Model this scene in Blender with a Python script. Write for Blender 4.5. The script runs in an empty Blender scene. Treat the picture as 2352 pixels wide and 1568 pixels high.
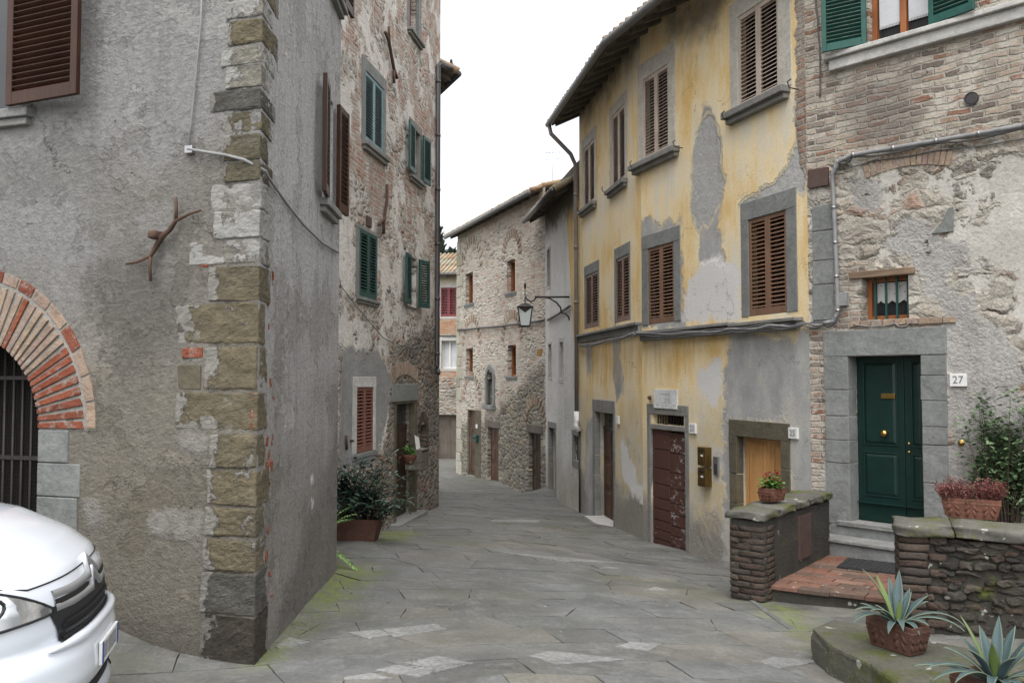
import bpy, math, random
import numpy as np
from mathutils import Matrix, Vector
R = math.radians
random.seed(7)
sc = bpy.context.scene
col = sc.collection

# ------------------------------------------------------------------ camera
FPX, EZ = 2000.0, 1.8                      # focal length in photo pixels (2352 wide), eye height
PITCH = math.atan(86 / FPX)
cam_d = bpy.data.cameras.new('camera')
cam_d.sensor_width = 36.0
cam_d.lens = 36.0 * FPX / 2352
cam_d.clip_start, cam_d.clip_end = 0.05, 2000
cam = bpy.data.objects.new('camera', cam_d)
col.objects.link(cam)
cam.location = (0, 0, EZ)
cam.rotation_euler = (R(90) + PITCH, 0, 0)
sc.camera = cam

# ------------------------------------------------------------------ sky, sun, exposure
SUN_EL, SUN_ROT = R(66), R(190)            # overcast: broad soft sun from above, behind the camera's left
world = bpy.data.worlds.new('World')
sc.world = world
world.use_nodes = True
wn, wl = world.node_tree.nodes, world.node_tree.links
bg = wn['Background']
sky = wn.new('ShaderNodeTexSky')
sky.sky_type = 'NISHITA'
sky.sun_disc = False
sky.sun_elevation, sky.sun_rotation = SUN_EL, SUN_ROT
sky.altitude, sky.air_density, sky.dust_density = 300, 1.0, 4.0
tc = wn.new('ShaderNodeTexCoord')
cl = wn.new('ShaderNodeTexNoise')
cl.inputs['Scale'].default_value = 2.6
cl.inputs['Detail'].default_value = 5
wl.new(tc.outputs['Generated'], cl.inputs['Vector'])
hs = wn.new('ShaderNodeHueSaturation')     # cloud cover: nearly colourless
wl.new(sky.outputs[0], hs.inputs['Color'])
mr = wn.new('ShaderNodeMapRange')
wl.new(cl.outputs['Fac'], mr.inputs[0])
mr.inputs[1].default_value, mr.inputs[2].default_value = 0.35, 0.7
mr.inputs[3].default_value, mr.inputs[4].default_value = 0.22, 0.0
wl.new(mr.outputs[0], hs.inputs['Saturation'])
mv = wn.new('ShaderNodeMapRange')          # thinner and thicker cloud
wl.new(cl.outputs['Fac'], mv.inputs[0])
mv.inputs[1].default_value, mv.inputs[2].default_value = 0.38, 0.60
mv.inputs[3].default_value, mv.inputs[4].default_value = 0.80, 1.12
wl.new(mv.outputs[0], hs.inputs['Value'])
wl.new(hs.outputs[0], bg.inputs['Color'])
bg.inputs['Strength'].default_value = 0.15
sun_d = bpy.data.lights.new('sun', 'SUN')
sun_d.energy, sun_d.angle, sun_d.color = 0.55, R(60), (1.0, 0.96, 0.9)
sun = bpy.data.objects.new('sun', sun_d)
col.objects.link(sun)
_sd = Vector((math.sin(SUN_ROT) * math.cos(SUN_EL), math.cos(SUN_ROT) * math.cos(SUN_EL), math.sin(SUN_EL)))
sun.rotation_euler = _sd.to_track_quat('Z', 'Y').to_euler()
sc.view_settings.view_transform = 'Standard'
sc.view_settings.look = 'None'
sc.view_settings.gamma = 1.0
sc.view_settings.exposure = 1.5
sc.cycles.use_denoising = True
sc.cycles.max_bounces = 6
sc.cycles.diffuse_bounces = 4
sc.cycles.transparent_max_bounces = 8

# ------------------------------------------------------------------ geometry helpers
def ray(x, y):
    u, v = (x - 1176) / FPX, (784 - y) / FPX
    return Vector((u, math.cos(PITCH) - v * math.sin(PITCH), math.sin(PITCH) + v * math.cos(PITCH)))
def pt(x, y, d):                            # photo pixel at distance d -> world point
    r = ray(x, y)
    r = r * (d / r.y)
    return Vector((r.x, r.y, r.z + EZ))
class Fr:                                   # a vertical wall line in plan, left to right as seen from the street
    def __init__(s, a, b):
        s.a = Vector((a[0], a[1], 0)); s.b = Vector((b[0], b[1], 0))
        s.L = (s.b - s.a).length
        s.t = (s.b - s.a) / s.L
        s.n = Vector((-s.t.y, s.t.x, 0))    # into the wall
        M = Matrix.Identity(4)
        M.col[0][:3] = s.t; M.col[1][:3] = s.n; M.col[2][:3] = (0, 0, 1); M.col[3][:3] = s.a
        s.M = M
    def pix(s, x, y, off=0.0):
        r = ray(x, y)
        den = r.dot(s.n)
        k = ((s.a + s.n * off).dot(s.n)) / den
        p = r * k
        return (p - s.a).dot(s.t), p.z + EZ
    def box(s, xl, xr, yt, yb, off=0.0):
        ym, xm = (yt + yb) / 2, (xl + xr) / 2
        return s.pix(xl, ym, off)[0], s.pix(xr, ym, off)[0], s.pix(xm, yb, off)[1], s.pix(xm, yt, off)[1]
    def world(s, ss, y, z):
        return s.a + s.t * ss + s.n * y + Vector((0, 0, z))

WM = {}
def link(name, data, parent=None, M=None):
    o = bpy.data.objects.new(name, data)
    col.objects.link(o)
    M = M or Matrix.Identity(4)             # world matrix; None = same frame as the parent when parent given
    if parent is not None:
        o.parent = parent
        o.matrix_basis = WM[parent.name].inverted() @ M
    else:
        o.matrix_basis = M
    WM[o.name] = M
    return o
def tag(o, label=None, cat=None, group=None, kind=None):
    if label: o['label'] = label
    if cat: o['category'] = cat
    if group: o['group'] = group
    if kind: o['kind'] = kind
    return o
def empty(name, loc, label, cat, group=None):
    o = link(name, None, None, Matrix.Translation(loc))
    o.empty_display_size = 0.2
    return tag(o, label, cat, group)

class MB:
    def __init__(s):
        s.v, s.f, s.m, s.sm = [], [], [], []
    def add(s, vs, fs, mi=0, smooth=False):
        b = len(s.v)
        s.v += [tuple(p) for p in vs]
        for f in fs:
            s.f.append(tuple(b + i for i in f)); s.m.append(mi); s.sm.append(smooth)
        return s
    def box(s, x0, x1, y0, y1, z0, z1, mi=0, M=None, jit=0.0):
        vs = [Vector((x, y, z)) for z in (z0, z1) for y in (y0, y1) for x in (x0, x1)]
        if jit: vs = [p + Vector((random.uniform(-jit, jit), random.uniform(-jit, jit), random.uniform(-jit, jit))) for p in vs]
        if M is not None: vs = [M @ p for p in vs]
        return s.add(vs, [(0, 2, 3, 1), (4, 5, 7, 6), (0, 1, 5, 4), (1, 3, 7, 5), (3, 2, 6, 7), (2, 0, 4, 6)], mi)
    def prism(s, poly, y0, y1, mi=0, M=None):          # polygon in (x,z), extruded along y
        n = len(poly)
        vs = [Vector((p[0], y0, p[1])) for p in poly] + [Vector((p[0], y1, p[1])) for p in poly]
        if M is not None: vs = [M @ p for p in vs]
        fs = [tuple(range(n)), tuple(range(2 * n - 1, n - 1, -1))]
        fs += [(i, i + n, (i + 1) % n + n, (i + 1) % n) for i in range(n)]
        return s.add(vs, fs, mi)
    def tube(s, path, r, mi=0, n=8, r1=None, cap=True):
        path = [Vector(p) for p in path]
        N = len(path)
        vs, fs = [], []
        up = Vector((0.13, 0.31, 0.94))
        for i, p in enumerate(path):
            d = (path[min(i + 1, N - 1)] - path[max(i - 1, 0)])
            d = d.normalized() if d.length > 1e-9 else Vector((0, 0, 1))
            a = d.cross(up)
            if a.length < 0.05: a = d.cross(Vector((1, 0, 0)))
            a.normalize(); b = d.cross(a).normalized()
            rr = r[i] if isinstance(r, (list, tuple)) else (r if r1 is None else r + (r1 - r) * i / max(N - 1, 1))
            for k in range(n):
                an = 2 * math.pi * k / n
                vs.append(p + a * (rr * math.cos(an)) + b * (rr * math.sin(an)))
        for i in range(N - 1):
            for k in range(n):
                k2 = (k + 1) % n
                fs.append((i * n + k, i * n + k2, (i + 1) * n + k2, (i + 1) * n + k))
        if cap:
            fs.append(tuple(range(n - 1, -1, -1))); fs.append(tuple((N - 1) * n + k for k in range(n)))
        return s.add(vs, fs, mi, True)
    def lathe(s, prof, c, mi=0, n=24, M=None):          # profile of (r, z)
        vs, fs = [], []
        for r, z in prof:
            for k in range(n):
                an = 2 * math.pi * k / n
                vs.append(Vector((c[0] + r * math.cos(an), c[1] + r * math.sin(an), c[2] + z)))
        if M is not None: vs = [M @ p for p in vs]
        for i in range(len(prof) - 1):
            for k in range(n):
                k2 = (k + 1) % n
                fs.append((i * n + k, i * n + k2, (i + 1) * n + k2, (i + 1) * n + k))
        return s.add(vs, fs, mi, True)
    def stone(s, c, h, rnd=0.3, jit=0.0, mi=0, n=3, M=None, seed=None):   # rounded irregular block
        rg = random.Random(seed if seed is not None else random.random())
        ph = [rg.uniform(0, 6.28) for _ in range(6)]
        r = min(h) * rnd
        key, vs, fs = {}, [], []
        def V(a, b, d):
            k = (a, b, d)
            if k in key: return key[k]
            q = Vector((a / n * 2 - 1, b / n * 2 - 1, d / n * 2 - 1))
            p = Vector((q.x * h[0], q.y * h[1], q.z * h[2]))
            inn = Vector([max(-(h[i] - r), min(h[i] - r, p[i])) for i in range(3)])
            dd = p - inn
            if dd.length > 1e-9: p = inn + dd.normalized() * r
            if jit:
                p = p + Vector((jit * math.sin(3 * q.y + 2.1 * q.z + ph[0]), jit * math.sin(2.7 * q.x + 2.3 * q.z + ph[1]), jit * math.sin(2.9 * q.x + 3 * q.y + ph[2]))) \
                      + Vector((rg.uniform(-1, 1), rg.uniform(-1, 1), rg.uniform(-1, 1))) * jit * .35
            p = p + Vector(c)
            if M is not None: p = M @ p
            key[k] = len(vs); vs.append(p)
            return key[k]
        for i in range(n):
            for j in range(n):
                fs.append((V(i, j, 0), V(i, j + 1, 0), V(i + 1, j + 1, 0), V(i + 1, j, 0)))
                fs.append((V(i, j, n), V(i + 1, j, n), V(i + 1, j + 1, n), V(i, j + 1, n)))
                fs.append((V(i, 0, j), V(i + 1, 0, j), V(i + 1, 0, j + 1), V(i, 0, j + 1)))
                fs.append((V(i, n, j), V(i, n, j + 1), V(i + 1, n, j + 1), V(i + 1, n, j)))
                fs.append((V(0, i, j), V(0, i, j + 1), V(0, i + 1, j + 1), V(0, i + 1, j)))
                fs.append((V(n, i, j), V(n, i + 1, j), V(n, i + 1, j + 1), V(n, i, j + 1)))
        return s.add(vs, fs, mi, True)
    def join(s, o, M=None):
        b = len(s.v)
        s.v += [tuple(M @ Vector(p)) if M is not None else p for p in o.v]
        s.f += [tuple(b + i for i in f) for f in o.f]; s.m += o.m; s.sm += o.sm
        return s
    def build(s, name, mats, parent=None, M=None, bevel=0, segs=2, auto=False):
        me = bpy.data.meshes.new(name)
        me.from_pydata(s.v, [], s.f)
        for m in (mats if isinstance(mats, (list, tuple)) else [mats]): me.materials.append(m)
        me.polygons.foreach_set('material_index', s.m)
        me.polygons.foreach_set('use_smooth', s.sm)
        me.update()
        if M is None: M = WM[parent.name] if parent is not None else Matrix.Identity(4)
        o = link(name, me, parent, M)
        if bevel:
            b = o.modifiers.new('bevel', 'BEVEL'); b.width = bevel; b.segments = segs; b.limit_method = 'ANGLE'
        return o

# ---------------- numpy noise and polygons for masks
_rs = np.random.RandomState(11)
_tab = _rs.rand(256, 256)
def vnoise(x, y):
    xi, yi = np.floor(x).astype(int), np.floor(y).astype(int)
    fx, fy = x - xi, y - yi
    fx, fy = fx * fx * (3 - 2 * fx), fy * fy * (3 - 2 * fy)
    g = lambda a, b: _tab[a % 256, b % 256]
    return (g(xi, yi) * (1 - fx) + g(xi + 1, yi) * fx) * (1 - fy) + (g(xi, yi + 1) * (1 - fx) + g(xi + 1, yi + 1) * fx) * fy
def fbm(x, y, o=4):
    s, a, t = 0, 0.5, 0
    for i in range(o):
        s = s + a * vnoise(x * 2 ** i + 17.3 * i, y * 2 ** i + 5.1 * i); t += a; a *= .5
    return s / t
def sdpoly(X, Y, poly):                     # positive inside
    d = np.full(X.shape, 1e9); ins = np.zeros(X.shape, bool)
    n = len(poly)
    for i in range(n):
        ax, ay = poly[i]; bx, by = poly[(i + 1) % n]
        ex, ey = bx - ax, by - ay
        wx, wy = X - ax, Y - ay
        t = np.clip((wx * ex + wy * ey) / (ex * ex + ey * ey + 1e-12), 0, 1)
        d = np.minimum(d, (wx - ex * t) ** 2 + (wy - ey * t) ** 2)
        c = (ay > Y) != (by > Y)
        xx = (bx - ax) * (Y - ay) / (by - ay + 1e-12) + ax
        ins ^= c & (X < xx)
    return np.where(ins, 1, -1) * np.sqrt(d)
def sdmany(X, Y, polys):
    r = np.full(X.shape, -9.0)
    for p in polys: r = np.maximum(r, sdpoly(X, Y, p))
    return r

# ------------------------------------------------------------------ material helpers
Sock = bpy.types.NodeSocket
class T:
    def __init__(s, name, rough=0.85, spec=0.3):
        s.mat = bpy.data.materials.new(name); s.mat.use_nodes = True
        s.nt = s.mat.node_tree; s.b = s.nt.nodes['Principled BSDF']
        s.b.inputs['Roughness'].default_value = rough
        s.b.inputs['Specular IOR Level'].default_value = spec
        s._o = None
    def N(s, typ, ins=None, **pr):
        n = s.nt.nodes.new('ShaderNode' + typ)
        for k, v in pr.items(): setattr(n, k, v)
        for k, v in (ins or {}).items(): s.put(n.inputs[k], v)
        return n
    def put(s, sock, v):
        if isinstance(v, Sock): s.nt.links.new(v, sock)
        else:
            if sock.type == 'RGBA' and len(v) == 3: v = (*v, 1)
            sock.default_value = v
    def obj(s):
        if s._o is None: s._o = s.N('TexCoord').outputs['Object']
        return s._o
    def map(s, v, scale=(1, 1, 1), rot=(0, 0, 0), loc=(0, 0, 0)):
        return s.N('Mapping', {0: v, 1: loc, 2: rot, 3: scale}).outputs[0]
    def noise(s, v, scale, det=5, rough=.6, dist=0.0, colr=False):
        n = s.N('TexNoise', {'Vector': v, 'Scale': scale, 'Detail': det, 'Roughness': rough, 'Distortion': dist})
        return n.outputs['Color' if colr else 'Fac']
    def m(s, op, a, b=0.0, c=None):
        n = s.N('Math', operation=op)
        s.put(n.inputs[0], a); s.put(n.inputs[1], b)
        if c is not None: s.put(n.inputs[2], c)
        return n.outputs[0]
    def vm(s, op, a, b):
        n = s.N('VectorMath', operation=op)
        s.put(n.inputs[0], a)
        if op == 'SCALE': s.put(n.inputs[3], b)
        else: s.put(n.inputs[1], b)
        return n.outputs[0]
    def mix(s, f, a, b, blend='MIX'):
        n = s.N('Mix', data_type='RGBA', blend_type=blend)
        s.put(n.inputs[0], f); s.put(n.inputs[6], a); s.put(n.inputs[7], b)
        return n.outputs[2]
    def fmix(s, f, a, b):
        n = s.N('Mix', data_type='FLOAT')
        s.put(n.inputs[0], f); s.put(n.inputs[2], a); s.put(n.inputs[3], b)
        return n.outputs[0]
    def rng(s, v, a, b, c=0.0, d=1.0, smooth=True):
        n = s.N('MapRange', {0: v, 1: a, 2: b, 3: c, 4: d}, interpolation_type='SMOOTHSTEP' if smooth else 'LINEAR')
        return n.outputs[0]
    def ramp(s, f, stops, const=False):
        n = s.N('ValToRGB', {0: f})
        e = n.color_ramp.elements
        if const: n.color_ramp.interpolation = 'CONSTANT'
        while len(e) < len(stops): e.new(0.5)
        for i, (p, c) in enumerate(stops):
            e[i].position = p; e[i].color = (*c, 1)
        return n.outputs[0]
    def attr(s, name):
        return s.N('Attribute', attribute_name=name).outputs['Fac']
    def mask(s, name, amp=.35, scale=3.0, w=.03, off=0.0):        # crisp ragged edge from a stored distance
        nz = s.noise(s.obj(), scale, 7, .65)
        v = s.m('ADD', s.attr(name), s.m('ADD', off, s.m('MULTIPLY', s.m('SUBTRACT', nz, .5), amp * 2)))
        return s.rng(v, -w, w)
    def island(s):
        return s.N('NewGeometry').outputs['Random Per Island']
    def sep(s, v):
        return s.N('SeparateXYZ', {0: v}).outputs
    def xyz(s, x, y, z):
        return s.N('CombineXYZ', {0: x, 1: y, 2: z}).outputs[0]
    def bump(s, h, dist=.02, strength=1.0):
        n = s.N('Bump', {'Height': h, 'Distance': dist, 'Strength': strength})
        s.nt.links.new(n.outputs[0], s.b.inputs['Normal'])
    def out(s, c, h=None, dist=.02, rough=None, strength=1.0):
        s.put(s.b.inputs['Base Color'], c)
        if rough is not None: s.put(s.b.inputs['Roughness'], rough)
        if h is not None: s.bump(h, dist, strength)
        return s.mat
    def dirt(s, c, amt=.25, scale=.9):                  # blotchy weathering
        v = s.map(s.obj(), (1, 1, .6))
        n = s.noise(v, scale, 8, .7)
        return s.mix(s.rng(n, .42, .7, 0, amt), c, s.mix(1.0, c, (.45, .42, .38), 'MULTIPLY'))
    # --- surface patterns: each returns (colour, height in metres)
    def rubble(s, sx=3.2, sz=6.0, stops=None, mortar=(.40, .37, .32), mw=.07, jit=.07, seed=0.0):
        v = s.map(s.obj(), loc=(seed, seed * .7, seed * .3))
        wob = s.vm('SCALE', s.vm('SUBTRACT', s.noise(v, 4.0, 4, .6, colr=True), (.5, .5, .5)), jit * 2)
        v = s.vm('ADD', v, wob)
        v = s.vm('ADD', v, s.vm('SCALE', s.vm('SUBTRACT', s.noise(v, 17.0, 3, .6, colr=True), (.5, .5, .5)), .05))
        v = s.map(v, (sx, 1, sz))
        f1 = s.N('TexVoronoi', {'Vector': v, 'Scale': 1.0}, feature='F1')
        ed = s.N('TexVoronoi', {'Vector': v, 'Scale': 1.0}, feature='DISTANCE_TO_EDGE').outputs['Distance']
        rnd = s.sep(f1.outputs['Color'])
        c = s.ramp(rnd[0], stops or [(0, (.19, .165, .14)), (.2, (.33, .29, .24)), (.4, (.27, .26, .24)), (.58, (.36, .32, .27)), (.72, (.30, .19, .145)), (.86, (.42, .385, .33)), (1, (.24, .22, .2))])
        g = s.noise(s.obj(), 22, 6, .7)
        c = s.mix(.8, c, s.ramp(g, [(.25, (.45, .45, .45)), (.75, (1.45, 1.45, 1.45))]), 'MULTIPLY')
        mk = s.rng(s.m('ADD', ed, s.m('MULTIPLY', s.m('SUBTRACT', g, .5), .14)), mw * .4, mw * 1.6)
        mc = s.mix(s.noise(s.obj(), 5, 5), s.mix(1.0, mortar, (.7, .7, .7), 'MULTIPLY'), mortar)
        c = s.mix(s.m('ADD', .25, s.m('MULTIPLY', mk, .75)), mc, c)
        dome = s.m('MULTIPLY', s.m('MINIMUM', ed, .3), s.m('ADD', .5, rnd[1]))
        h = s.m('ADD', s.m('MULTIPLY', dome, .16), s.m('MULTIPLY', g, .03))
        return c, h
    def brick(s, w=.27, rh=.07, mortar=.012, stops=None, mc=(.38, .35, .31), wob=.03, erode=.5):
        o = s.sep(s.obj())
        v = s.xyz(o[0], o[2], 0.0)
        v = s.vm('ADD', v, s.vm('SCALE', s.vm('SUBTRACT', s.noise(s.map(s.obj(), (1, 1, 2)), 2.2, 4, .6, colr=True), (.5, .5, .5)), wob * 2))
        v = s.vm('ADD', v, s.vm('SCALE', s.vm('SUBTRACT', s.noise(s.obj(), 16, 4, .6, colr=True), (.5, .5, .5)), .022))
        b = s.N('TexBrick', {'Vector': v, 'Color1': (0, 0, 0), 'Color2': (1, 1, 1), 'Mortar': (.5, .5, .5), 'Scale': 1.0, 'Mortar Size': mortar,
                             'Mortar Smooth': .6, 'Bias': 0.0, 'Brick Width': w, 'Row Height': rh})
        rnd = s.sep(b.outputs['Color'])[0]
        c = s.ramp(rnd, stops or [(0, (.27, .125, .085)), (.25, (.33, .20, .145)), (.5, (.34, .25, .19)), (.75, (.24, .19, .165)), (1, (.39, .33, .27))])
        g = s.noise(s.obj(), 30, 6, .7)
        c = s.mix(.8, c, s.ramp(g, [(.2, (.5, .5, .5)), (.8, (1.4, 1.4, 1.4))]), 'MULTIPLY')
        er = s.rng(s.noise(s.obj(), 3.0, 6, .7), .48, .62, 0, erode)
        c = s.mix(er, c, mc)                             # mortar smeared over the brick faces
        f = b.outputs['Fac']
        c = s.mix(f, c, s.mix(g, s.mix(1.0, mc, (.6, .6, .6), 'MULTIPLY'), mc))
        h = s.m('ADD', s.m('MULTIPLY', s.m('SUBTRACT', 1.0, f), .018), s.m('MULTIPLY', g, .02))
        return c, h
    def plaster(s, ca, cb, scale=1.3, fine=28, hf=.015, hc=.03, stretch=(1, 1, 1), cc=None):
        v = s.map(s.obj(), stretch)
        n = s.noise(v, scale, 8, .65)
        c = s.ramp(n, [(.3, ca), (.7, cb)] if cc is None else [(.28, ca), (.5, cb), (.72, cc)])
        g = s.noise(s.obj(), fine, 6, .7)
        c = s.mix(.55, c, s.ramp(g, [(.25, (.6, .6, .6)), (.75, (1.3, 1.3, 1.3))]), 'MULTIPLY')
        h = s.m('ADD', s.m('MULTIPLY', g, hf), s.m('MULTIPLY', s.noise(s.obj(), scale * 5, 5, .6), hc))
        return c, h
    def blend(s, f, a, b):
        return s.mix(f, a[0], b[0]), s.fmix(f, a[1], b[1])
def paint(name, c, rough=.5, var=.25, scale=9, bump=.0015, spec=.4, metal=0, dark=.55):
    t = T(name, rough, spec)
    n = t.noise(t.obj(), scale, 6, .65)
    cc = t.mix(t.rng(n, .35, .75, 0, 1), c, tuple(x * (1 - var) + .0 for x in c))
    cc = t.mix(t.rng(t.noise(t.obj(), scale * 4, 5, .7), .6, .8, 0, .4), cc, tuple(x * dark for x in c))
    t.b.inputs['Metallic'].default_value = metal
    return t.out(cc, t.noise(t.obj(), scale * 5, 4), bump)
def wood(name, c1, c2, rough=.6, vertical=True, sc_=1.0, spec=.3):
    t = T(name, rough, spec)
    v = t.map(t.obj(), (22 * sc_, 22 * sc_, 1.6 * sc_) if vertical else (1.6 * sc_, 22 * sc_, 22 * sc_))
    n = t.noise(v, 1.0, 6, .6, .4)
    c = t.ramp(n, [(.25, c1), (.75, c2)])
    c = t.mix(t.rng(t.noise(t.obj(), 2.5, 5, .6), .4, .7, 0, .45), c, tuple(x * .55 for x in c1))
    return t.out(c, n, .003)
def stone_mat(name, cols, rough=.9, isl=True, moss=0.0, fine=24, hf=.012, wet=None):
    t = T(name, rough, .2)
    f = t.island() if isl else t.noise(t.obj(), 1.1, 4)
    cols = list(cols) * (2 if len(cols) == 1 else 1)
    k = len(cols)
    c = t.ramp(f, [(i / max(k - 1, 1), cc) for i, cc in enumerate(cols)])
    a = t.noise(t.obj(), 4, 7, .7); g = t.noise(t.obj(), fine, 6, .7)
    c = t.mix(.7, c, t.ramp(a, [(.3, (.65, .65, .65)), (.7, (1.25, 1.25, 1.25))]), 'MULTIPLY')
    c = t.mix(.6, c, t.ramp(g, [(.25, (.6, .6, .6)), (.75, (1.3, 1.3, 1.3))]), 'MULTIPLY')
    if moss:
        mn = t.rng(t.noise(t.obj(), 2.6, 7, .7), .62 - moss * .25, .78 - moss * .25, 0, .9)
        c = t.mix(mn, c, (.075, .085, .02))
        li = t.rng(t.noise(t.obj(), 9, 4, .5), .66, .70, 0, .7)
        c = t.mix(li, c, (.42, .42, .38))
    return t.out(c, t.m('ADD', t.m('MULTIPLY', a, .02), t.m('MULTIPLY', g, hf)), 1.0)
# ------------------------------------------------------------------ plan of the place
RS = .94
def rs(p): return (p[0] * RS, p[1] * RS)
K = (-1.594, 5.46)
FA = Fr((K[0] - 6.0, K[1] + 1.92), K)
FB = Fr(K, (-1.686, 8.45))
FC = Fr((-2.93, 8.6), (-1.4696, 17.6))
J3, Y2, Y1, DL, SL = rs((3.80, 11.12)), rs((2.286, 15.29)), rs((1.551, 19.88)), rs((.922, 23.94)), rs((-1.99, 31.6))
FH = Fr(J3, rs((14.034 - .92 * 6.5, 6.5)))
FY2, FY1, FD, FS = Fr(Y2, J3), Fr(Y1, Y2), Fr(DL, Y1), Fr(SL, DL)
FG = Fr((-6.0, 38.6), (1.2, 37.4))

# ------------------------------------------------------------------ ground heights from points along the wall feet
_gp = []
def _g(p): _gp.append((p[0], p[1], p[2]))
for x, y in ((560, 1527), (380, 1486), (250, 1460)): s_, z_ = FA.pix(x, y); _g(FA.world(s_, 0, z_))
for x, y in ((680, 1418), (775, 1312)): s_, z_ = FB.pix(x, y); _g(FB.world(s_, 0, z_))
for x, y in ((870, 1222), (925, 1196), (1008, 1166)): s_, z_ = FC.pix(x, y); _g(FC.world(s_, 0, z_))
for fr_, q in ((FY2, ((1700, 1312), (1590, 1275), (1500, 1248))), (FY1, ((1420, 1215), (1345, 1183))), (FD, ((1290, 1155), (1256, 1132))), (FS, ((1240, 1138), (1143, 1108), (1065, 1092)))):
    for x, y in q: s_, z_ = fr_.pix(x, y); _g(fr_.world(s_, 0, z_))
for x, y, d in ((840, 1247, 10.4), (1720, 1372, 8.75), (1860, 1500, 6.5), (2076, 1566, 5.9), (1176, 1568, 5.0), (1030, 1055, 37.8), (1176, 1250, 11.6)): _g(pt(x, y, d))
_gp += [(0, 0, .3), (-5, 2, .15), (-2.8, 4.2, .02), (6, 1, .2), (-6, 6, .2), (9, 6, .1), (7, 10, -.2)]
GP = np.array(_gp)
def _solve():
    P, z = GP[:, :2], GP[:, 2]
    n = len(P)
    D = np.sqrt(((P[:, None] - P[None]) ** 2).sum(-1))
    A = np.zeros((n + 3, n + 3))
    A[:n, :n] = -D - np.eye(n) * .35
    A[:n, n] = 1; A[:n, n + 1:] = P; A[n, :n] = 1; A[n + 1:, :n] = P.T
    return np.linalg.solve(A, np.concatenate([z, [0, 0, 0]]))
_gw = _solve()
def gz(X, Y):
    X = np.clip(np.asarray(X, float), -7, 9); Y = np.clip(np.asarray(Y, float), -1, 40)
    P = GP[:, :2]
    D = np.sqrt((X[..., None] - P[:, 0]) ** 2 + (Y[..., None] - P[:, 1]) ** 2)
    return -(D @ _gw[:len(P)]) + _gw[len(P)] + _gw[-2] * X + _gw[-1] * Y
def gfz(x, y): return float(gz(np.array([x]), np.array([y]))[0])
def gpix(x, y):                              # photo pixel -> point on the ground
    r = ray(x, y); a, b = 2.0, 60.0
    f = lambda k: EZ + r.z * k / r.y - gfz(r.x * k / r.y, k)
    for _ in range(50):
        c = (a + b) / 2
        if f(c) > 0: a = c
        else: b = c
    return Vector((r.x * a / r.y, a, gfz(r.x * a / r.y, a)))

# ------------------------------------------------------------------ materials
def m_ground():                              # bedding between the slabs: dirt, grit and moss
    t = T('joint_dirt', .95, .1)
    n = t.noise(t.obj(), 3.5, 7, .7)
    c = t.ramp(n, [(.35, (.085, .08, .07)), (.5, (.13, .124, .106)), (.62, (.11, .115, .06))])
    c = t.mix(t.mask('moss', .5, 3, .2), c, (.10, .14, .03))
    return t.out(c, t.noise(t.obj(), 40, 5, .7), .01)
def m_slab():
    t = T('flagstone', .8, .3)
    isl = t.island()
    c = t.ramp(isl, [(0, (.103, .104, .100)), (.2, (.136, .134, .124)), (.4, (.114, .117, .114)), (.6, (.146, .139, .123)), (.8, (.121, .124, .121)), (1, (.140, .143, .139))])
    pc = t.ramp(t.noise(t.map(t.obj(), (26, 26, 26), (0, 0, R(20))), 1.0, 4, .6), [(.3, (.155, .155, .152)), (.55, (.225, .225, .22)), (.75, (.285, .285, .28))])
    c = t.mix(t.attr('pale'), c, pc)
    a = t.noise(t.obj(), 1.6, 9, .72)
    c = t.mix(.85, c, t.ramp(a, [(.3, (.6, .6, .6)), (.7, (1.38, 1.38, 1.36))]), 'MULTIPLY')
    g = t.noise(t.obj(), 30, 8, .74)
    c = t.mix(.75, c, t.ramp(g, [(.25, (.55, .55, .55)), (.75, (1.4, 1.4, 1.4))]), 'MULTIPLY')
    wo = t.rng(t.noise(t.obj(), 6, 7, .7), .56, .60, 0, .35)                 # worn pale scuffs
    c = t.mix(wo, c, (.21, .212, .205))
    ol = t.rng(t.noise(t.obj(), .6, 7, .68), .5, .66, 0, .45)               # olive algae film
    c = t.mix(ol, c, (.098, .102, .062))
    ms = t.m('MULTIPLY', t.mask('moss', .38, 2.4, .22, .0), t.rng(t.noise(t.obj(), 16, 7, .75), .40, .56, .12, .95))
    c = t.mix(ms, c, t.mix(g, (.085, .115, .015), (.20, .235, .05)))
    sp = t.N('TexVoronoi', {'Vector': t.obj(), 'Scale': 3.0}).outputs['Distance']
    c = t.mix(t.m('MULTIPLY', t.m('LESS_THAN', sp, .03), t.m('GREATER_THAN', t.noise(t.obj(), 2, 2), .52)), c, (.48, .48, .46))
    cr = t.N('TexVoronoi', {'Vector': t.vm('ADD', t.obj(), t.vm('SCALE', t.noise(t.obj(), 2.5, 5, .6, colr=True), .8)), 'Scale': .8}, feature='DISTANCE_TO_EDGE').outputs['Distance']
    ck = t.m('MULTIPLY', t.m('LESS_THAN', cr, .004), t.m('GREATER_THAN', t.noise(t.obj(), .9, 3), .55))
    c = t.mix(t.m('MULTIPLY', ck, .7), c, (.05, .05, .045))
    chis = t.noise(t.map(t.obj(), (40, 8, 8), (0, 0, R(35))), 1.0, 3, .6)
    h = t.m('ADD', t.m('MULTIPLY', g, .012), t.m('ADD', t.m('MULTIPLY', a, .035), t.m('MULTIPLY', chis, t.fmix(t.attr('pale'), .002, .008))))
    return t.out(c, t.m('SUBTRACT', h, t.m('MULTIPLY', ck, .004)), 1.0, t.rng(a, .3, .7, .6, .9))
M_slab = m_slab()
M_ground = m_ground()

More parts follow.
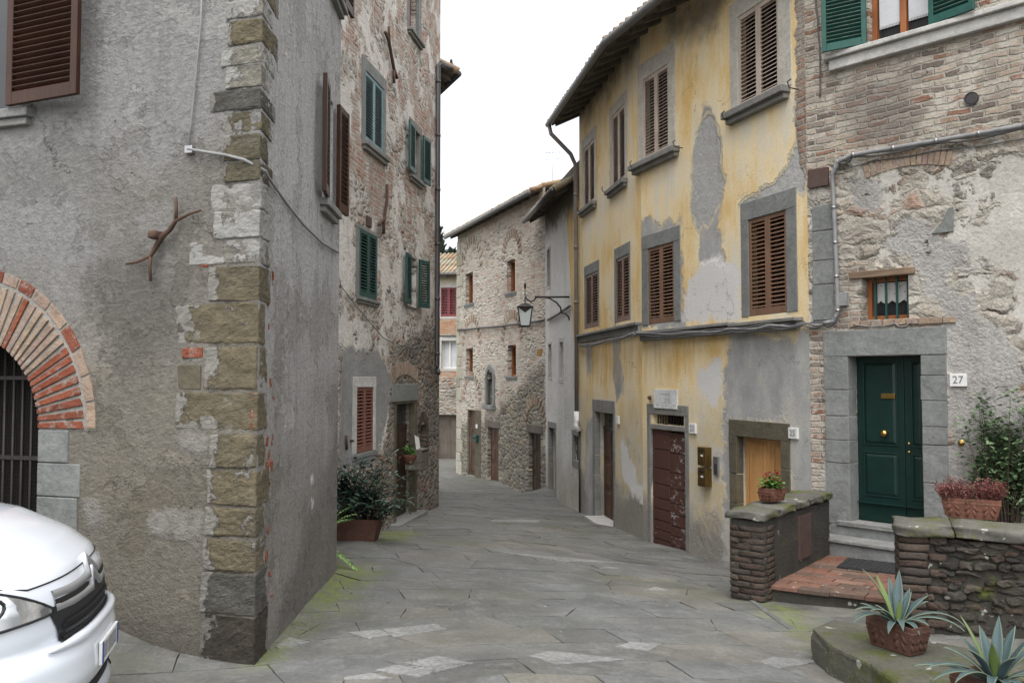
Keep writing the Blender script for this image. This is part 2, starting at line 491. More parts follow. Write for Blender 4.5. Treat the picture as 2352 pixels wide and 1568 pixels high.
def m_roughcast(name, upper, lower, warm, dist=.9):
    t = T(name, .92, .15)
    v = t.map(t.obj(), (1, 1, 1.5), (0, R(25), 0))
    w = t.noise(v, 15, 8, .74, .15)
    g = t.noise(t.obj(), 42, 5, .7)
    big = t.noise(t.obj(), .7, 7, .65)
    c = t.mix(big, tuple(x * .82 for x in upper), tuple(x * 1.12 for x in upper))
    lm = t.rng(t.m('ADD', t.attr('low'), t.m('MULTIPLY', t.m('SUBTRACT', t.noise(t.obj(), 1.1, 7, .65), .5), 2.6)), -1.1, 1.0)
    lc = t.mix(t.noise(t.obj(), 1.6, 6, .65), lower, warm)
    c = t.mix(lm, c, lc)
    n1 = t.rng(t.noise(t.obj(), 1.15, 9, .70), .535, .55)
    n2 = t.rng(t.noise(t.map(t.obj(), (1, 1, 1.3), loc=(7, 3, 2)), 1.9, 9, .72), .58, .595)
    c = t.mix(n1, c, t.mix(1.0, c, (.86, .85, .83), 'MULTIPLY'))
    c = t.mix(n2, c, t.mix(1.0, c, (1.17, 1.16, 1.14), 'MULTIPLY'))
    pt_ = t.rng(t.noise(t.obj(), 5.5, 4, .6), .69, .72)
    c = t.mix(t.m('MULTIPLY', pt_, .6), c, tuple(x * .6 for x in lower))
    c = t.mix(t.mask('patch', .1, 5, .03), c, tuple(x * 1.35 for x in lower))
    dk = t.mask('stain', .35, 2.2, .22)
    c = t.mix(t.m('MULTIPLY', dk, .6), c, tuple(x * .5 for x in lower))
    streak = t.rng(t.noise(t.map(t.obj(), (5, 5, .5)), 1.5, 6, .65), .48, .72, 0, .35)
    c = t.mix(streak, c, tuple(x * .62 for x in lower))
    ww = t.mask('white', .04, 20, .02)
    c = t.mix(ww, c, (.6, .6, .62))
    c = t.mix(.85, c, t.ramp(w, [(.25, (.62, .62, .62)), (.72, (1.28, 1.28, 1.28))]), 'MULTIPLY')
    c = t.mix(.4, c, t.ramp(g, [(.25, (.6, .6, .6)), (.75, (1.3, 1.3, 1.3))]), 'MULTIPLY')
    h = t.m('ADD', t.m('MULTIPLY', w, .032 * dist), t.m('MULTIPLY', g, .014))
    h = t.m('ADD', h, t.m('MULTIPLY', t.mask('patch', .1, 5, .04), .012))
    h = t.m('ADD', h, t.m('MULTIPLY', t.m('SUBTRACT', n2, n1), .006))
    h = t.m('SUBTRACT', h, t.m('MULTIPLY', pt_, .02))
    cr = t.N('TexVoronoi', {'Vector': t.vm('ADD', t.obj(), t.vm('SCALE', t.noise(t.obj(), 2.2, 6, .65, colr=True), .9)), 'Scale': .75}, feature='DISTANCE_TO_EDGE').outputs['Distance']
    ck = t.m('MULTIPLY', t.m('LESS_THAN', cr, .0045), t.m('GREATER_THAN', t.noise(t.obj(), .8, 3), .57))
    c = t.mix(t.m('MULTIPLY', ck, .7), c, (.06, .055, .05))
    return t.out(c, h, 1.0)
M_rcA = m_roughcast('roughcast_grey', (.25, .247, .242), (.178, .168, .152), (.188, .167, .128))
M_rcB = m_roughcast('roughcast_side', (.40, .395, .39), (.25, .235, .218), (.19, .177, .163), .55)

def m_C():
    t = T('old_rubble_wall', .92, .15)
    rb = t.rubble(4.6, 8.5, mw=.1, mortar=(.54, .51, .465), jit=.1, stops=[(0, (.25, .22, .19)), (.2, (.43, .38, .32)), (.4, (.36, .34, .31)), (.58, (.47, .42, .36)), (.72, (.38, .23, .175)), (.86, (.54, .50, .44)), (1, (.32, .29, .26))])
    pl = t.plaster((.50, .475, .44), (.64, .615, .575), 1.6, 26, .012, .03)
    bk = t.brick(.25, .068, mc=(.52, .49, .44), wob=.07, erode=.95, stops=[(0, (.30, .13, .085)), (.25, (.38, .22, .16)), (.5, (.42, .31, .25)), (.75, (.33, .26, .22)), (1, (.48, .41, .35))])
    n = t.noise(t.obj(), 1.5, 8, .68)
    r = t.blend(t.rng(n, .47, .53), rb, pl)
    nb = t.noise(t.map(t.obj(), loc=(3, 1, 7)), 1.05, 7, .62)
    r = t.blend(t.m('MULTIPLY', t.rng(nb, .50, .55), t.rng(t.attr('up'), -.3, .6)), r, bk)
    lo = t.rubble(5.0, 9.0, mw=.07, mortar=(.29, .27, .24), seed=5.3, stops=[(0, (.13, .115, .1)), (.3, (.24, .215, .185)), (.5, (.20, .19, .175)), (.7, (.30, .255, .19)), (.85, (.24, .14, .1)), (1, (.34, .32, .28))])
    r = t.blend(t.mask('rubble', .5, 2.2, .12), r, lo)
    gr = t.plaster((.20, .20, .20), (.29, .29, .285), 1.6, 30, .01, .02)
    r = t.blend(t.mask('grey', .25, 3, .05), r, gr)
    c = t.dirt(r[0], .3, 1.0)
    sk = t.rng(t.noise(t.map(t.obj(), (4, 4, .45)), 1.3, 6, .65), .52, .72, 0, .4)
    c = t.mix(sk, c, (.15, .14, .125))
    hol = t.rng(t.noise(t.map(t.obj(), loc=(9, 2, 4)), 4.6, 3, .55), .70, .76)
    c = t.mix(t.m('MULTIPLY', hol, .8), c, (.06, .053, .045))
    h = t.m('SUBTRACT', r[1], t.m('MULTIPLY', hol, .05))
    return t.out(c, h, 1.0)
M_C = m_C()
def m_S():
    t = T('coursed_rubble_wall', .92, .15)
    rb = t.rubble(3.4, 9.5, mw=.08, mortar=(.58, .54, .48), jit=.07, stops=[(0, (.32, .28, .24)), (.25, (.53, .48, .41)), (.5, (.46, .43, .38)), (.68, (.58, .53, .46)), (.8, (.45, .33, .265)), (1, (.60, .56, .50))])
    bk = t.brick(.28, .085, mc=(.56, .52, .46), wob=.06, erode=.85, stops=[(0, (.40, .26, .20)), (.3, (.50, .40, .33)), (.6, (.45, .40, .35)), (1, (.58, .53, .46))])
    r = t.blend(t.rng(t.noise(t.obj(), .8, 7, .62), .46, .55), rb, bk)
    lo = t.rubble(4.0, 8.0, mw=.07, mortar=(.28, .265, .23), seed=2.2, stops=[(0, (.14, .125, .105)), (.35, (.25, .22, .18)), (.6, (.21, .2, .17)), (.8, (.30, .25, .17)), (1, (.33, .31, .27))])
    r = t.blend(t.mask('rubble', .6, 1.4, .25), r, lo)
    qn = t.plaster((.36, .34, .28), (.46, .43, .36), 2.0, 26, .01, .02)
    r = t.blend(t.mask('corner', .16, 3.0, .04), r, qn)
    c = t.dirt(r[0], .4, .7)
    c = t.mix(t.mask('ochre', .08, 5, .02), c, (.33, .2, .07))
    return t.out(c, r[1], 1.0)
M_S = m_S()
def m_D():
    t = T('grey_limewash', .9, .15)
    p = t.plaster((.50, .495, .48), (.62, .615, .60), 1.0, 22, .008, .02, (1.6, 1.6, .5))
    lo = t.plaster((.34, .32, .285), (.46, .44, .40), 1.2, 22, .012, .03)
    r = t.blend(t.mask('low', .8, 1.0, .5), p, lo)
    yl = t.plaster((.50, .30, .10), (.60, .44, .20), 1.4, 22, .008, .02, (2, 2, .5), (.50, .44, .34))
    r = t.blend(t.mask('yellow', .12, 2.5, .05), r, yl)
    c = t.mix(t.mask('dark_area', .5, 2.0, .3), r[0], (.10, .088, .075))  # wall turns darker towards the top, ragged edge
    return t.out(t.dirt(c, .35), r[1], 1.0)
M_D = m_D()
def m_Y():
    t = T('ochre_limewash', .9, .15)
    v = t.map(t.obj(), (1, 1, .42))
    n = t.noise(v, 1.25, 8, .66)
    deep, mid, pale, worn = (.63, .42, .165), (.68, .515, .27), (.72, .60, .39), (.62, .58, .49)
    c = t.ramp(n, [(.36, deep), (.45, mid), (.53, pale), (.63, worn)])
    s2 = t.noise(t.map(t.obj(), (7, 7, .6)), 1.1, 6, .65)
    c = t.mix(t.rng(s2, .52, .72, 0, .28), c, (.60, .36, .09))
    c = t.mix(t.rng(t.noise(t.map(t.obj(), (9, 9, .5), loc=(4, 0, 0)), 1.0, 5, .6), .52, .7, 0, .5), c, (.70, .63, .48))
    low = t.mask('low', .9, .9, .6)                       # below the string course the wash is worn to grey
    lc = t.ramp(t.noise(t.map(t.obj(), (1, 1, .6)), 1.5, 8, .66), [(.34, (.38, .355, .30)), (.44, (.52, .475, .38)), (.52, (.52, .43, .27)), (.60, (.50, .475, .42)), (.70, (.36, .35, .325))])
    c = t.mix(low, c, lc)
    bt = t.mask('base', .7, 1.3, .3)
    c = t.mix(bt, c, t.mix(t.noise(t.obj(), 2.2, 7, .65), (.20, .185, .16), (.31, .295, .265)))
    gy = t.mask('grey', .42, 2.0, .06)
    gc = t.ramp(t.noise(t.map(t.obj(), (1, 1, .6)), 2.2, 8, .66), [(.3, (.25, .25, .25)), (.5, (.34, .34, .335)), (.62, (.42, .405, .375)), (.75, (.50, .455, .36))])
    c = t.mix(gy, c, gc)
    pg = t.mask('peel', .2, 3.6, .02)
    c = t.mix(t.mask('peel', .2, 3.6, .012, .05), c, (.52, .47, .36))
    c = t.mix(pg, c, t.mix(t.noise(t.obj(), 7, 6, .7), (.30, .30, .295), (.47, .465, .45)))
    c = t.mix(t.mask('white', .32, 2.6, .06), c, (.60, .59, .58))
    rn = t.mask('rust', .25, 3, .12)
    c = t.mix(t.m('MULTIPLY', t.m('MULTIPLY', rn, .5), t.rng(s2, .40, .66)), c, (.50, .285, .07))
    st = t.mask('dark_area', .5, 2.0, .25)  # dark stain below the eaves
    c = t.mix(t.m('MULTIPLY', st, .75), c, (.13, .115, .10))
    bk = t.brick(.25, .07, mc=(.42, .39, .34), erode=.7)
    em = t.mask('brick', .16, 3.5, .015)
    c = t.mix(em, c, bk[0])
    g = t.noise(t.obj(), 30, 6, .7)
    c = t.mix(.35, c, t.ramp(g, [(.25, (.65, .65, .65)), (.75, (1.25, 1.25, 1.25))]), 'MULTIPLY')
    cr = t.N('TexVoronoi', {'Vector': t.vm('ADD', t.obj(), t.vm('SCALE', t.noise(t.obj(), 3, 5, .6, colr=True), .6)), 'Scale': 1.1}, feature='DISTANCE_TO_EDGE').outputs['Distance']
    ck = t.m('MULTIPLY', t.m('LESS_THAN', cr, .006), t.m('GREATER_THAN', t.noise(t.obj(), .9, 3), .56))
    c = t.mix(t.m('MULTIPLY', ck, .5), c, (.13, .115, .1))
    h = t.m('ADD', t.m('MULTIPLY', g, .006), t.m('MULTIPLY', n, .02))
    h = t.m('SUBTRACT', h, t.m('MULTIPLY', t.m('MAXIMUM', pg, em), .03))
    h = t.m('SUBTRACT', h, t.m('MULTIPLY', t.mask('peel', .2, 3.6, .012, .05), .012))
    h = t.m('SUBTRACT', h, t.m('MULTIPLY', gy, .008))
    h = t.m('ADD', h, t.m('MULTIPLY', t.m('MAXIMUM', pg, bt), t.m('MULTIPLY', t.noise(t.obj(), 9, 6, .7), .03)))
    h = t.m('ADD', h, t.m('MULTIPLY', em, bk[1]))
    return t.out(c, h, 1.0)
M_Y = m_Y()
def m_H():
    t = T('brick_and_rubble_wall', .92, .15)
    bk = t.brick(.25, .072, mortar=.014, mc=(.47, .44, .385), wob=.055, erode=.95,
                 stops=[(0, (.22, .105, .07)), (.18, (.33, .245, .19)), (.4, (.43, .37, .305)), (.6, (.31, .265, .22)), (.78, (.15, .122, .105)), (1, (.48, .43, .365))])
    rb = t.rubble(3.0, 6.6, mw=.09, mortar=(.44, .41, .355), jit=.1, stops=[(0, (.26, .235, .2)), (.25, (.43, .39, .33)), (.5, (.36, .34, .305)), (.7, (.48, .44, .37)), (.82, (.36, .24, .18)), (1, (.31, .30, .28))])
    pl = t.plaster((.40, .382, .345), (.51, .487, .445), 1.5, 24, .012, .018)
    n = t.noise(t.obj(), 1.35, 8, .68)
    r = t.blend(t.rng(n, .515, .57), rb, pl)
    r = t.blend(t.mask('plaster', 1.1, 2.2, .06, -.28), r, pl)
    r = t.blend(t.mask('brick', .28, 2.6, .05), r, bk)
    gr = t.plaster((.26, .25, .24), (.41, .395, .375), 2.6, 26, .015, .03)
    r = t.blend(t.mask('grey', .34, 2.6, .05), r, gr)
    lo = t.plaster((.36, .345, .315), (.46, .445, .41), 1.5, 24, .01, .03)
    r = t.blend(t.mask('low', .5, 1.6, .15), r, lo)
    c = t.dirt(r[0], .38, 1.0)
    hol = t.rng(t.noise(t.map(t.obj(), (1, 1, 1.7), loc=(9, 2, 4)), 3.6, 3, .55), .70, .75)
    hol = t.m('MULTIPLY', hol, t.m('SUBTRACT', 1.0, t.mask('plaster', 1.1, 2.2, .06, -.28)))
    c = t.mix(t.m('MULTIPLY', hol, .8), c, (.07, .062, .055))
    c = t.mix(t.m('MULTIPLY', t.mask('dark_area', .4, 2.5, .2), .6), c, (.15, .135, .12))  # darker patch below the long sill
    return t.out(c, t.m('SUBTRACT', r[1], t.m('MULTIPLY', hol, .05)), 1.0)
M_H = m_H()
def m_Gh():
    t = T('far_house_wall', .9, .15)
    p = t.plaster((.46, .42, .33), (.54, .50, .41), 1.0, 15, .008, .02)
    bk = t.brick(.26, .075, mc=(.42, .36, .3), erode=.4, stops=[(0, (.38, .16, .07)), (.5, (.42, .24, .13)), (1, (.44, .34, .26))])
    r = t.blend(t.mask('brick', .1, 2, .04), p, bk)
    rb = t.rubble(3.2, 6.5, mw=.07, mortar=(.42, .39, .34))
    r = t.blend(t.mask('rubble', .15, 2, .05), r, rb)
    return t.out(t.dirt(r[0], .3), r[1], 1.0)
M_Gh = m_Gh()
M_frame = stone_mat('painted_plaster_frame', [(.44, .425, .38), (.49, .47, .42)], .9, hf=.006)
def brick_worn(name, cols):
    t = T(name, .92, .15)
    c = t.ramp(t.island(), [(i / (len(cols) - 1), cc) for i, cc in enumerate(cols)])
    a = t.noise(t.obj(), 10, 7, .72); g = t.noise(t.obj(), 45, 5, .7)
    c = t.mix(.8, c, t.ramp(a, [(.3, (.6, .6, .6)), (.7, (1.3, 1.3, 1.3))]), 'MULTIPLY')
    c = t.mix(t.rng(t.noise(t.obj(), 13, 6, .7), .52, .64, 0, .75), c, (.27, .25, .225))
    return t.out(c, t.m('ADD', t.m('MULTIPLY', a, .03), t.m('MULTIPLY', g, .012)), 1.0)
PS = [(.18, .18, .172), (.21, .21, .20), (.195, .19, .17)]
M_pietra = stone_mat('grey_sandstone', PS, .88, hf=.008)
M_pietra2 = stone_mat('dressed_sandstone', [(.17, .178, .173), (.20, .207, .20)], .88, hf=.007)
M_pale = stone_mat('pale_stone', [(.40, .395, .375), (.47, .46, .44)], .85, hf=.006)
M_slabk = stone_mat('kerb_stone', [(.12, .124, .12), (.14, .142, .138)], .9)
M_marble = stone_mat('white_marble', [(.56, .57, .58), (.6, .61, .62)], .6, isl=False, hf=.002)
M_ochre = stone_mat('ochre_sandstone', [(.118, .102, .072), (.095, .086, .062), (.138, .114, .076)], .9, hf=.01)
def quoin_mat(name, cols, pl, smear=.56):
    t = T(name, .92, .15)
    c = t.ramp(t.noise(t.obj(), 1.4, 5, .6), [(.3 + .4 * i / max(1, len(cols) - 1), cc) for i, cc in enumerate(cols)])
    a = t.noise(t.map(t.obj(), (1, 1, 1.8)), 6, 8, .74); g = t.noise(t.obj(), 34, 6, .72)
    c = t.mix(.8, c, t.ramp(a, [(.3, (.58, .58, .58)), (.7, (1.35, 1.33, 1.28))]), 'MULTIPLY')
    c = t.mix(.6, c, t.ramp(g, [(.25, (.6, .6, .6)), (.75, (1.3, 1.3, 1.3))]), 'MULTIPLY')
    nz = t.noise(t.obj(), 5, 8, .7)
    ed = t.rng(t.m('ADD', t.attr('edge'), t.m('MULTIPLY', t.m('SUBTRACT', nz, .5), 1.5)), .80, .85)     # plaster lapping over the stone
    sm = t.rng(t.noise(t.map(t.obj(), loc=(3, 5, 1)), 3.2, 8, .7), smear, smear + .02)
    k = t.m('MAXIMUM', ed, sm)
    pc = t.mix(t.noise(t.obj(), 20, 6, .72), tuple(x * .72 for x in pl), tuple(x * 1.25 for x in pl))
    c = t.mix(k, c, pc)
    li = t.rng(t.noise(t.obj(), 11, 5, .6), .66, .70, 0, .6)
    c = t.mix(li, c, (.06, .055, .045))
    h = t.m('ADD', t.m('MULTIPLY', a, .03), t.m('ADD', t.m('MULTIPLY', g, .012), t.m('MULTIPLY', k, .014)))
    return t.out(c, h, 1.0)
M_qochre = quoin_mat('ochre_quoin', [(.10, .091, .068), (.138, .117, .078), (.116, .104, .078)], (.205, .195, .175), .60)
M_mossy = stone_mat('mossy_stone', [(.092, .088, .078), (.12, .114, .10)], .95, moss=.75, hf=.012)
M_dkmoss = stone_mat('dark_mossy_stone', [(.042, .04, .034), (.058, .053, .045)], .95, moss=.45, hf=.012)
M_wstone = stone_mat('wall_stone', [(.036, .033, .03), (.058, .051, .043), (.078, .068, .056), (.048, .045, .04), (.062, .042, .033), (.088, .078, .064)], .95, moss=.22, hf=.03)
M_wbrick = stone_mat('old_wall_brick', [(.066, .046, .038), (.09, .066, .052), (.058, .05, .044), (.105, .08, .066)], .95, moss=.0, hf=.028)
M_core = stone_mat('mortar_core', [(.048, .045, .038)], .95, isl=False, moss=.25)
M_tile = stone_mat('terracotta_tile', [(.15, .072, .05), (.19, .103, .075), (.14, .088, .068), (.095, .07, .056), (.21, .13, .098)], .85, moss=.05, hf=.008)
M_roof = stone_mat('roof_tile', [(.25, .17, .11), (.33, .24, .15), (.3, .27, .2), (.22, .2, .17)], .9, moss=.1)
M_terra = stone_mat('terracotta_pot', [(.115, .050, .034), (.145, .066, .046)], .8, isl=False, hf=.004)
M_terra_d = stone_mat('weathered_terracotta', [(.065, .034, .026), (.10, .05, .037)], .85, isl=False, hf=.004)
M_vous = brick_worn('arch_brick_red', [(.19, .055, .032), (.24, .08, .045), (.155, .05, .035)])
M_vousp = brick_worn('arch_brick_pale', [(.27, .20, .165), (.33, .25, .18), (.24, .17, .145)])
M_mort = stone_mat('lime_mortar', [(.27, .255, .23)], .95, isl=False)
M_shb = wood('brown_shutter_wood', (.13, .066, .04), (.19, .105, .07), .55)
M_shr = wood('dark_red_shutter_wood', (.034, .013, .007), (.054, .021, .011), .45, spec=.25)
M_shw = wood('worn_shutter_wood', (.40, .325, .27), (.52, .44, .38), .65)
M_shwb = wood('warm_shutter_wood', (.14, .078, .05), (.21, .122, .08), .55)
M_shg = paint('green_shutter_paint', (.016, .085, .068), .45, .3)
M_shg2 = paint('dark_green_shutter_paint', (.016, .062, .055), .5, .35)
M_shbl = paint('blue_green_shutter_paint', (.17, .26, .28), .65, .35)
M_shred = paint('red_shutter_paint', (.18, .075, .055), .65, .25)
M_shpur = paint('purple_red_shutter_paint', (.20, .05, .055), .6, .25)
M_door_g = paint('green_door_paint', (.004, .022, .018), .38, .3, 6, .001)
M_door_d = wood('dark_door_wood', (.03, .018, .012), (.06, .034, .02), .6)
M_door_b = wood('brown_door_wood', (.06, .03, .018), (.11, .058, .034), .6)
M_door_o = wood('honey_door_wood', (.40, .205, .075), (.54, .31, .13), .5)
M_win_o = wood('orange_window_wood', (.22, .075, .025), (.32, .12, .045), .45)
M_win_d = wood('dark_window_wood', (.05, .03, .02), (.09, .055, .038), .5)
M_greywood = wood('weathered_wood', (.09, .075, .06), (.16, .14, .12), .85)
M_lintel = wood('old_beam_wood', (.14, .095, .065), (.24, .17, .115), .85, False)
M_iron = paint('dark_iron', (.035, .03, .028), .6, .3, 12, .002, .5, .3)
M_rust = paint('rusty_iron', (.085, .045, .03), .8, .45, 10, .003)
M_rustplate = paint('rusty_plate', (.075, .045, .038), .7, .3)
M_pipe = paint('brown_pipe', (.17, .145, .13), .5, .2)
M_pipe_d = paint('dark_pipe', (.045, .04, .042), .4, .2)
M_gutter = paint('grey_gutter', (.14, .14, .14), .5, .25)
M_white = paint('white_paint', (.62, .62, .61), .5, .06)
M_cable = paint('grey_cable', (.22, .22, .225), .6, .3)
M_cable_d = paint('dark_cable', (.09, .09, .09), .6, .3)
M_brass = paint('brass', (.52, .33, .11), .3, .25, 14, .001, .5, 1.0)
M_brassd = paint('bronze_paint', (.15, .095, .03), .35, .3, 14, .001, .5, .7)
M_alu = paint('brushed_steel', (.35, .35, .36), .35, .15, 14, .001, .5, .8)
M_rubber = paint('black_rubber', (.022, .022, .024), .75, .3, 20, .004)
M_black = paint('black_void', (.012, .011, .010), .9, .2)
M_soil = paint('potting_soil', (.03, .022, .016), .95, .4, 20, .01)
M_ink = paint('grey_lettering', (.16, .16, .17), .7, .1)
M_blue = paint('blue_band', (.03, .07, .30), .4, .1)
def m_glass(name, c, rough=.06):
    t = T(name, rough, .6)
    return t.out(t.mix(t.rng(t.noise(t.obj(), 1.2, 3), .4, .6), c, tuple(x * 1.6 for x in c)))
M_glass = m_glass('window_glass', (.02, .021, .022))
M_milk = m_glass('lantern_glass', (.32, .35, .35), .25)
def m_lace():
    t = T('lace_curtain', .9, .1)
    o = t.sep(t.obj())
    v = t.N('TexVoronoi', {'Vector': t.xyz(o[0], o[2], 0.0), 'Scale': 26.0}).outputs['Distance']
    return t.out(t.mix(t.rng(v, .12, .22), (.06, .06, .06), (.52, .52, .51)))
M_lace = m_lace()
M_curtain = paint('white_curtain', (.50, .51, .53), .9, .12, 6)
def m_leaf(name, a, b, rough=.45, spec=.4):
    t = T(name, rough, spec)
    return t.out(t.mix(t.rng(t.island(), .1, .9), a, b))
M_leaf_d = m_leaf('dark_leaf', (.010, .026, .018), (.028, .058, .034), .3, .55)
M_leaf_l = m_leaf('pale_leaf', (.10, .20, .05), (.20, .30, .10))
M_leaf_g = m_leaf('green_leaf', (.045, .12, .018), (.09, .19, .035))
M_leaf_v = m_leaf('vine_leaf', (.045, .085, .035), (.13, .19, .095), .4)
M_heath = m_leaf('heather_spike', (.12, .036, .034), (.22, .09, .075), .8)
M_red = m_leaf('red_petal', (.13, .006, .012), (.20, .012, .02), .6)
M_bark = wood('bark', (.04, .03, .02), (.08, .06, .045), .9)
M_cyp = m_leaf('cypress_foliage', (.015, .03, .02), (.035, .055, .035), .8)
def m_agave():
    t = T('agave_leaf', .5, .35)
    e = t.attr('edge')
    n = t.noise(t.obj(), 9, 5, .6)
    c = t.mix(n, (.022, .044, .044), (.062, .096, .102))
    c = t.mix(t.rng(t.attr('young'), .4, .6), c, (.12, .17, .05))
    c = t.mix(t.rng(e, .9, 1.0, 0, .8), c, (.13, .155, .10))
    c = t.mix(t.rng(t.noise(t.obj(), 30, 5, .7), .6, .72, 0, .5), c, (.14, .12, .075))
    return t.out(c, n, .004)
M_agave = m_agave()
def m_reddoor():
    t = T('peeling_red_paint', .75, .25)
    n = t.noise(t.map(t.obj(), (1, 1, 1.6)), 9, 8, .72)
    o = t.attr('bare')
    m_ = t.rng(t.m('ADD', n, t.m('MULTIPLY', o, .07)), .62, .66)
    c = t.mix(t.noise(t.obj(), 3, 5), (.058, .026, .021), (.09, .042, .033))
    c = t.mix(m_, c, t.mix(n, (.2, .17, .16), (.34, .31, .30)))
    return t.out(c, t.m('MULTIPLY', m_, -.003), 1.0)
M_reddoor = m_reddoor()
def m_carpaint():
    t = T('white_car_paint', .22, .5)
    t.b.inputs['Coat Weight'].default_value = 1.0
    t.b.inputs['Coat Roughness'].default_value = .04
    return t.out(t.mix(t.noise(t.obj(), 2, 3), (.64, .68, .74), (.67, .71, .77)))
M_car = m_carpaint()
M_chrome = paint('chrome', (.62, .63, .65), .12, .05, 5, 0, .5, 1.0)
M_silver = paint('silver_trim', (.42, .43, .45), .3, .05, 5, 0, .5, .6)
M_plast = paint('black_plastic', (.018, .019, .022), .5, .15, 30, .0005)
def m_lens():
    t = T('headlight_glass', .05, .6)
    t.b.inputs['Metallic'].default_value = .75
    n = t.N('TexWave', {'Vector': t.obj(), 'Scale': 4.0, 'Distortion': 6.0, 'Detail': 2})
    return t.out(t.mix(n.outputs['Fac'], (.42, .44, .46), (.75, .77, .79)))
M_lens = m_lens()

# ------------------------------------------------------------------ ground sheet
def lines(parts):
    out = []
    for a, b, st in parts: out += list(np.arange(a, b, st))
    return np.array(out + [parts[-1][1]])
GX = lines([(-400, -60, 60), (-60, -8, 4), (-8, -3.4, .25), (-3.4, 4.2, .05), (4.2, 9, .25), (9, 60, 4), (60, 400, 60)])
GY = lines([(-400, -40, 60), (-40, 0, 4), (0, 4, .25), (4, 11, .05), (11, 20, .1), (20, 42, .4), (42, 90, 4), (90, 600, 60)])
XX, YY = np.meshgrid(GX, GY, indexing='ij')
ZZ = gz(XX, YY)
ZZ = ZZ + np.where((np.abs(XX) < 9) & (YY < 42) & (YY > 0), (fbm(XX * 1.1 + 50, YY * 1.1 + 50, 3) - .5) * .03, 0)
nx, ny = XX.shape
gm = bpy.data.meshes.new('ground')
idx = np.arange(nx * ny).reshape(nx, ny)
gm.from_pydata(np.stack([XX, YY, ZZ], -1).reshape(-1, 3).tolist(), [], np.stack([idx[:-1, :-1], idx[1:, :-1], idx[1:, 1:], idx[:-1, 1:]], -1).reshape(-1, 4).tolist())
gm.materials.append(M_ground)
gm.polygons.foreach_set('use_smooth', [True] * len(gm.polygons))
def gp(*q): return [tuple(gpix(x, y)[:2]) for x, y in q]
pale_polys = [gp((800, 1458), (868, 1450), (902, 1462), (845, 1473)), gp((880, 1450), (1000, 1438), (1028, 1450), (905, 1468)), gp((632, 1490), (662, 1467), (712, 1480), (640, 1496)),
              gp((862, 1545), (1005, 1512), (1086, 1530), (960, 1562)), gp((1212, 1512), (1262, 1502), (1435, 1522), (1395, 1540), (1280, 1532)), gp((1745, 1526), (1775, 1514), (1890, 1522), (1850, 1545), (1790, 1540)),
              gp((740, 1567), (850, 1552), (905, 1567)), gp((1412, 1490), (1450, 1480), (1520, 1484), (1490, 1500)), gp((1150, 1271), (1235, 1276), (1425, 1296), (1415, 1303), (1300, 1294)), gp((1480, 1360), (1505, 1351), (1545, 1360)),
              gp((1370, 1309), (1395, 1304), (1425, 1309)), gp((1128, 1195), (1240, 1196), (1238, 1202), (1130, 1199))]
moss_polys = [gp((770, 1285), (855, 1305), (800, 1375), (700, 1440), (640, 1490), (560, 1535), (690, 1410)), gp((875, 1225), (950, 1222), (930, 1245), (870, 1250)), gp((1725, 1375), (1850, 1410), (1850, 1500), (1800, 1440))]
def vattr(me, name, arr):
    a = me.attributes.new(name, 'FLOAT', 'POINT')
    a.data.foreach_set('value', np.asarray(arr, dtype=np.float32).ravel())
vattr(gm, 'moss', np.maximum(sdmany(XX, YY, moss_polys), -1))
ground = tag(link('ground', gm), 'worn grey flagstone street sloping down between the houses', None, None, 'structure')

# the flagstones themselves: irregular slabs laid in skewed courses, each a few millimetres off its neighbours
_rg = random.Random(5)
_sv, _sf, _spale = [], [], []
def slab(quad, dz, pale=0.0, n=5):
    A, B, C, D = [np.array(q[:2], float) for q in quad]
    f = np.linspace(0, 1, n + 1)
    U, V = np.meshgrid(f, f, indexing='ij')
    P = A * ((1 - U) * (1 - V))[..., None] + B * (U * (1 - V))[..., None] + C * (U * V)[..., None] + D * ((1 - U) * V)[..., None]
    ed = ((U == 0) | (U == 1) | (V == 0) | (V == 1))
    P = P + np.where(ed[..., None], _rs.uniform(-.0045, .0045, P.shape), 0)
    tx, ty = _rg.uniform(-.006, .006), _rg.uniform(-.006, .006)
    Z = gz(P[..., 0], P[..., 1]) + dz + tx * (U - .5) + ty * (V - .5)
    b = len(_sv); m_ = n + 1
    for i in range(m_):
        for j in range(m_): _sv.append((P[i, j, 0], P[i, j, 1], Z[i, j]))
    for i in range(n):
        for j in range(n): _sf.append((b + i * m_ + j, b + (i + 1) * m_ + j, b + (i + 1) * m_ + j + 1, b + i * m_ + j + 1))
    ring = [b + i * m_ for i in range(m_)] + [b + n * m_ + j for j in range(1, m_)] + [b + i * m_ + n for i in range(n - 1, -1, -1)] + [b + j for j in range(n - 1, 0, -1)]
    k0 = len(_sv)
    for r_ in ring: x, y, z = _sv[r_]; _sv.append((x, y, z - .06))
    L_ = len(ring)
    for q in range(L_): _sf.append((ring[q], k0 + q, k0 + (q + 1) % L_, ring[(q + 1) % L_]))
    _spale.extend([pale] * (len(_sv) - b))
_ca, _sa = math.cos(R(17)), math.sin(R(17))
def _w(u, v): 
    v2 = v + .16 * math.sin(u * .45 + 1.0); return (u * _ca - v2 * _sa, u * _sa + v2 * _ca + 3.0)
v = -3.0
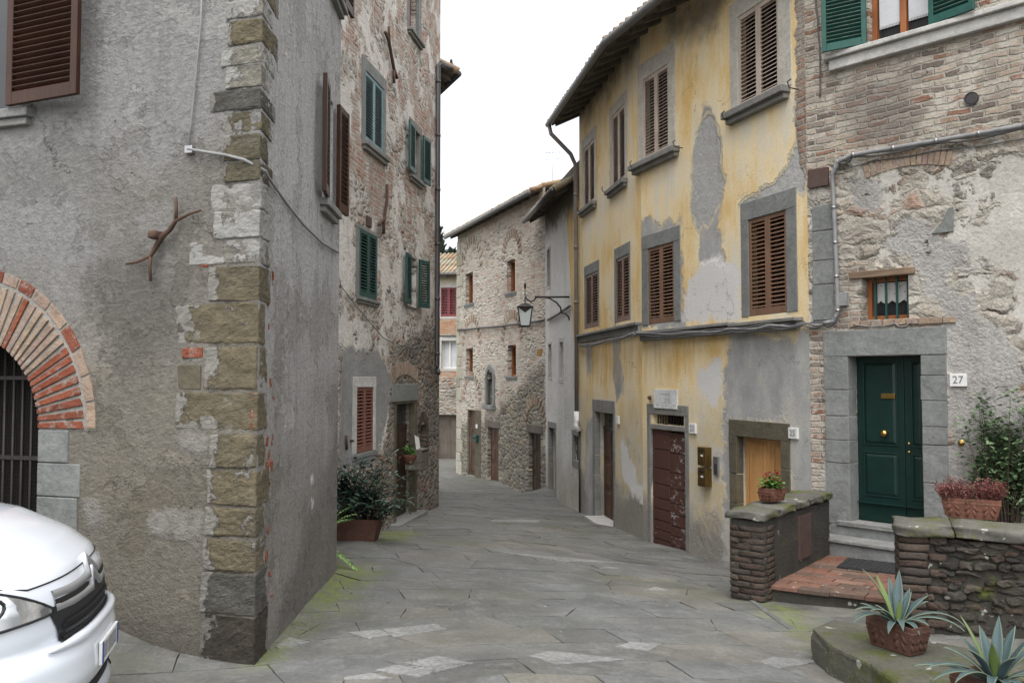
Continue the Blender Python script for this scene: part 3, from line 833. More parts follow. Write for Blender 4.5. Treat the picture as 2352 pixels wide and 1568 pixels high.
while v < 38:
    h = _rg.choice((.30, .36, .40, .46)) * _rg.uniform(.92, 1.08)
    u = -6 + _rg.uniform(0, .6) + v * .3
    while u < 16:
        w_ = _rg.uniform(.42, 1.05) if _rg.random() < .8 else _rg.uniform(.25, .45)
        sk = _rg.uniform(-.12, .16) if _rg.random() < .6 else 0
        x, y = _w(u + w_ / 2, v + h / 2)
        if 3.2 < y < 41 and -3.6 < x < min(4.6, 5.4) and gfz(x, y) > -3:
            g_ = .003
            if not hasattr(slab, 'ls'): slab.ls = 0.0
            q = [_w(u + g_ + slab.ls, v + g_), _w(u + w_ - g_ + sk, v + g_), _w(u + w_ - g_ - sk, v + h - g_), _w(u + g_ - slab.ls, v + h - g_)]
            slab(q, .016 + _rg.uniform(-.003, .003)); slab.ls = sk
        else: slab.ls = 0.0
        u += w_
    v += h
for p in pale_polys:
    q = [p[0], p[1], p[2], p[-1]] if len(p) >= 4 else [p[0], p[1], p[2], ((p[0][0] + p[2][0]) / 2, (p[0][1] + p[2][1]) / 2)]
    slab(q, .0215, 1.0, 6)
pm_ = bpy.data.meshes.new('paving')
pm_.from_pydata(_sv, [], _sf); pm_.materials.append(M_slab)
_A = np.array(_sv)
vattr(pm_, 'pale', _spale); vattr(pm_, 'moss', np.clip(sdmany(_A[:, 0], _A[:, 1], moss_polys), -1, 3))
pav = tag(link('paving', pm_), 'irregular worn grey flagstones of the sloping street', None, None, 'structure')
_b = pav.modifiers.new('bevel', 'BEVEL'); _b.width = .004; _b.segments = 1; _b.limit_method = 'ANGLE'; _b.angle_limit = R(50)

# ------------------------------------------------------------------ walls
def wall(root, fr, s0, s1, z0, z1, holes, mat, masks=None, res=.07, name='wall', disp=.014, front=0.0):
    ss = set(np.round(np.linspace(s0, s1, max(2, int((s1 - s0) / res))), 4)); zs = set(np.round(np.linspace(z0, z1, max(2, int((z1 - z0) / res))), 4))
    for h in holes: ss |= {round(h[0], 4), round(h[1], 4)}; zs |= {round(h[2], 4), round(h[3], 4)}
    def clean(vals, keep):
        vals = sorted(vals); keep = {round(k, 4) for k in keep}
        return np.array([v for i, v in enumerate(vals) if v in keep or i in (0, len(vals) - 1) or min([abs(v - k) for k in keep] + [9]) > res * .3])
    ss = clean(ss, [h[0] for h in holes] + [h[1] for h in holes]); zs = clean(zs, [h[2] for h in holes] + [h[3] for h in holes])
    S, Z = np.meshgrid(ss, zs, indexing='ij')
    dist = np.full(S.shape, 9.0)
    for h in holes:
        dx = np.maximum(np.maximum(h[0] - S, S - h[1]), 0); dz = np.maximum(np.maximum(h[2] - Z, Z - h[3]), 0)
        dist = np.minimum(dist, np.hypot(dx, dz))
    dist = np.minimum(dist, np.minimum(S - s0, s1 - S))
    Yd = (fbm(S * 1.3 + 31, Z * 1.3 + 7, 5) - .5) * 2 * disp * np.clip(dist / .25, 0, 1) + front
    n1, n2 = S.shape
    vs = np.stack([S, Yd, Z], -1).reshape(-1, 3).tolist()
    id_ = np.arange(n1 * n2).reshape(n1, n2)
    cs, cz = (ss[:-1] + ss[1:]) / 2, (zs[:-1] + zs[1:]) / 2
    CS, CZ = np.meshgrid(cs, cz, indexing='ij')
    ok = np.ones(CS.shape, bool)
    for h in holes: ok &= ~((CS > h[0]) & (CS < h[1]) & (CZ > h[2]) & (CZ < h[3]))
    q = np.stack([id_[:-1, :-1], id_[1:, :-1], id_[1:, 1:], id_[:-1, 1:]], -1)[ok]
    fs = q.tolist()
    nsm = len(fs)
    for h in holes:                                         # reveals
        a, b, c, d, dp = h[:5]
        k = len(vs)
        vs += [(a, front, c), (b, front, c), (b, front, d), (a, front, d), (a, front + dp, c), (b, front + dp, c), (b, front + dp, d), (a, front + dp, d)]
        fs += [(k, k + 1, k + 5, k + 4), (k + 1, k + 2, k + 6, k + 5), (k + 2, k + 3, k + 7, k + 6), (k + 3, k, k + 4, k + 7)]
    me = bpy.data.meshes.new(name)
    me.from_pydata(vs, [], fs)
    me.materials.append(mat)
    me.polygons.foreach_set('use_smooth', [True] * nsm + [False] * (len(fs) - nsm))
    V = np.array(vs)
    for k, polys in (masks or {}).items():
        if callable(polys): arr = polys(V[:, 0], V[:, 2])
        else: arr = sdmany(V[:, 0], V[:, 2], [[fr.pix(x, y) for x, y in p] for p in polys])
        vattr(me, k, np.clip(arr, -3, 3))
    return link(name, me, root, fr.M)
def shell(root, pts, z0, z1, mat, name='rear_wall'):       # the rest of the house: sides, back and flat top of its body
    mb = MB()
    n = len(pts)
    vs = [(p[0], p[1], z0) for p in pts] + [(p[0], p[1], z1) for p in pts]
    mb.add(vs, [(i, (i + 1) % n, (i + 1) % n + n, i + n) for i in range(n)] + [tuple(range(n, 2 * n))])
    return mb.build(name, mat, root, Matrix.Identity(4))

# ------------------------------------------------------------------ shutters, windows, doors (x along the wall, -y out, z up)
def leaf(w, h, slat=.05, st=.05, th=.036, rails=(.06, .09), mid=None):
    mb = MB()
    mb.box(0, st, 0, th, 0, h); mb.box(w - st, w, 0, th, 0, h)
    zr = [(0, rails[1])] + ([(mid * h - .03, mid * h + .03)] if mid else []) + [(h - rails[0], h)]
    for a, b in zr: mb.box(st, w - st, .002, th - .002, a, b)
    for (a0, a), (b, b1) in zip(zr[:-1], zr[1:]):
        n = max(2, int((b - a) / slat)); stp = (b - a) / n
        for i in range(n):
            c = a + (i + .5) * stp
            M = Matrix.Translation((0, th / 2, c)) @ Matrix.Rotation(R(38), 4, 'X')
            mb.box(st, w - st, -.021, .021, -.004, .004, 0, M)
    return mb
def win(root, fr, holes, box, depth=.22, sur=None, surm=None, proud=.014, sill=None, silm=None, shut=None, shm=None, slat=.05, ins=.03, wm=None, mull=True,
        lintel=0, gm_=None, mid=None, cur=False, lab=None, leafw=None, off=.0, st=.05, gap=.05, arch=False):
    a, b, c, d = fr.box(*box)
    holes.append((a, b, c, d, depth + .06))
    wm = wm or M_win_d
    mb = MB()
    fw = .05
    y0 = depth - .02
    mb.box(a, a + fw, y0 - .05, y0 + .05, c, d); mb.box(b - fw, b, y0 - .05, y0 + .05, c, d)
    mb.box(a + fw, b - fw, y0 - .05, y0 + .05, d - fw, d); mb.box(a + fw, b - fw, y0 - .05, y0 + .05, c, c + fw)
    if mull: mb.box((a + b) / 2 - .035, (a + b) / 2 + .035, y0 - .045, y0 + .04, c + fw, d - fw)
    w = mb.build('window', wm, root, fr.M, .004)
    if lab: w['label'] = lab
    MB().add([(a + fw, y0 + .02, c + fw), (b - fw, y0 + .02, c + fw), (b - fw, y0 + .02, d - fw), (a + fw, y0 + .02, d - fw)], [(0, 1, 2, 3)]).build('pane', gm_ or M_glass, w)
    if sur:
        sl, sr, sb, stp = sur if isinstance(sur, tuple) else (sur, sur, 0 if sill else sur, sur)
        q = MB()
        q.box(a - sl, a + .006, -proud, .06, c - sb, d, jit=.003); q.box(b - .006, b + sr, -proud, .06, c - sb, d, jit=.003)
        q.box(a - sl - .002, b + sr + .002, -proud - .003, .06, d - .006, d + stp, jit=.003)
        if sb: q.box(a, b, -proud + .001, .06, c - sb, c - .001, jit=.003)
        q.build('stone_surround', surm or M_pietra, w, None, .006)
    if sill:
        ov, pr, th = sill
        q = MB()
        q.box(a - ov, b + ov, -pr, depth, c - th * .55, c - .002, jit=.003)
        q.box(a - ov + .03, b + ov - .03, -pr * .6, .05, c - th, c - th * .55, jit=.003)
        q.build('sill', silm or M_pietra, w, None, .008)
    if shut:
        W = leafw or (b - a) / 2
        h = d - c - .01
        lf = leaf(W - .004, h, slat, st, mid=mid)
        for side in (0, 1):
            if shut == 'closed': ang = None
            else: ang = shut[side]
            if ang is None: M = Matrix.Translation((a + .002 if side == 0 else b - W + .002, ins, c + .005))
            elif ang is False: continue
            else:
                th = R(180 - ang)
                if side == 0: M = Matrix.Translation((a, -gap, c + .005)) @ Matrix.Rotation(-th, 4, 'Z')
                else: M = Matrix.Translation((b, -gap, c + .005)) @ Matrix.Rotation(th, 4, 'Z') @ Matrix.Scale(-1, 4, (1, 0, 0))
            x = MB().join(lf, M)
            if ang is not None and side == 1: x.f = [f[::-1] for f in x.f]
            # hinges / holdback hooks
            x.build('shutter', shm or M_shb, w, None, .003, 1)
    return w, (a, b, c, d)
def panel(mb, x0, x1, y, z0, z1, mi=0):                      # a raised panel inside a moulding
    w, h = x1 - x0, z1 - z0
    mb.box(x0, x1, y - .012, y, z0, z0 + .018, mi); mb.box(x0, x1, y - .012, y, z1 - .018, z1, mi)
    mb.box(x0, x0 + .018, y - .012, y, z0 + .018, z1 - .018, mi); mb.box(x1 - .018, x1, y - .012, y, z0 + .018, z1 - .018, mi)
    i = .05
    vs = [(x0 + .018, y, z0 + .018), (x1 - .018, y, z0 + .018), (x1 - .018, y, z1 - .018), (x0 + .018, y, z1 - .018)]
    vs += [(x0 + i, y - .014, z0 + i), (x1 - i, y - .014, z0 + i), (x1 - i, y - .014, z1 - i), (x0 + i, y - .014, z1 - i)]
    mb.add(vs, [(4, 5, 6, 7), (0, 1, 5, 4), (1, 2, 6, 5), (2, 3, 7, 6), (3, 0, 4, 7)], mi)
def door(root, fr, holes, box, depth=.25, m=None, leaves=((0, .5, ((.05, .45), (.5, .95))), (.5, 1, ((.05, .45), (.5, .95)))), sur=None, surm=None, step=None, stepm=None, proud=.014, lab=None, transom=None, build=True):
    a, b, c, d = fr.box(*box)
    holes.append((a, b, c - .3, d, depth + .1))
    mb = MB()
    dt = d - (transom or 0)
    for f0, f1, rows in leaves:
        x0, x1 = a + (b - a) * f0 + .003, a + (b - a) * f1 - .003
        mb.box(x0, x1, depth, depth + .05, c, dt)
        for r0, r1 in rows: panel(mb, x0 + .07, x1 - .07, depth, c + (dt - c) * r0, c + (dt - c) * r1)
    if transom: mb.box(a, b, depth - .01, depth + .05, dt - .04, dt + .03)
    o = mb.build('door', m or M_door_d, root, fr.M, .004)
    if lab: o['label'] = lab
    if transom: MB().box(a, b, depth + .02, depth + .04, dt + .03, d).build('transom', M_glass, o)
    if sur:
        sl, sr, stp = sur
        q = MB()
        zz = c - .35
        hs_ = [.45, .7, .4, .62, .5, .55, .6, .5]
        for k, (u0, u1, dd) in enumerate(((a - sl, a + .006, -1), (b - .006, b + sr, 1))):
            z = zz; i = k
            while z < d - .02:
                h = min(hs_[i % 8], d - z)
                if d - z - h < .2: h = d - z
                q.box(u0, u1, -proud - random.uniform(0, .004), min(depth - .01, .1), z + .003, z + h - .003, jit=.003); z += h; i += 1
        q.box(a - sl - .002, b + sr + .002, -proud - .004, .1, d - .006, d + stp, jit=.004)
        q.build('stone_surround', surm or M_pietra, root, fr.M, .008)
    if step:
        ov, pr, th = step
        MB().box(a - ov, b + ov, -pr, depth + .05, c - th, c - .004, jit=.006).build('doorstep', stepm or M_pale, root, fr.M, .012)
    return o, (a, b, c, d)
def on(fr, x, y, off=0.0):                                   # wall-local point under a photo pixel
    s_, z_ = fr.pix(x, y, off); return (s_, off, z_)
# ------------------------------------------------------------------ eaves and roofs
def eave(root, frs, z, out=.55, rise=.2, back=3.0, brise=1.0, ext0=.0, ext1=.0, gut=M_gutter, tile=M_roof, wood_=M_greywood, raft=.42, nm='roof'):
    P = [frs[0].a - frs[0].t * ext0] + [f.b.copy() for f in frs]
    P[-1] = P[-1] + frs[-1].t * ext1
    N = []
    for i in range(len(P)):
        fs = [frs[max(i - 1, 0)], frs[min(i, len(frs) - 1)]]
        n = (fs[0].n + fs[1].n).normalized()
        N.append(n / max(.5, n.dot(fs[0].n)))
    ln = lambda o, zz: [P[i] + N[i] * o + Vector((0, 0, zz)) for i in range(len(P))]
    E, Wl, Bk = ln(-out, z), ln(0, z + rise), ln(back, z + rise + brise)
    E2, Wl2, Bk2 = ln(-out - .03, z + .05), ln(0, z + rise + .06), ln(back, z + rise + brise + .06)
    mb = MB()
    for i in range(len(P) - 1):
        mb.add([E[i], E[i + 1], Wl[i + 1], Wl[i], Bk[i + 1], Bk[i]], [(0, 3, 2, 1), (3, 5, 4, 2)])
        mb.add([E2[i], E2[i + 1], Wl2[i + 1], Wl2[i], Bk2[i + 1], Bk2[i]], [(0, 1, 2, 3), (3, 2, 4, 5)])
        mb.add([E[i], E[i + 1], E2[i + 1], E2[i]], [(0, 1, 2, 3)])
    mb.add([E[0], Wl[0], Wl2[0], E2[0]], [(0, 3, 2, 1)]); mb.add([E[-1], Wl[-1], Wl2[-1], E2[-1]], [(0, 1, 2, 3)])
    mb.add([Wl[0], Bk[0], Bk2[0], Wl2[0]], [(0, 3, 2, 1)]); mb.add([Wl[-1], Bk[-1], Bk2[-1], Wl2[-1]], [(0, 1, 2, 3)])
    r = mb.build(nm, wood_, root, Matrix.Identity(4))
    rb, tb = MB(), MB()
    for i in range(len(P) - 1):
        L = (P[i + 1] - P[i]).length
        k = max(1, int(L / raft))
        for j in range(k):
            f = (j + .5) / k
            e, w = E[i].lerp(E[i + 1], f), Wl[i].lerp(Wl[i + 1], f)
            d = (w - e); t = (P[i + 1] - P[i]).normalized() * .04
            dn = Vector((0, 0, -.09))
            q = [e + d * .06 - t, e + d * .06 + t, w + d * .3 + t, w + d * .3 - t]
            rb.add(q + [p + dn for p in q], [(0, 1, 2, 3), (7, 6, 5, 4), (0, 4, 5, 1), (1, 5, 6, 2), (2, 6, 7, 3), (3, 7, 4, 0)])
        k = max(1, int(L / .19))
        for j in range(k + 1):
            f = j / k
            e, w, b = E2[i].lerp(E2[i + 1], f), Wl2[i].lerp(Wl2[i + 1], f), Bk2[i].lerp(Bk2[i + 1], f)
            e = e + (e - w).normalized() * random.uniform(.03, .07)
            segs_ = [e] + [w.lerp(b, q) for q in (.0, .33, .66, 1)]
            for p, q in zip(segs_[:-1], segs_[1:]):
                up = Vector((0, 0, .035 + random.uniform(0, .012)))
                tb.tube([p + up, q + up * .6], .078, n=8, r1=.062)
    rb.build('rafter_row', wood_, r, Matrix.Identity(4))
    tb.build('tile_row', tile, r, Matrix.Identity(4))
    if gut:
        G = ln(-out - .09, z + .02)
        MB().tube(G, .065, n=10).build('gutter', gut, r, Matrix.Identity(4))
    return r

_ctex = bpy.data.textures.new('weathering', 'CLOUDS'); _ctex.noise_scale = .11; _ctex.noise_depth = 3
_ftex = bpy.data.textures.new('pitting', 'CLOUDS'); _ftex.noise_scale = .028; _ftex.noise_depth = 4
def rough_block(o, st=.016, lv=3, fine=False):                           # weathered, uneven faces and edges
    s_ = o.modifiers.new('subdiv', 'SUBSURF'); s_.subdivision_type = 'SIMPLE'; s_.levels = lv; s_.render_levels = lv
    d_ = o.modifiers.new('worn', 'DISPLACE'); d_.texture = _ctex; d_.texture_coords = 'GLOBAL'; d_.strength = st * 2; d_.mid_level = .55
    if fine: f_ = o.modifiers.new('pits', 'DISPLACE'); f_.texture = _ftex; f_.texture_coords = 'GLOBAL'; f_.strength = .012; f_.mid_level = .5
# ================================================================== corner house at the left (faces A and B)
corner = empty('corner_house', (K[0], K[1], 0), 'grey roughcast corner house with sandstone quoins and a brick archway', 'house')
hA, hB = [], []
win(corner, FA, hA, (-275, 45, -300, 272), depth=.22, sill=(.16, .07, .12), silm=M_pietra, shut=(6, 5), shm=M_shr, slat=.043, gap=.06, wm=M_win_d, st=.06)
zS = FA.pix(92, 985)[1]; sJ = FA.pix(92, 985)[0]; s0_, z0_ = FA.pix(0, 790)
sC = (sJ ** 2 - s0_ ** 2 - (z0_ - zS) ** 2) / (2 * (sJ - s0_)); rI = sJ - sC; rO = FA.pix(222, 985)[0] - sC
hA.append((sC - rI, sJ, -.6, zS + rI, .45))
q = MB()                                                     # mortar bed of the arch ring
NA = 48
vs = []
for i in range(NA + 1):
    a = math.pi * i / NA
    for r_, y_ in ((rI, -.008), (rO, -.008), (rO, .1), (rI, .45)):
        vs.append((sC + r_ * math.cos(a), y_, zS + r_ * math.sin(a)))
fs = []
for i in range(NA):
    b = i * 4
    for k in range(4): fs.append((b + k, b + (k + 1) % 4, b + 4 + (k + 1) % 4, b + 4 + k))
q.add(vs, [f[::-1] for f in fs])
arch = q.build('arch_ring', M_mort, corner, FA.M)
vr, vp = MB(), MB()
a = .012
while a < math.pi - .02:
    da = R(random.uniform(2.5, 3.0)); r0, r1 = rI - .004, rI + (rO - rI) * .80
    tgt = vr if (a < R(31) or random.random() < .12) else vp
    ja = random.uniform(-.006, .006)
    poly = [(sC + r * math.cos(an), zS + r * math.sin(an)) for r, an in ((r0, a), (r1, a + ja), (r1 - random.uniform(0, .02), a + da + ja), (r0, a + da))]
    tgt.prism(poly, -.018 - random.uniform(0, .006), .40)
    a += da + R(random.uniform(1.1, 1.6))
a = .01
while a < math.pi - .02:
    da = R(random.uniform(6.5, 9.5)); r0, r1 = rI + (rO - rI) * .85, rO + .002
    n_ = 3
    poly = [(sC + r0 * math.cos(a + da * i / n_), zS + r0 * math.sin(a + da * i / n_)) for i in range(n_ + 1)] + [(sC + r1 * math.cos(a + da * i / n_), zS + r1 * math.sin(a + da * i / n_)) for i in range(n_, -1, -1)]
    (vr if random.random() < .45 else vp).prism(poly, -.016, .1)
    a += da + R(random.uniform(.7, 1.1))
vr.build('red_voussoir', M_vous, arch, None, .004)
vp.build('pale_voussoir', M_vousp, arch, None, .004)
q = MB()
for y0, y1, xr in ((985, 1062, 160), (1062, 1140, 187), (1140, 1219, 180), (1219, 1300, 186)):
    zt, zb = FA.pix(130, y0)[1], FA.pix(130, y1)[1]
    for u0, u1 in ((sJ - .003, FA.pix(xr, y0)[0]), (sC - rI - .3, sC - rI + .003)):
        MB().box(u0, u1, -.012 - random.uniform(0, .004), .4, zb + .004, zt - .004, jit=.002).build('jamb_stone', M_pietra2, corner, FA.M, .006)
q = MB()                                                     # iron grille in the arch
for i in range(15):
    x_ = sC - rI + .05 + i * (2 * rI - .1) / 14
    zt = zS + math.sqrt(max(0, rI ** 2 - (x_ - sC) ** 2))
    q.tube([(x_, .30, -.4), (x_, .30, zt)], .011, n=6)
for zz in (.25, FA.pix(50, 1062)[1], zS + .35): q.box(sC - rI, sJ, .285, .315, zz - .014, zz + .014)
ig = q.build('iron_grille', M_iron, corner, FA.M)
q = MB()
for i in range(70):
    x_ = sC - rI + i * 2 * rI / 69; q.box(x_ - .0012, x_ + .0012, .325, .328, -.4, zS + math.sqrt(max(0, rI ** 2 - (x_ - sC) ** 2)))
for i in range(90):
    zz = -.2 + i * .03
    hw = rI if zz < zS else (math.sqrt(max(0, rI ** 2 - (zz - zS) ** 2)))
    if hw > .02: q.box(sC - hw, sC + hw, .329, .332, zz - .0012, zz + .0012)
q.build('wire_mesh', M_iron, ig, FA.M)
MB().box(sC - rI - .2, sJ + .05, .46, .5, -.6, zS + rI + .1).build('dark_backing', M_black, corner, FA.M)  # added black sheet, paints in the unlit interior behind the grille
# quoins: (left x on face A, top, bottom, material)
QN = [(525, -60, -5, 1), (520, 0, 42, 0), (525, 45, 105, 1), (510, 107, 150, 0), (522, 152, 202, 0), (485, 206, 255, 2), (517, 258, 305, 1), (515, 308, 370, 1), (517, 372, 416, 1), (485, 419, 481, 0), (495, 484, 546, 0),
      (436, 548, 606, 0), (482, 610, 690, 1), (405, 693, 790, 1), (470, 795, 894, 1), (403, 900, 990, 1), (483, 995, 1076, 1), (475, 1079, 1163, 1), (470, 1166, 1235, 1), (468, 1238, 1313, 1), (463, 1318, 1413, 2), (463, 1416, 1545, 3)]
M_qdark = quoin_mat('damp_quoin', [(.075, .074, .068), (.098, .094, .083)], (.19, .18, .165), .66)
M_qblack = quoin_mat('blackened_quoin', [(.04, .036, .032), (.07, .06, .05)], (.15, .14, .125), .68)
M_qgrey = quoin_mat('pale_quoin', [(.16, .152, .13), (.225, .215, .19)], (.27, .265, .25), .50)
qs = [MB() for _ in range(4)]
cA, cB = K, None
for i, (xl, yt, yb, mi) in enumerate(QN):
    sl, zt = FA.pix(xl, yt); zb = FA.pix(555, yb)[1]; zt = FA.pix(555, yt)[1]
    bl = random.uniform(.16, .42) if mi != 3 else .3
    pr = random.uniform(.006, .016); pb = random.uniform(.004, .012)
    Kv = Vector((K[0], K[1], 0))
    A_ = FA.world(sl, -pr, 0); A2 = FA.world(sl, .2, 0)
    Cn = Kv - FA.n * pr - FB.n * pb
    B_ = FB.world(bl, -pb, 0); B2 = FB.world(bl, .2, 0)
    pl = [A_, Cn, B_, B2, FA.world(FA.L - .2, .25, 0), A2]
    n_ = len(pl)
    vs = []
    for zz in (zb + .002, zt - .002):
        for p in pl: vs.append((p.x + random.uniform(-.004, .004), p.y + random.uniform(-.004, .004), zz + random.uniform(-.006, .006)))
    qs[mi] = MB(); qs[mi].add(vs, [tuple(range(n_ - 1, -1, -1)), tuple(range(n_, 2 * n_))] + [(j, (j + 1) % n_, n_ + (j + 1) % n_, n_ + j) for j in range(n_)])
    o_ = qs[mi].build('quoin', (M_qgrey, M_qochre, M_qdark, M_qblack)[mi], corner, Matrix.Identity(4), .016, 2)
    vattr(o_.data, 'edge', [1., 0., 1., 1., 1., 1.] * 2)
    rough_block(o_, .010, 4, True)
for x0, x1, y0, y1 in ((420, 467, 798, 823), (468, 480, 866, 893), (458, 480, 607, 614), (577, 583, 900, 985), (410, 462, 838, 893)):
    a_, b_, c_, d_ = FA.box(x0, x1, y0, y1); rough_block(MB().box(a_, min(b_, FA.L - .02), -.009, .06, c_, d_, jit=.004).build('packing_brick', M_ochre if x0 == 410 else M_vous, corner, FA.M, .005), .006, 3)
for k in range(16):                                          # brick chips showing beside the quoins on the street face
    zz = random.uniform(.3, 2.6); s_ = random.uniform(.2, .42)
    rough_block(MB().box(s_, s_ + random.uniform(.02, .06), -.004, .05, zz, zz + random.uniform(.03, .07), jit=.008).build('packing_brick', M_vous, corner, FB.M, .004), .008, 3)
# forged wall anchor
q = MB()
off = -.05
A_ = lambda *p: [on(FA, x, y, off) for x, y in p]
q.tube(A_((404, 452), (405, 480), (404, 506)), .009, n=4, r1=.014)
q.tube(A_((462, 483), (436, 491), (404, 507), (390, 528), (372, 543), (356, 571), (346, 588), (315, 602), (289, 606)), [.008, .012, .015, .017, .022, .017, .014, .011, .009], n=4)
q.tube(A_((346, 588), (344, 615), (346, 646)), .013, n=4, r1=.009)
c_ = on(FA, 371, 543, 0)
q.stone((c_[0], -.06, c_[2]), (.032, .04, .028), .4, .003, M=None)
q.build('wall_anchor', M_rust, corner, FA.M)
# street face windows
win(corner, FB, hB, (740, 764, 215, 472), depth=.2, sill=(.1, .08, .12), silm=M_pietra, shut=(5, 6), shm=M_shr, slat=.045, gap=.035, leafw=.34, wm=M_win_d)
win(corner, FB, hB, (757, 779, -330, -12), depth=.2, sill=(.1, .08, .12), silm=M_pietra, shut=(5, 6), shm=M_shr, slat=.045, gap=.035, leafw=.34, wm=M_win_d)
lowA = lambda S, Z: 2.35 - Z + .5 * np.clip((S - 4.9), -1, 1)
wall(corner, FA, 0, FA.L, -.7, 8.6, hA, M_rcA, {'low': lowA, 'patch': [[(345, 1180), (465, 1165), (470, 1200), (450, 1250), (380, 1235), (345, 1215)], [(190, 1140), (235, 1150), (240, 1200), (200, 1215)], [(405, 990), (480, 1000), (470, 1050), (420, 1040)]],
      'stain': [[(200, 620), (330, 560), (420, 640), (400, 820), (300, 860), (220, 760)], [(240, 1420), (470, 1470), (580, 1545), (200, 1500)]], 'white': lambda S, Z: S * 0 - 3}, res=.06)
wall(corner, FB, 0, FB.L, -.7, 8.6, hB, M_rcB, {'low': lambda S, Z: 1.5 - Z * .8, 'patch': lambda S, Z: S * 0 - 3, 'stain': lambda S, Z: .5 - (Z + .02) + .5 * np.clip(S - 1.3, -1, 2),
      'white': [[(712, 1092), (719, 1090), (720, 1112), (713, 1112)], [(714, 1145), (721, 1145), (719, 1172), (716, 1172)]]}, res=.06)
shell(corner, [tuple(FA.world(0, .5, 0)[:2]), tuple(FA.world(FA.L - .4, .5, 0)[:2]), tuple(FB.world(FB.L - .02, .4, 0)[:2]), tuple(FB.world(FB.L, .002, 0)[:2]), (-7.5, 8.5)], -.7, 8.6, M_rcB)

# ================================================================== tall rubble house behind it (face C)
tall = empty('rubble_house', (FC.b.x, FC.b.y, -.6), 'tall peeling rubble house with green shutters beyond the grey corner', 'house')
hC = []
win(tall, FC, hC, (838, 880, 182, 342), sur=(.16, .12, 0, .18), surm=M_pietra2, sill=(.14, .09, .14), shut='closed', shm=M_shbl, slat=.045, ins=.0)
win(tall, FC, hC, (944, 964, 300, 410), sur=(.12, .12, 0, .14), sill=(.14, .08, .12), shut=(3, 4), shm=M_shg2, slat=.045, leafw=.42, gap=.05, wm=M_win_d)
win(tall, FC, hC, (940, 962, -60, 84), sur=(.14, .14, 0, .14), surm=M_pietra2, sill=(.14, .1, .1), wm=M_shpur)
win(tall, FC, hC, (824, 863, 533, 686), sur=(.14, .05, 0, .05), surm=M_pietra2, sill=(.1, .06, .1), silm=M_pietra2, shut='closed', shm=M_shg2, slat=.045, ins=-.02)
win(tall, FC, hC, (935, 955, 590, 703), sill=(.06, .02, .06), shut=(3, 16), shm=M_shg2, slat=.045, leafw=.36, gap=.05, wm=M_win_o)
win(tall, FC, hC, (818, 857, 888, 1038), sur=(.17, .1, 0, .15), surm=M_pale, sill=(.2, .02, .14), silm=M_pietra2, shut='closed', shm=M_shred, slat=.05, ins=.0, depth=.16)
o_, bx = door(tall, FC, hC, (909, 951, 926, 1186), depth=.14, m=M_door_d, sur=(.12, .16, .22), surm=M_ochre, transom=.42, step=(.3, .18, .12), stepm=M_pietra, lab=None)
a_, b_, c_, d_ = FC.box(899, 957, 881, 924)
MB().box(a_, b_, -.03, .1, c_ + .02, d_, jit=.01).build('door_lintel', M_pietra2, tall, FC.M, .01)
q = MB()                                                     # shallow brick relieving arch above it
for i in range(17):
    f = (i + .5) / 17; a = a_ - .05 + (b_ - a_ + .1) * f; zz = d_ + .02 + .14 * math.sin(math.pi * f)
    q.box(-.028, .028, -.012 - random.uniform(0, .006), .08, 0, .22, 0, Matrix.Translation((a, 0, zz)) @ Matrix.Rotation(R((f - .5) * 24), 4, 'Y'))
q.build('relieving_arch', M_vousp, tall, FC.M, .004)
# arched niche beside the door
a_, b_, c_, d_ = FC.box(964, 978, 975, 1062)
hC.append((a_, b_, c_, d_, .3))
q = MB()
for i in range(9):
    an = math.pi * (i + .5) / 9; rr = (b_ - a_) / 2
    q.box(-.04, .04, -.015, .2, rr - .01, rr + .17, 0, Matrix.Translation(((a_ + b_) / 2, 0, d_ - rr * .6)) @ Matrix.Rotation(math.pi / 2 - an, 4, 'Y'))
for i in range(10): q.box(b_, b_ + random.uniform(.1, .2), -.012, .2, c_ + i * .085, c_ + i * .085 + .07)
q.build('niche_brick', M_wbrick, tall, FC.M, .004)
MB().box(a_ - .02, b_ + .02, .3, .34, c_ - .05, d_ + .05).build('niche_back', M_black, tall, FC.M)
q = MB()
A_ = lambda *p: [on(FC, x, y, -.05) for x, y in p]
q.tube(A_((885, 74), (893, 93), (899, 127), (905, 160), (912, 180)), .028, n=6); q.tube(A_((893, 62), (894, 94)), .025, n=6); q.tube(A_((905, 160), (905, 191)), .025, n=6)
q.build('wall_anchor', M_rust, tall, FC.M)
q = MB()
q.tube(A_((889, 424), (889, 459), (885, 488), (882, 510), (881, 537)), .026, n=6); q.tube(A_((884, 500), (870, 517)), .024, n=6)
q.build('wall_anchor', M_rust, tall, FC.M)
q = MB()
q.tube([on(FC, 796, 1000, -.03), on(FC, 797, 1032, -.03)], .02, n=6); q.tube([on(FC, 805, 1012, 0), on(FC, 811, 1012, -.06)], .02, n=6)
q.build('shutter_stay', M_rust, tall, FC.M)
a_, b_, c_, d_ = FC.box(840, 850, 498, 521)
MB().box(a_, b_, -.03, .02, c_, d_).build('vent_cover', M_rustplate, tall, FC.M, .004)
wall(tall, FC, 0, FC.L, -1.4, 10.6, hC, M_C, {'up': lambda S, Z: (Z - 3.6) * .5, 'grey': [[(785, 800), (870, 805), (900, 880), (880, 1000), (860, 1070), (780, 1080)], [(780, 860), (800, 870), (800, 1100), (778, 1100)]],
      'rubble': [[(895, 800), (1012, 740), (1012, 1190), (770, 1260), (860, 1060), (890, 1000)]]}, res=.08)
q = MB()
shell(tall, [(-3.6, 9.0), tuple(FC.world(.4, .5, 0)[:2]), tuple(FC.world(FC.L - .01, .5, 0)[:2]), tuple(FC.world(FC.L, .003, 0)[:2]), (-5.0, 18.0)], -1.4, 10.6, M_C)
q = MB()                                                     # downpipe at the far corner
PC = lambda x, y, o=-.1: on(FC, x, y, o)
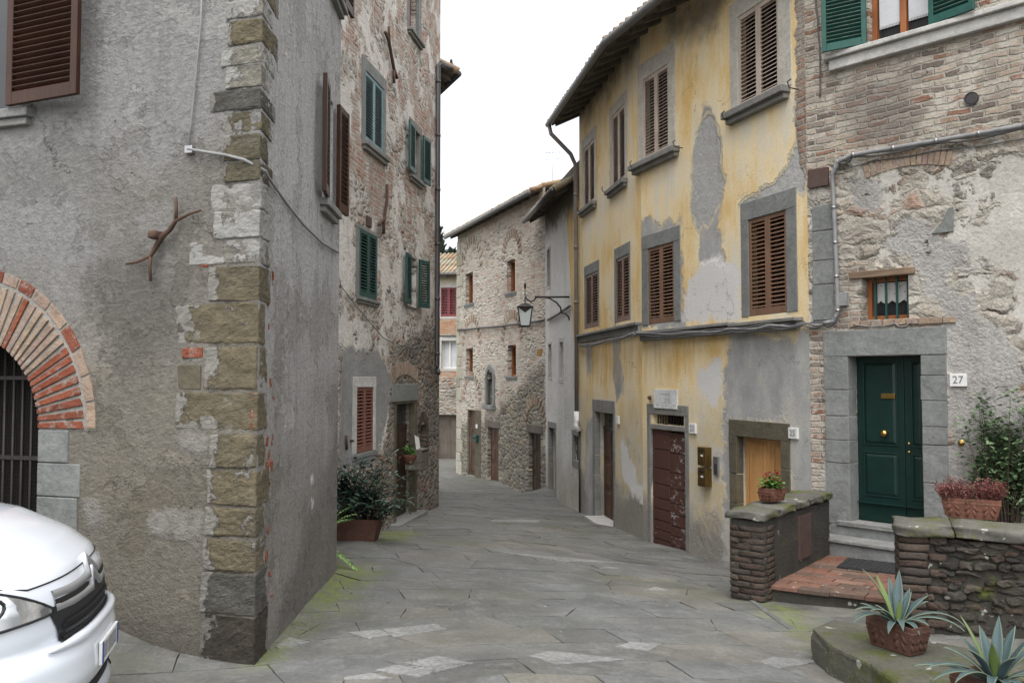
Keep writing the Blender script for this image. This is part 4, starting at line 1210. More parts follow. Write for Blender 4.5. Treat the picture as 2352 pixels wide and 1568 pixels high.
sP = FC.L - .4; zt_, zb_ = FC.pix(1003, 150)[1], FC.pix(1000, 850)[1]
q.tube([(sP + .55, -.2, zt_ + .08), (sP + .1, -.09, zt_ + .04), (sP, -.06, zt_ - .05), (sP, -.06, zb_ + .1), (sP - .03, -.08, zb_), (sP - .16, -.12, zb_ - .06)], .048, n=10)
for zz in np.linspace(zb_ + .3, zt_ - .4, 6): q.tube([(sP, -.06, zz), (sP, -.06, zz + .05)], .055, n=10)
q.build('downpipe', M_pipe_d, tall, FC.M)
# eaves of the lower wing behind, seen past the corner
FC2 = Fr((FC.b.x - .08, FC.b.y + .04), (FC.b.x - 2.3, FC.b.y + 5.2))
zE = pt(1051, 166, 17.7).z
eave(tall, [FC2], zE, out=.40, rise=.16, back=3, brise=.8, gut=M_pipe_d, nm='wing_roof', ext0=-.02)
wall(tall, FC2, 0, FC2.L, -2, zE + .1, [], M_C, {'up': lambda S, Z: S * 0 - 3, 'grey': lambda S, Z: S * 0 - 3, 'rubble': lambda S, Z: S * 0 - 3}, res=.4, name='wing_wall', front=.05)

# ================================================================== coursed rubble house across the end (face S)
far = empty('coursed_stone_house', (SL[0], SL[1], -2), 'pale coursed stone house with small windows turning the street corner', 'house')
hS = []
for bxx, lab in (((1069, 1086, 627, 697), None), ((1164, 1183, 597, 671), None), ((1070, 1086, 800, 864), None), ((1166, 1185, 792, 864), None)):
    win(far, FS, hS, bxx, depth=.2, sill=(.12, .03, .12), silm=M_pietra2, wm=M_win_o, mull=False)
door(far, FS, hS, (1077, 1092, 942, 1092), depth=.07, m=M_door_b, leaves=((0, 1, ((.05, .3), (.36, .62), (.68, .95))),), sur=(.12, .55, .02), surm=M_ochre, step=(.1, .05, .12), stepm=M_pietra)
door(far, FS, hS, (1120, 1145, 980, 1106), depth=.1, m=M_door_b, leaves=((0, .5, ((.04, .3), (.36, .62), (.68, .95))), (.5, 1, ((.04, .3), (.36, .62), (.68, .95)))), step=(.1, .05, .1), stepm=M_pietra)
door(far, FS, hS, (1215, 1242, 990, 1138), depth=.1, m=M_door_d, leaves=((0, .5, ((.04, .3), (.36, .62), (.68, .95))), (.5, 1, ((.04, .3), (.36, .62), (.68, .95)))), step=(.1, .12, .12), stepm=M_pale)
a_, b_, c_, d_ = FS.box(1117, 1145, 974, 979); MB().box(a_ - .1, b_ + .12, -.02, .2, d_ - .1, d_ + .1).build('door_lintel', M_greywood, far, FS.M, .01)
a_, b_, c_, d_ = FS.box(1213, 1243, 984, 990); MB().box(a_ - .1, b_ + .12, -.02, .2, d_ - .12, d_ + .1).build('door_lintel', M_greywood, far, FS.M, .01)
# shrine niche with stone frame
a_, b_, c_, d_ = FS.box(1120, 1134, 870, 930)
hS.append((a_, b_, c_, d_, .3))
rr = (b_ - a_) / 2
q = MB()
q.box(a_ - .14, a_, -.05, .1, c_, d_); q.box(b_, b_ + .14, -.05, .1, c_, d_); q.box(a_ - .2, b_ + .2, -.12, .1, c_ - .12, c_ - .002)
for i in range(11):
    a0, a1 = math.pi * i / 11, math.pi * (i + 1) / 11
    q.prism([((a_ + b_) / 2 + r * math.cos(a), d_ + r * math.sin(a)) for r, a in ((rr, a0), (rr + .14, a0), (rr + .14, a1), (rr, a1))], -.05, .1)
nf = q.build('niche_frame', M_pietra2, far, FS.M, .006)
q = MB()
q.box(a_, b_, .3, .33, c_ - .1, d_ + rr); q.build('niche_back', M_greywood, nf, FS.M)
hS.append((a_ + .03, b_ - .03, d_ - .001, d_ + rr * .75, .3))
q = MB()
q.lathe([(.0, 0), (.12, 0), (.11, .15), (.09, .45), (.12, .6), (.06, .72), (.075, .8), (.06, .88), (0, .92)], ((a_ + b_) / 2, .16, c_), 0, 12)
q.build('shrine_statuette', M_ochre, nf, FS.M)
a_, b_, c_, d_ = FS.box(1094, 1101, 998, 1013)
# blind relieving arches over the openings
for x, y, w_ in ((1083, 621, 40), (1175, 590, 34), (1083, 794, 36), (1176, 783, 40), (1083, 922, 34), (1229, 984, 44)):
    s_, z_ = FS.pix(x, y); rr = FS.pix(x + w_ / 2, y)[0] - s_
    q = MB()
    for i in range(13):
        an = math.pi * (i + .5) / 13
        q.box(-.045, .045, -.015 - random.uniform(0, .01), .1, rr - .02, rr + .22, 0, Matrix.Translation((s_, 0, z_)) @ Matrix.Rotation(math.pi / 2 - an, 4, 'Y'))
    q.build('relieving_arch', M_vousp, far, FS.M, .006)
q = MB()
zz = -2.6; i = 0
while zz < 6.2:                                              # corner stones at the free edge
    h = random.uniform(.28, .5); w_ = (.38, .62)[i % 2] + random.uniform(-.08, .08)
    q.box(-.02, w_, -.02 - random.uniform(0, .012), .4, zz + .006, zz + h - .006, jit=.008); zz += h; i += 1
q.build('quoin', stone_mat('pale_corner_stone', [(.34, .32, .25), (.42, .40, .34), (.28, .26, .2)], .9), far, FS.M, .015)
zW = pt(1030, 545, 29.7).z + .06
wall(far, FS, 0, FS.L, -2.6, zW + .1, hS, M_S, {'rubble': [[(1050, 980), (1120, 960), (1250, 830), (1260, 1150), (1050, 1110)]], 'corner': lambda S, Z: .02 - S, 'ochre': [[(1233, 800), (1246, 800), (1246, 818), (1233, 818)]]}, res=.12)
eave(far, [FS], pt(1030, 545, 29.7).z, out=.26, rise=.12, back=3.5, brise=1.0, gut=M_gutter, ext0=.3, ext1=-.2, raft=.6)
shell(far, [tuple(FS.world(0.0, .003, 0)[:2]), tuple(FS.world(0.1, .5, 0)[:2]), tuple(FS.world(FS.L - .02, .5, 0)[:2]), (SL[0] + 6, SL[1] + 6), (SL[0] + 2.4, SL[1] + 5)], -2.6, zW + .3, M_S)

# ================================================================== limewashed narrow house (face D)
nar = empty('limewashed_house', (Y1[0], Y1[1], -1.4), 'narrow grey limewashed house with low dark eaves and a yellow edge', 'house')
hD = []
win(nar, FD, hD, (1257, 1264, 572, 658), depth=.3, mull=False, sur=(.06, .06, .06, .06), surm=M_pale)
win(nar, FD, hD, (1260.5, 1267, 790, 866), depth=.3, mull=False, sur=(.06, .06, .06, .06), surm=M_pale)
win(nar, FD, hD, (1286, 1294, 785, 870), depth=.3, mull=False, sur=(.08, .08, .1, .1), surm=M_pale)
w_, bx = win(nar, FD, hD, (1317, 1332, 1000, 1058), depth=.26, mull=False, sur=(.1, .1, .14, .12), surm=M_pietra, wm=M_greywood)
q = MB()
for f in (.25, .5, .75): q.tube([(bx[0] + (bx[1] - bx[0]) * f, .06, bx[2]), (bx[0] + (bx[1] - bx[0]) * f, .06, bx[3])], .012, n=6)
for f in (.33, .66): q.tube([(bx[0], .06, bx[2] + (bx[3] - bx[2]) * f), (bx[1], .06, bx[2] + (bx[3] - bx[2]) * f)], .012, n=6)
q.build('window_bars', M_rust, w_, FD.M)
door(nar, FD, hD, (1262, 1276, 982, 1142), depth=.2, m=M_door_d, leaves=((0, 1, ((.05, .45), (.5, .95))),), sur=(.14, .1, .14), surm=M_pietra, step=(.12, .1, .14), stepm=M_white)
zD = FD.pix(1300, 425)[1] + .25
wall(nar, FD, 0, FD.L, -2.2, zD, hD, M_D, {'low': lambda S, Z: -.2 - Z, 'yellow': [[(1293, 380), (1350, 380), (1350, 1000), (1338, 975), (1320, 800)]], 'dark_area': lambda S, Z: Z - (zD - 1.0)}, res=.12)
eave(nar, [FD], pt(1214, 506, 22.5).z, out=.42, rise=.25, back=3.5, brise=1.2, gut=M_pipe_d, ext0=.35, ext1=-.35, raft=.5)
shell(nar, [tuple(FD.world(-.0, .01, 0)[:2]), tuple(FD.world(.1, .55, 0)[:2]), tuple(FD.world(FD.L - .02, .55, 0)[:2]), tuple(FD.world(FD.L, 5, 0)[:2]), tuple(FD.world(0, 5, 0)[:2])], -2.2, zD, M_D)

# ================================================================== yellow house (faces Y1 and Y2)
yel = empty('yellow_house', (Y2[0], Y2[1], -1), 'faded yellow plaster house with brown louvred shutters and curved eaves', 'house')
h1, h2 = [], []
shw = dict(shut='closed', slat=.052, ins=.0, depth=.2)
win(yel, FY1, h1, (1341, 1366, 330, 474), sur=(.13, .13, 0, .22), surm=M_frame, sill=(.16, .12, .14), shm=M_shw, **shw)
win(yel, FY1, h1, (1406, 1436, 252, 425), sur=(.14, .14, 0, .2), surm=M_frame, sill=(.16, .12, .14), shm=M_shw, **shw)
win(yel, FY1, h1, (1346, 1374, 627, 752), sur=(.10, .08, 0, .2), surm=M_pietra2, shm=M_shb, **shw)
win(yel, FY1, h1, (1416, 1446, 588, 738), sur=(.10, .06, 0, .2), surm=M_pietra2, shm=M_shb, **shw)
win(yel, FY2, h2, (1477, 1537, 164, 360), sur=(.16, .18, 0, .28), surm=M_frame, sill=(.3, .14, .16), shm=M_shw, **shw)
win(yel, FY2, h2, (1695, 1790, 8, 232), sur=(.18, .24, 0, .22), surm=M_frame, sill=(.22, .15, .16), shm=M_shw, **shw)
win(yel, FY2, h2, (1489, 1549, 562, 742), sur=(.2, .18, 0, .22), surm=M_pietra2, shm=M_shwb, **shw)
win(yel, FY2, h2, (1720, 1808, 492, 722), sur=(.16, .2, 0, .24), surm=M_pietra2, shm=M_shwb, **shw)
q = MB()                                                     # sill course under the first-floor windows
z_ = FY1.pix(1400, 755)[1]
q.box(0.05, FY1.L - .01, -.11, .02, z_ - .05, z_, jit=.004); q.box(.05, FY1.L - .02, -.06, .02, z_ - .17, z_ - .05, jit=.004)
q.build('string_course', M_pietra, yel, FY1.M, .008)
q = MB()
z_ = FY2.pix(1590, 750)[1]; sm = FY2.pix(1690, 745)[0]
q.box(.02, sm - .01, -.13, .02, z_ - .05, z_, jit=.004); q.box(.04, sm - .04, -.07, .02, z_ - .16, z_ - .05, jit=.004)
z_ = FY2.pix(1770, 735)[1]
q.box(sm + .01, FY2.L - .1, -.14, .02, z_ - .05, z_, jit=.004); q.box(sm + .04, FY2.L - .16, -.07, .02, z_ - .15, z_ - .05, jit=.004)
q.build('string_course', M_pietra, yel, FY2.M, .008)
for fr_, pts_ in ((FY1, ((1393, 445), (1336, 490))), (FY2, ((1457, 388), (1557, 342), (1670, 278), (1822, 208)))):
    for x, y in pts_:
        p = on(fr_, x, y, -.1)
        MB().tube([(p[0], -.02, p[2] + .02), (p[0], -.16, p[2] + .03), (p[0] + .02, -.2, p[2] + .09), (p[0] + .09, -.2, p[2] + .1)], .008, n=5).build('shutter_hook', M_rust, yel, fr_.M)
d4 = ((0, .5, ((.03, .3), (.34, .62), (.66, .97))), (.5, 1, ((.03, .3), (.34, .62), (.66, .97))))
door(yel, FY1, h1, (1368, 1410, 947, 1196), depth=.17, m=M_door_b, leaves=d4, sur=(.18, .1, .24), surm=M_pietra, transom=.32, step=(.02, .22, .13), stepm=M_pale)
# door with boards of peeling red paint, slot above
a_, b_, c_, d_ = FY2.box(1495, 1575, 988, 1268)
h2.append((a_, b_, c_ - .3, d_, .3))
q = MB()
bds = [.0, .075, .155, .235, .33, .42, .54, .67, .83, 1.0]
for k in range(2):
    x0, x1 = a_ + (b_ - a_) * k / 2 + .004, a_ + (b_ - a_) * (k + 1) / 2 - .003
    for u, v in zip(bds[:-1], bds[1:]):
        f0, f1 = c_ + (d_ - c_) * u, c_ + (d_ - c_) * v
        q.box(x0, x1, .035 + .012 * k, .08, f0 + .006 - .03 * k, f1 - .006 - .03 * k, jit=.002)
dr = q.build('door', M_reddoor, yel, FY2.M, .005)
dr['label'] = 'dark red boarded door with flaking paint'
n_ = len(dr.data.vertices); vattr(dr.data, 'bare', [1.0 if (i // 8) >= 9 else -.3 for i in range(n_)])
q = MB(); q.box(a_, a_ + .01, .09, .1, c_, d_)
ta, tb_, tc_, td_ = FY2.box(1499, 1571, 953, 976)
h2.append((ta, tb_, tc_, td_, .3))
MB().box(ta - .05, tb_ + .05, .3, .32, tc_ - .05, td_ + .05).build('transom', M_black, dr, FY2.M)
q = MB()
for i in range(12): q.tube([(ta + (tb_ - ta) * (i + .5) / 12, .08, tc_), (ta + (tb_ - ta) * (i + .5) / 12, .08, td_)], .008, n=5)
q.build('transom_bars', M_iron, dr, FY2.M)
q = MB()
q.box(a_ - .1, a_, -.012, .2, c_ - .3, td_ + .0, jit=.003); q.box(b_, b_ + .11, -.012, .2, c_ - .3, td_ + .0, jit=.003)
q.box(a_ - .102, b_ + .112, -.016, .2, td_ + .002, td_ + .16, jit=.004); q.box(a_ + .002, b_ - .002, -.006, .2, d_ + .002, tc_ - .002, jit=.004)
q.build('stone_surround', M_pietra, yel, FY2.M, .008)
MB().tube([on(FY2, 1493, 912, .0), on(FY2, 1491, 913, -.1)], .03, n=8).build('pipe_stub', M_rust, yel, FY2.M)
o_, bx = door(yel, FY2, h2, (1694, 1797, 1006, 1310), depth=.13, m=M_door_o, leaves=((0, .58, ((.03, .22), (.27, .96))), (.58, 1, ((.03, .22), (.27, .96)))), sur=(.17, .17, .22), surm=M_ochre)
polyT = [(1622, 264), (1636, 272), (1645, 288), (1655, 350), (1662, 420), (1650, 470), (1628, 510), (1602, 525), (1590, 480), (1592, 380), (1602, 300)]
zT = pt(1270, 300, 19.2).z
no = lambda S, Z: S * 0 - 3
wall(yel, FY1, 0, FY1.L, -2.2, zT + .3, h1, M_Y, {'low': lambda S, Z: 1.2 - Z, 'base': lambda S, Z: -.15 - Z, 'grey': [[(1348, 790), (1362, 790), (1362, 860), (1348, 860)], [(1410, 760), (1425, 760), (1430, 900), (1415, 930), (1408, 850)], [(1345, 960), (1372, 960), (1372, 1200), (1345, 1200)]],
     'peel': no, 'white': [[(1425, 1020), (1440, 1030), (1475, 1120), (1480, 1150), (1450, 1130), (1430, 1090)]], 'rust': [[(1345, 790), (1475, 770), (1475, 850), (1420, 880), (1350, 880)]], 'dark_area': lambda S, Z: Z - zT + .05, 'brick': no}, res=.09)
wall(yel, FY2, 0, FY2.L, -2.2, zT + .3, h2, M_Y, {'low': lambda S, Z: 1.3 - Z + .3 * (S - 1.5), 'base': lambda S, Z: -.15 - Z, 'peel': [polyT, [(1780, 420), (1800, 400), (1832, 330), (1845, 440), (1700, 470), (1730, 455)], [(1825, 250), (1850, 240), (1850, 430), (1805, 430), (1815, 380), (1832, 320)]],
     'grey': [[(1612, 235), (1640, 240), (1655, 420), (1660, 600), (1610, 600), (1600, 450)], [(1672, 770), (1780, 760), (1870, 760), (1870, 880), (1840, 960), (1680, 980), (1665, 900)], [(1665, 960), (1700, 960), (1700, 1300), (1660, 1300)], [(1800, 900), (1880, 900), (1880, 1150), (1810, 1150)], [(1470, 510), (1560, 515), (1570, 750), (1475, 755)]],
     'white': [[(1565, 738), (1570, 690), (1588, 625), (1640, 580), (1700, 622), (1700, 738)], [(1600, 850), (1655, 830), (1662, 900), (1640, 925), (1605, 905)]],
     'rust': [[(1475, 770), (1600, 770), (1590, 850), (1560, 870), (1500, 860), (1480, 900)]], 'dark_area': [[(1530, 40), (1660, -40), (1640, 60), (1590, 90), (1545, 80)]], 'brick': [[(1868, 700), (1892, 700), (1900, 1150), (1868, 1150), (1872, 980), (1866, 880)], [(1828, -50), (1880, -50), (1880, 330), (1845, 420), (1828, 300)]]}, res=.07)
eave(yel, [FY1, FY2], zT, out=.55, rise=.26, back=4, brise=1.5, gut=M_gutter, ext0=.25, ext1=.35, raft=.45)
shell(yel, [tuple(FY1.world(0, .01, 0)[:2]), tuple(FY1.world(.1, .55, 0)[:2]), tuple(FY2.world(0.1, .55, 0)[:2]), tuple(FY2.world(FY2.L - .05, .55, 0)[:2]), tuple(FY2.world(FY2.L, 5, 0)[:2]), tuple(FY1.world(0, 5, 0)[:2])], -2.2, zT + .35, M_D)
q = MB()                                                     # downpipe at the left edge
W_ = lambda x, y, o: FY1.world(*([FY1.pix(x, y, o)[0], o, FY1.pix(x, y, o)[1]]))
s0 = .06
e0 = FY1.world(-.12, -.64, zT - .03)
q.tube([e0, FY1.world(-.1, -.6, zT - .22), FY1.world(s0 - .02, -.2, FY1.pix(1322, 365)[1]), FY1.world(s0, -.1, FY1.pix(1326, 385)[1]), FY1.world(s0, -.09, FY1.pix(1330, 600)[1]), FY1.world(s0, -.09, FY1.pix(1338, 945)[1])], .046, n=10)
for y in (455, 575, 700): p = FY1.world(s0, -.09, FY1.pix(1328, y)[1]); q.tube([p, p + Vector((0, 0, .07))], .055, n=10)
dp = q.build('downpipe', M_pipe, yel, Matrix.Identity(4))
z0_, z1_ = FY1.pix(1338, 945)[1], FY1.pix(1338, 975)[1]
MB().tube([FY1.world(s0, -.09, z0_), FY1.world(s0, -.09, z1_ + .1), FY1.world(s0 + .04, -.12, z1_), FY1.world(s0 + .06, -.05, z1_ - .14)], .06, n=10).build('pipe_shoe', M_white, dp, Matrix.Identity(4))
MB().tube([FY1.world(s0 - .02, -.03, z1_), FY1.world(s0, -.03, gfz(*FY1.world(s0, 0, 0)[:2]))], .022, n=6).build('lower_pipe', M_pipe_d, dp, Matrix.Identity(4))

# ================================================================== brick and rubble house at the right (face H)
bri = empty('brick_house', (J3[0], J3[1], -.7), 'weathered brick and rubble house with a green front door at the right', 'house')
hH = []
w_, bx = win(bri, FH, hH, (1992, 2137, -330, 86), depth=.16, shut=(14, 10), shm=M_shg, slat=.045, leafw=.50, gap=.05, wm=M_win_o, st=.055, mid=.5)
ca, cb, cc, cd = bx
q = MB()
for x0, x1 in ((ca + .07, (ca + cb) / 2 - .05), ((ca + cb) / 2 + .05, cb - .07)):
    n_ = 14
    zb = FH.pix(2060, 45)[1] + .02
    q.box(x0, x1, .128, .134, zb, cd - .05)
    for i in range(n_): q.box(x0 + (x1 - x0) * i / n_, x0 + (x1 - x0) * (i + .6) / n_, .128, .133, zb - .03, zb)
q.build('curtain', M_curtain, w_, FH.M)
s0_, z0_ = FH.pix(1900, 158)[0], cc
q = MB()
q.box(s0_, FH.L, -.12, .05, z0_ - .06, z0_ - .003, jit=.003)
q.box(s0_ + .05, FH.L, -.07, .04, z0_ - .19, z0_ - .06, jit=.004)
q.build('long_sill', M_pale, bri, FH.M, .012)
w_, bx = win(bri, FH, hH, (1981, 2087, 634, 733), depth=.2, wm=M_win_o, mull=False)
ca, cb, cc, cd = bx
q = MB()
for i in range(4):
    x_ = ca + (cb - ca) * (.22 + .235 * i); q.box(x_ - .011, x_ + .011, .07, .09, cc - .01, cd + .02)
q.build('window_bars', M_shg2, w_, FH.M)
q = MB()
xs = np.linspace(ca + .1, cb - .05, 25); zb = cc + (cd - cc) * .46
for u, v in zip(xs[:-1], xs[1:]):
    dz = .035 * abs(math.sin((u - ca) / (cb - ca) * math.pi * 4))
    q.add([(u, .165, zb - dz), (v, .165, zb - dz), (v, .165, cd - .06), (u, .165, cd - .06)], [(0, 1, 2, 3)])
q.build('lace_curtain', M_lace, w_, FH.M)
a_, b_ = FH.pix(1952, 628)[0], FH.pix(2102, 622)[0]
MB().box(a_, b_, -.03, .16, cd + .002, cd + .075, jit=.008).build('wooden_lintel', M_lintel, w_, FH.M, .008)
q = MB()
for i in range(9): q.box(ca - .15 + i * .13, ca - .03 + i * .13, -.02 - random.uniform(0, .006), .1, cc - .07, cc - .008, jit=.004)
q.build('brick_sill', M_vousp, w_, FH.M, .005)
# door 27
o_, bx = door(bri, FH, hH, (1951, 2121, 817, 1206), depth=.2, m=M_door_g, leaves=((0, .66, ((.15, .42), (.46, .97))), (.66, 1, ((.15, .42), (.46, .97)))), sur=None)
da, db, dc, dd = bx
dw, dh = db - da, dd - dc
MB().box(da + dw * .36, da + dw * .55, .168, .2, dc + dh * .745, dc + dh * .775).build('letter_slot', M_brass, o_, FH.M, .003)
MB().lathe([(0, .075), (.03, .07), (.042, .05), (.03, .025), (.012, .018), (.012, 0), (.04, -.004), (.04, -.012)], (0, 0, 0), 0, 20, Matrix.Translation((da + dw * .405, .195, dc + dh * .535)) @ Matrix.Rotation(R(90), 4, 'X')).build('door_knob', M_brass, o_, FH.M)
for f in (.43, .48): MB().lathe([(0, .012), (.013, .01), (.016, 0)], (0, 0, 0), 0, 12, Matrix.Translation((da + dw * .71, .2, dc + dh * f)) @ Matrix.Rotation(R(90), 4, 'X')).build('keyhole', M_brass, o_, FH.M)
MB().box(da + .005, db - .005, .165, .2, dc + dh * .105, dc + dh * .112).build('drip_rail', M_door_g, o_, FH.M, .002)
q = MB()
sl, sr = FH.pix(1898, 1000)[0], FH.pix(2178, 1000)[0]
for u0, u1, ys in ((sl, da - .0, (815, 895, 955, 1010, 1062, 1203)), (db, sr, (815, 862, 920, 980, 1022, 1110, 1210))):
    xm = 1925 if u0 < da else 2150
    for y0, y1 in zip(ys[:-1], ys[1:]):
        zt, zb = FH.pix(xm, y0)[1], FH.pix(xm, y1)[1]
        q.box(u0 + random.uniform(-.012, .006) - (.005 if u0 >= db - .1 else 0), u1 + (.005 if u0 < da else 0), -.016 - random.uniform(0, .005), .19, zb + .003, zt - .003, jit=.003)
zt = FH.pix(2040, 755)[1]
q.box(sl - .01, sr + .002, -.022, .19, dd + .001, zt, jit=.004)
q.build('stone_surround', M_pietra2, bri, FH.M, .008)
q = MB()                                                     # stone steps up to the door
def stepb(x0, x1, z0, z1, pr): q.box(x0, x1, -pr, .18, z0, z1, jit=.004)
zt1 = dc - .004
th1 = .05
zt2 = FH.pix(1990, 1235)[1] - .02
st_ = empty('door_steps', FH.world((da + db) / 2, -.2, gfz(*FH.world((da + db) / 2, 0, 0)[:2])), 'grey stone steps up to the green door', 'steps')
q = MB(); stepb(da - .14, db + .12, zt1 - th1, zt1, .08); q.build('tread', M_pietra, st_, FH.M, .008)
q = MB(); stepb(da - .25, db + .22, zt1 - .2, zt1 - .16, .36); q.build('tread', M_pietra, st_, FH.M, .008)
q = MB(); stepb(da - .22, db + .2, zt1 - .165, zt1 - th1 - .002, .05); stepb(da - .21, db + .2, -.8, zt1 - .204, .33); q.build('riser', M_pietra2, st_, FH.M, .006)
# quoin strip between the two houses
q = MB()
for x0, x1, ys in ((1849, 1916, (470, 530, 598, 653, 736)),):
    for y0, y1 in zip(ys[:-1], ys[1:]):
        a_, b_, c_, d_ = FH.box(x0 + 18, x1, y0, y1); q.box(max(a_, .02), b_, -.014, .1, c_ + .004, d_ - .004, jit=.003)
q.build('quoin', M_pietra2, bri, FH.M, .008)
q = MB()
for i in range(15):
    f = i / 14; s_, z_ = FH.pix(1990 + f * 190, 392 - math.sin(f * math.pi) * 14 - f * 30)
    q.box(-.026, .026, -.012, .06, -.09, .09, 0, Matrix.Translation((s_, 0, z_)) @ Matrix.Rotation(R((f - .5) * 30), 4, 'Y'))
q.build('relieving_arch', M_vousp, bri, FH.M, .005)
for x, y, w_, h_ in ((2178, 500, 60, 75),):
    a_, b_, c_, d_ = FH.box(2140, 2190, 478, 535)
    MB().prism([(a_, c_), (b_, c_), (b_, d_), (b_ - .05, d_ - .01), (a_ + .12, c_ + .14)], -.012, .05).build('patch_stone', M_pietra2, bri, FH.M, .006)
wall(bri, FH, 0, FH.L, -1.2, 8.0, hH, M_H, {'brick': [[(1840, -400), (2600, -400), (2600, 260), (2352, 275), (2000, 355), (1900, 370), (1850, 440)], [(1860, 730), (1895, 740), (1895, 1130), (1860, 1130)], [(1925, 600), (1985, 600), (1985, 760), (1925, 760)]],
     'plaster': [[(2180, 330), (2352, 300), (2500, 300), (2500, 900), (2330, 900), (2260, 700), (2130, 620), (2160, 480)]],
     'grey': [[(1945, 400), (1990, 395), (2030, 440), (2010, 500), (1975, 490)], [(2080, 490), (2150, 520), (2230, 560), (2240, 620), (2170, 640), (2250, 720), (2290, 760), (2352, 850), (2352, 960), (2250, 940), (2190, 880), (2170, 740), (2120, 640), (2050, 560)], [(2180, 780), (2352, 860), (2352, 1190), (2180, 1190)], [(2150, 700), (2235, 680), (2235, 740), (2160, 750)]],
     'low': [[(1890, 1060), (1960, 1060), (1960, 1300), (1880, 1300)]], 'dark_area': [[(1935, 205), (2090, 150), (2110, 300), (1990, 330), (1950, 300)]]}, res=.06)
shell(bri, [tuple(FH.world(0, .01, 0)[:2]), tuple(FH.world(.1, .42, 0)[:2]), tuple(FH.world(FH.L - .02, .42, 0)[:2]), tuple(FH.world(FH.L, .003, 0)[:2]), (14, 9), (8, 14)], -1.2, 8.0, M_H)

# ================================================================== house closing the street (face G)
back = empty('red_shuttered_house', (FG.b.x - .5, FG.b.y, -2), 'distant plastered house with red shutters closing the end of the street', 'house')
hG = []
win(back, FG, hG, (1012, 1049, 660, 727), sur=(.14, .14, .1, .14), surm=M_pale, shut='closed', shm=M_shpur, slat=.07, ins=.0)
w_, bx = win(back, FG, hG, (1014, 1049, 782, 846), sur=(.12, .12, .12, .2), surm=M_pale, wm=M_white, gm_=M_curtain)
door(back, FG, hG, (1002, 1062, 952, 1054), depth=.2, m=M_greywood, leaves=((0, .5, ()), (.5, 1, ())), proud=.01)
zG = FG.pix(1030, 634)[1]
wall(back, FG, 0, FG.L, -3, zG + .15, hG, M_Gh, {'brick': [[(990, 732), (1080, 732), (1080, 768), (990, 768)], [(990, 845), (1080, 845), (1080, 900), (990, 900)], [(990, 935), (1080, 935), (1080, 950), (990, 950)]], 'rubble': [[(990, 865), (1080, 865), (1080, 1070), (990, 1070)]]}, res=.2)
eave(back, [FG], zG, out=.35, rise=.12, back=3.2, brise=1.25, gut=M_pipe_d, raft=.7)
shell(back, [tuple(FG.world(0, .4, 0)[:2]), tuple(FG.world(FG.L - .02, .4, 0)[:2]), tuple(FG.world(FG.L, .003, 0)[:2]), (1.5, 44), (-6, 44)], -3, zG + .1, M_Gh)
# ------------------------------------------------------------------ writing
def text_mesh(name, body, size, mat, parent, M, ext=.001):
    cu = bpy.data.curves.new('txt', 'FONT')
    cu.body = body; cu.size = size; cu.align_x = 'CENTER'; cu.align_y = 'CENTER'; cu.extrude = ext
    ob = bpy.data.objects.new('txt', cu); col.objects.link(ob)
    bpy.context.view_layer.update()
    me = bpy.data.meshes.new_from_object(ob.evaluated_get(bpy.context.evaluated_depsgraph_get()))
    bpy.data.objects.remove(ob)
    me.materials.clear(); me.materials.append(mat)
    return link(name, me, parent, M)
def plate(name, fr, box, txt, label, cat, size=.7, m=M_white, th=.012):
    a, b, c, d = fr.box(*box)
    p = MB().box(a, b, -th - .02, .0, c, d).build(name, m, None, fr.M, .003)
    tag(p, label, cat)
    if txt: text_mesh('numeral', txt, (d - c) * size, M_ink, p, fr.M @ Matrix.Translation(((a + b) / 2, -th - .0225, (c + d) / 2)) @ Matrix.Rotation(R(90), 4, 'X'))
    return p, (a, b, c, d)
plate('house_number', FH, (2184, 2222, 858, 887), '27', 'white house number 27 plate beside the green door', 'house number', .85)
plate('house_number', FY2, (1815, 1835, 982, 1007), '25', 'white house number 25 plate beside the honey coloured door', 'house number', .8)
plate('house_number', FY2, (1586, 1601, 972, 995), '23', 'white house number 23 plate beside the peeling red door', 'house number', .8)
plate('house_number', FY1, (1418.5, 1424, 955, 973), None, 'small white number plate beside the brown panelled door', 'house number', .6)
plate('house_number', FS, (1094.5, 1098, 974, 983), None, 'tiny white number plate by the first door of the stone house', 'house number')
p_, (a, b, c, d) = plate('marble_plaque', FY2, (1505, 1558, 894, 938), None, 'white marble plaque with faint lettering above the red door', 'plaque', m=M_marble)
q = MB()
ln = [(.72, .3, .72), (.45, .52, .62), (.45, .66, .74), (.3, .5, .58), (.3, .68, .74), (.15, .12, .24), (.15, .54, .64), (.15, .86, .92)]
for f, x0, x1 in ln:
    n_ = int((x1 - x0) / .035)
    for i in range(max(2, n_)):
        u = x0 + (x1 - x0) * i / max(2, n_); q.box(a + (b - a) * u, a + (b - a) * (u + .022), -.0335, -.031, c + (d - c) * f, c + (d - c) * (f + .05))
q.build('lettering', M_ink, p_, FY2.M)

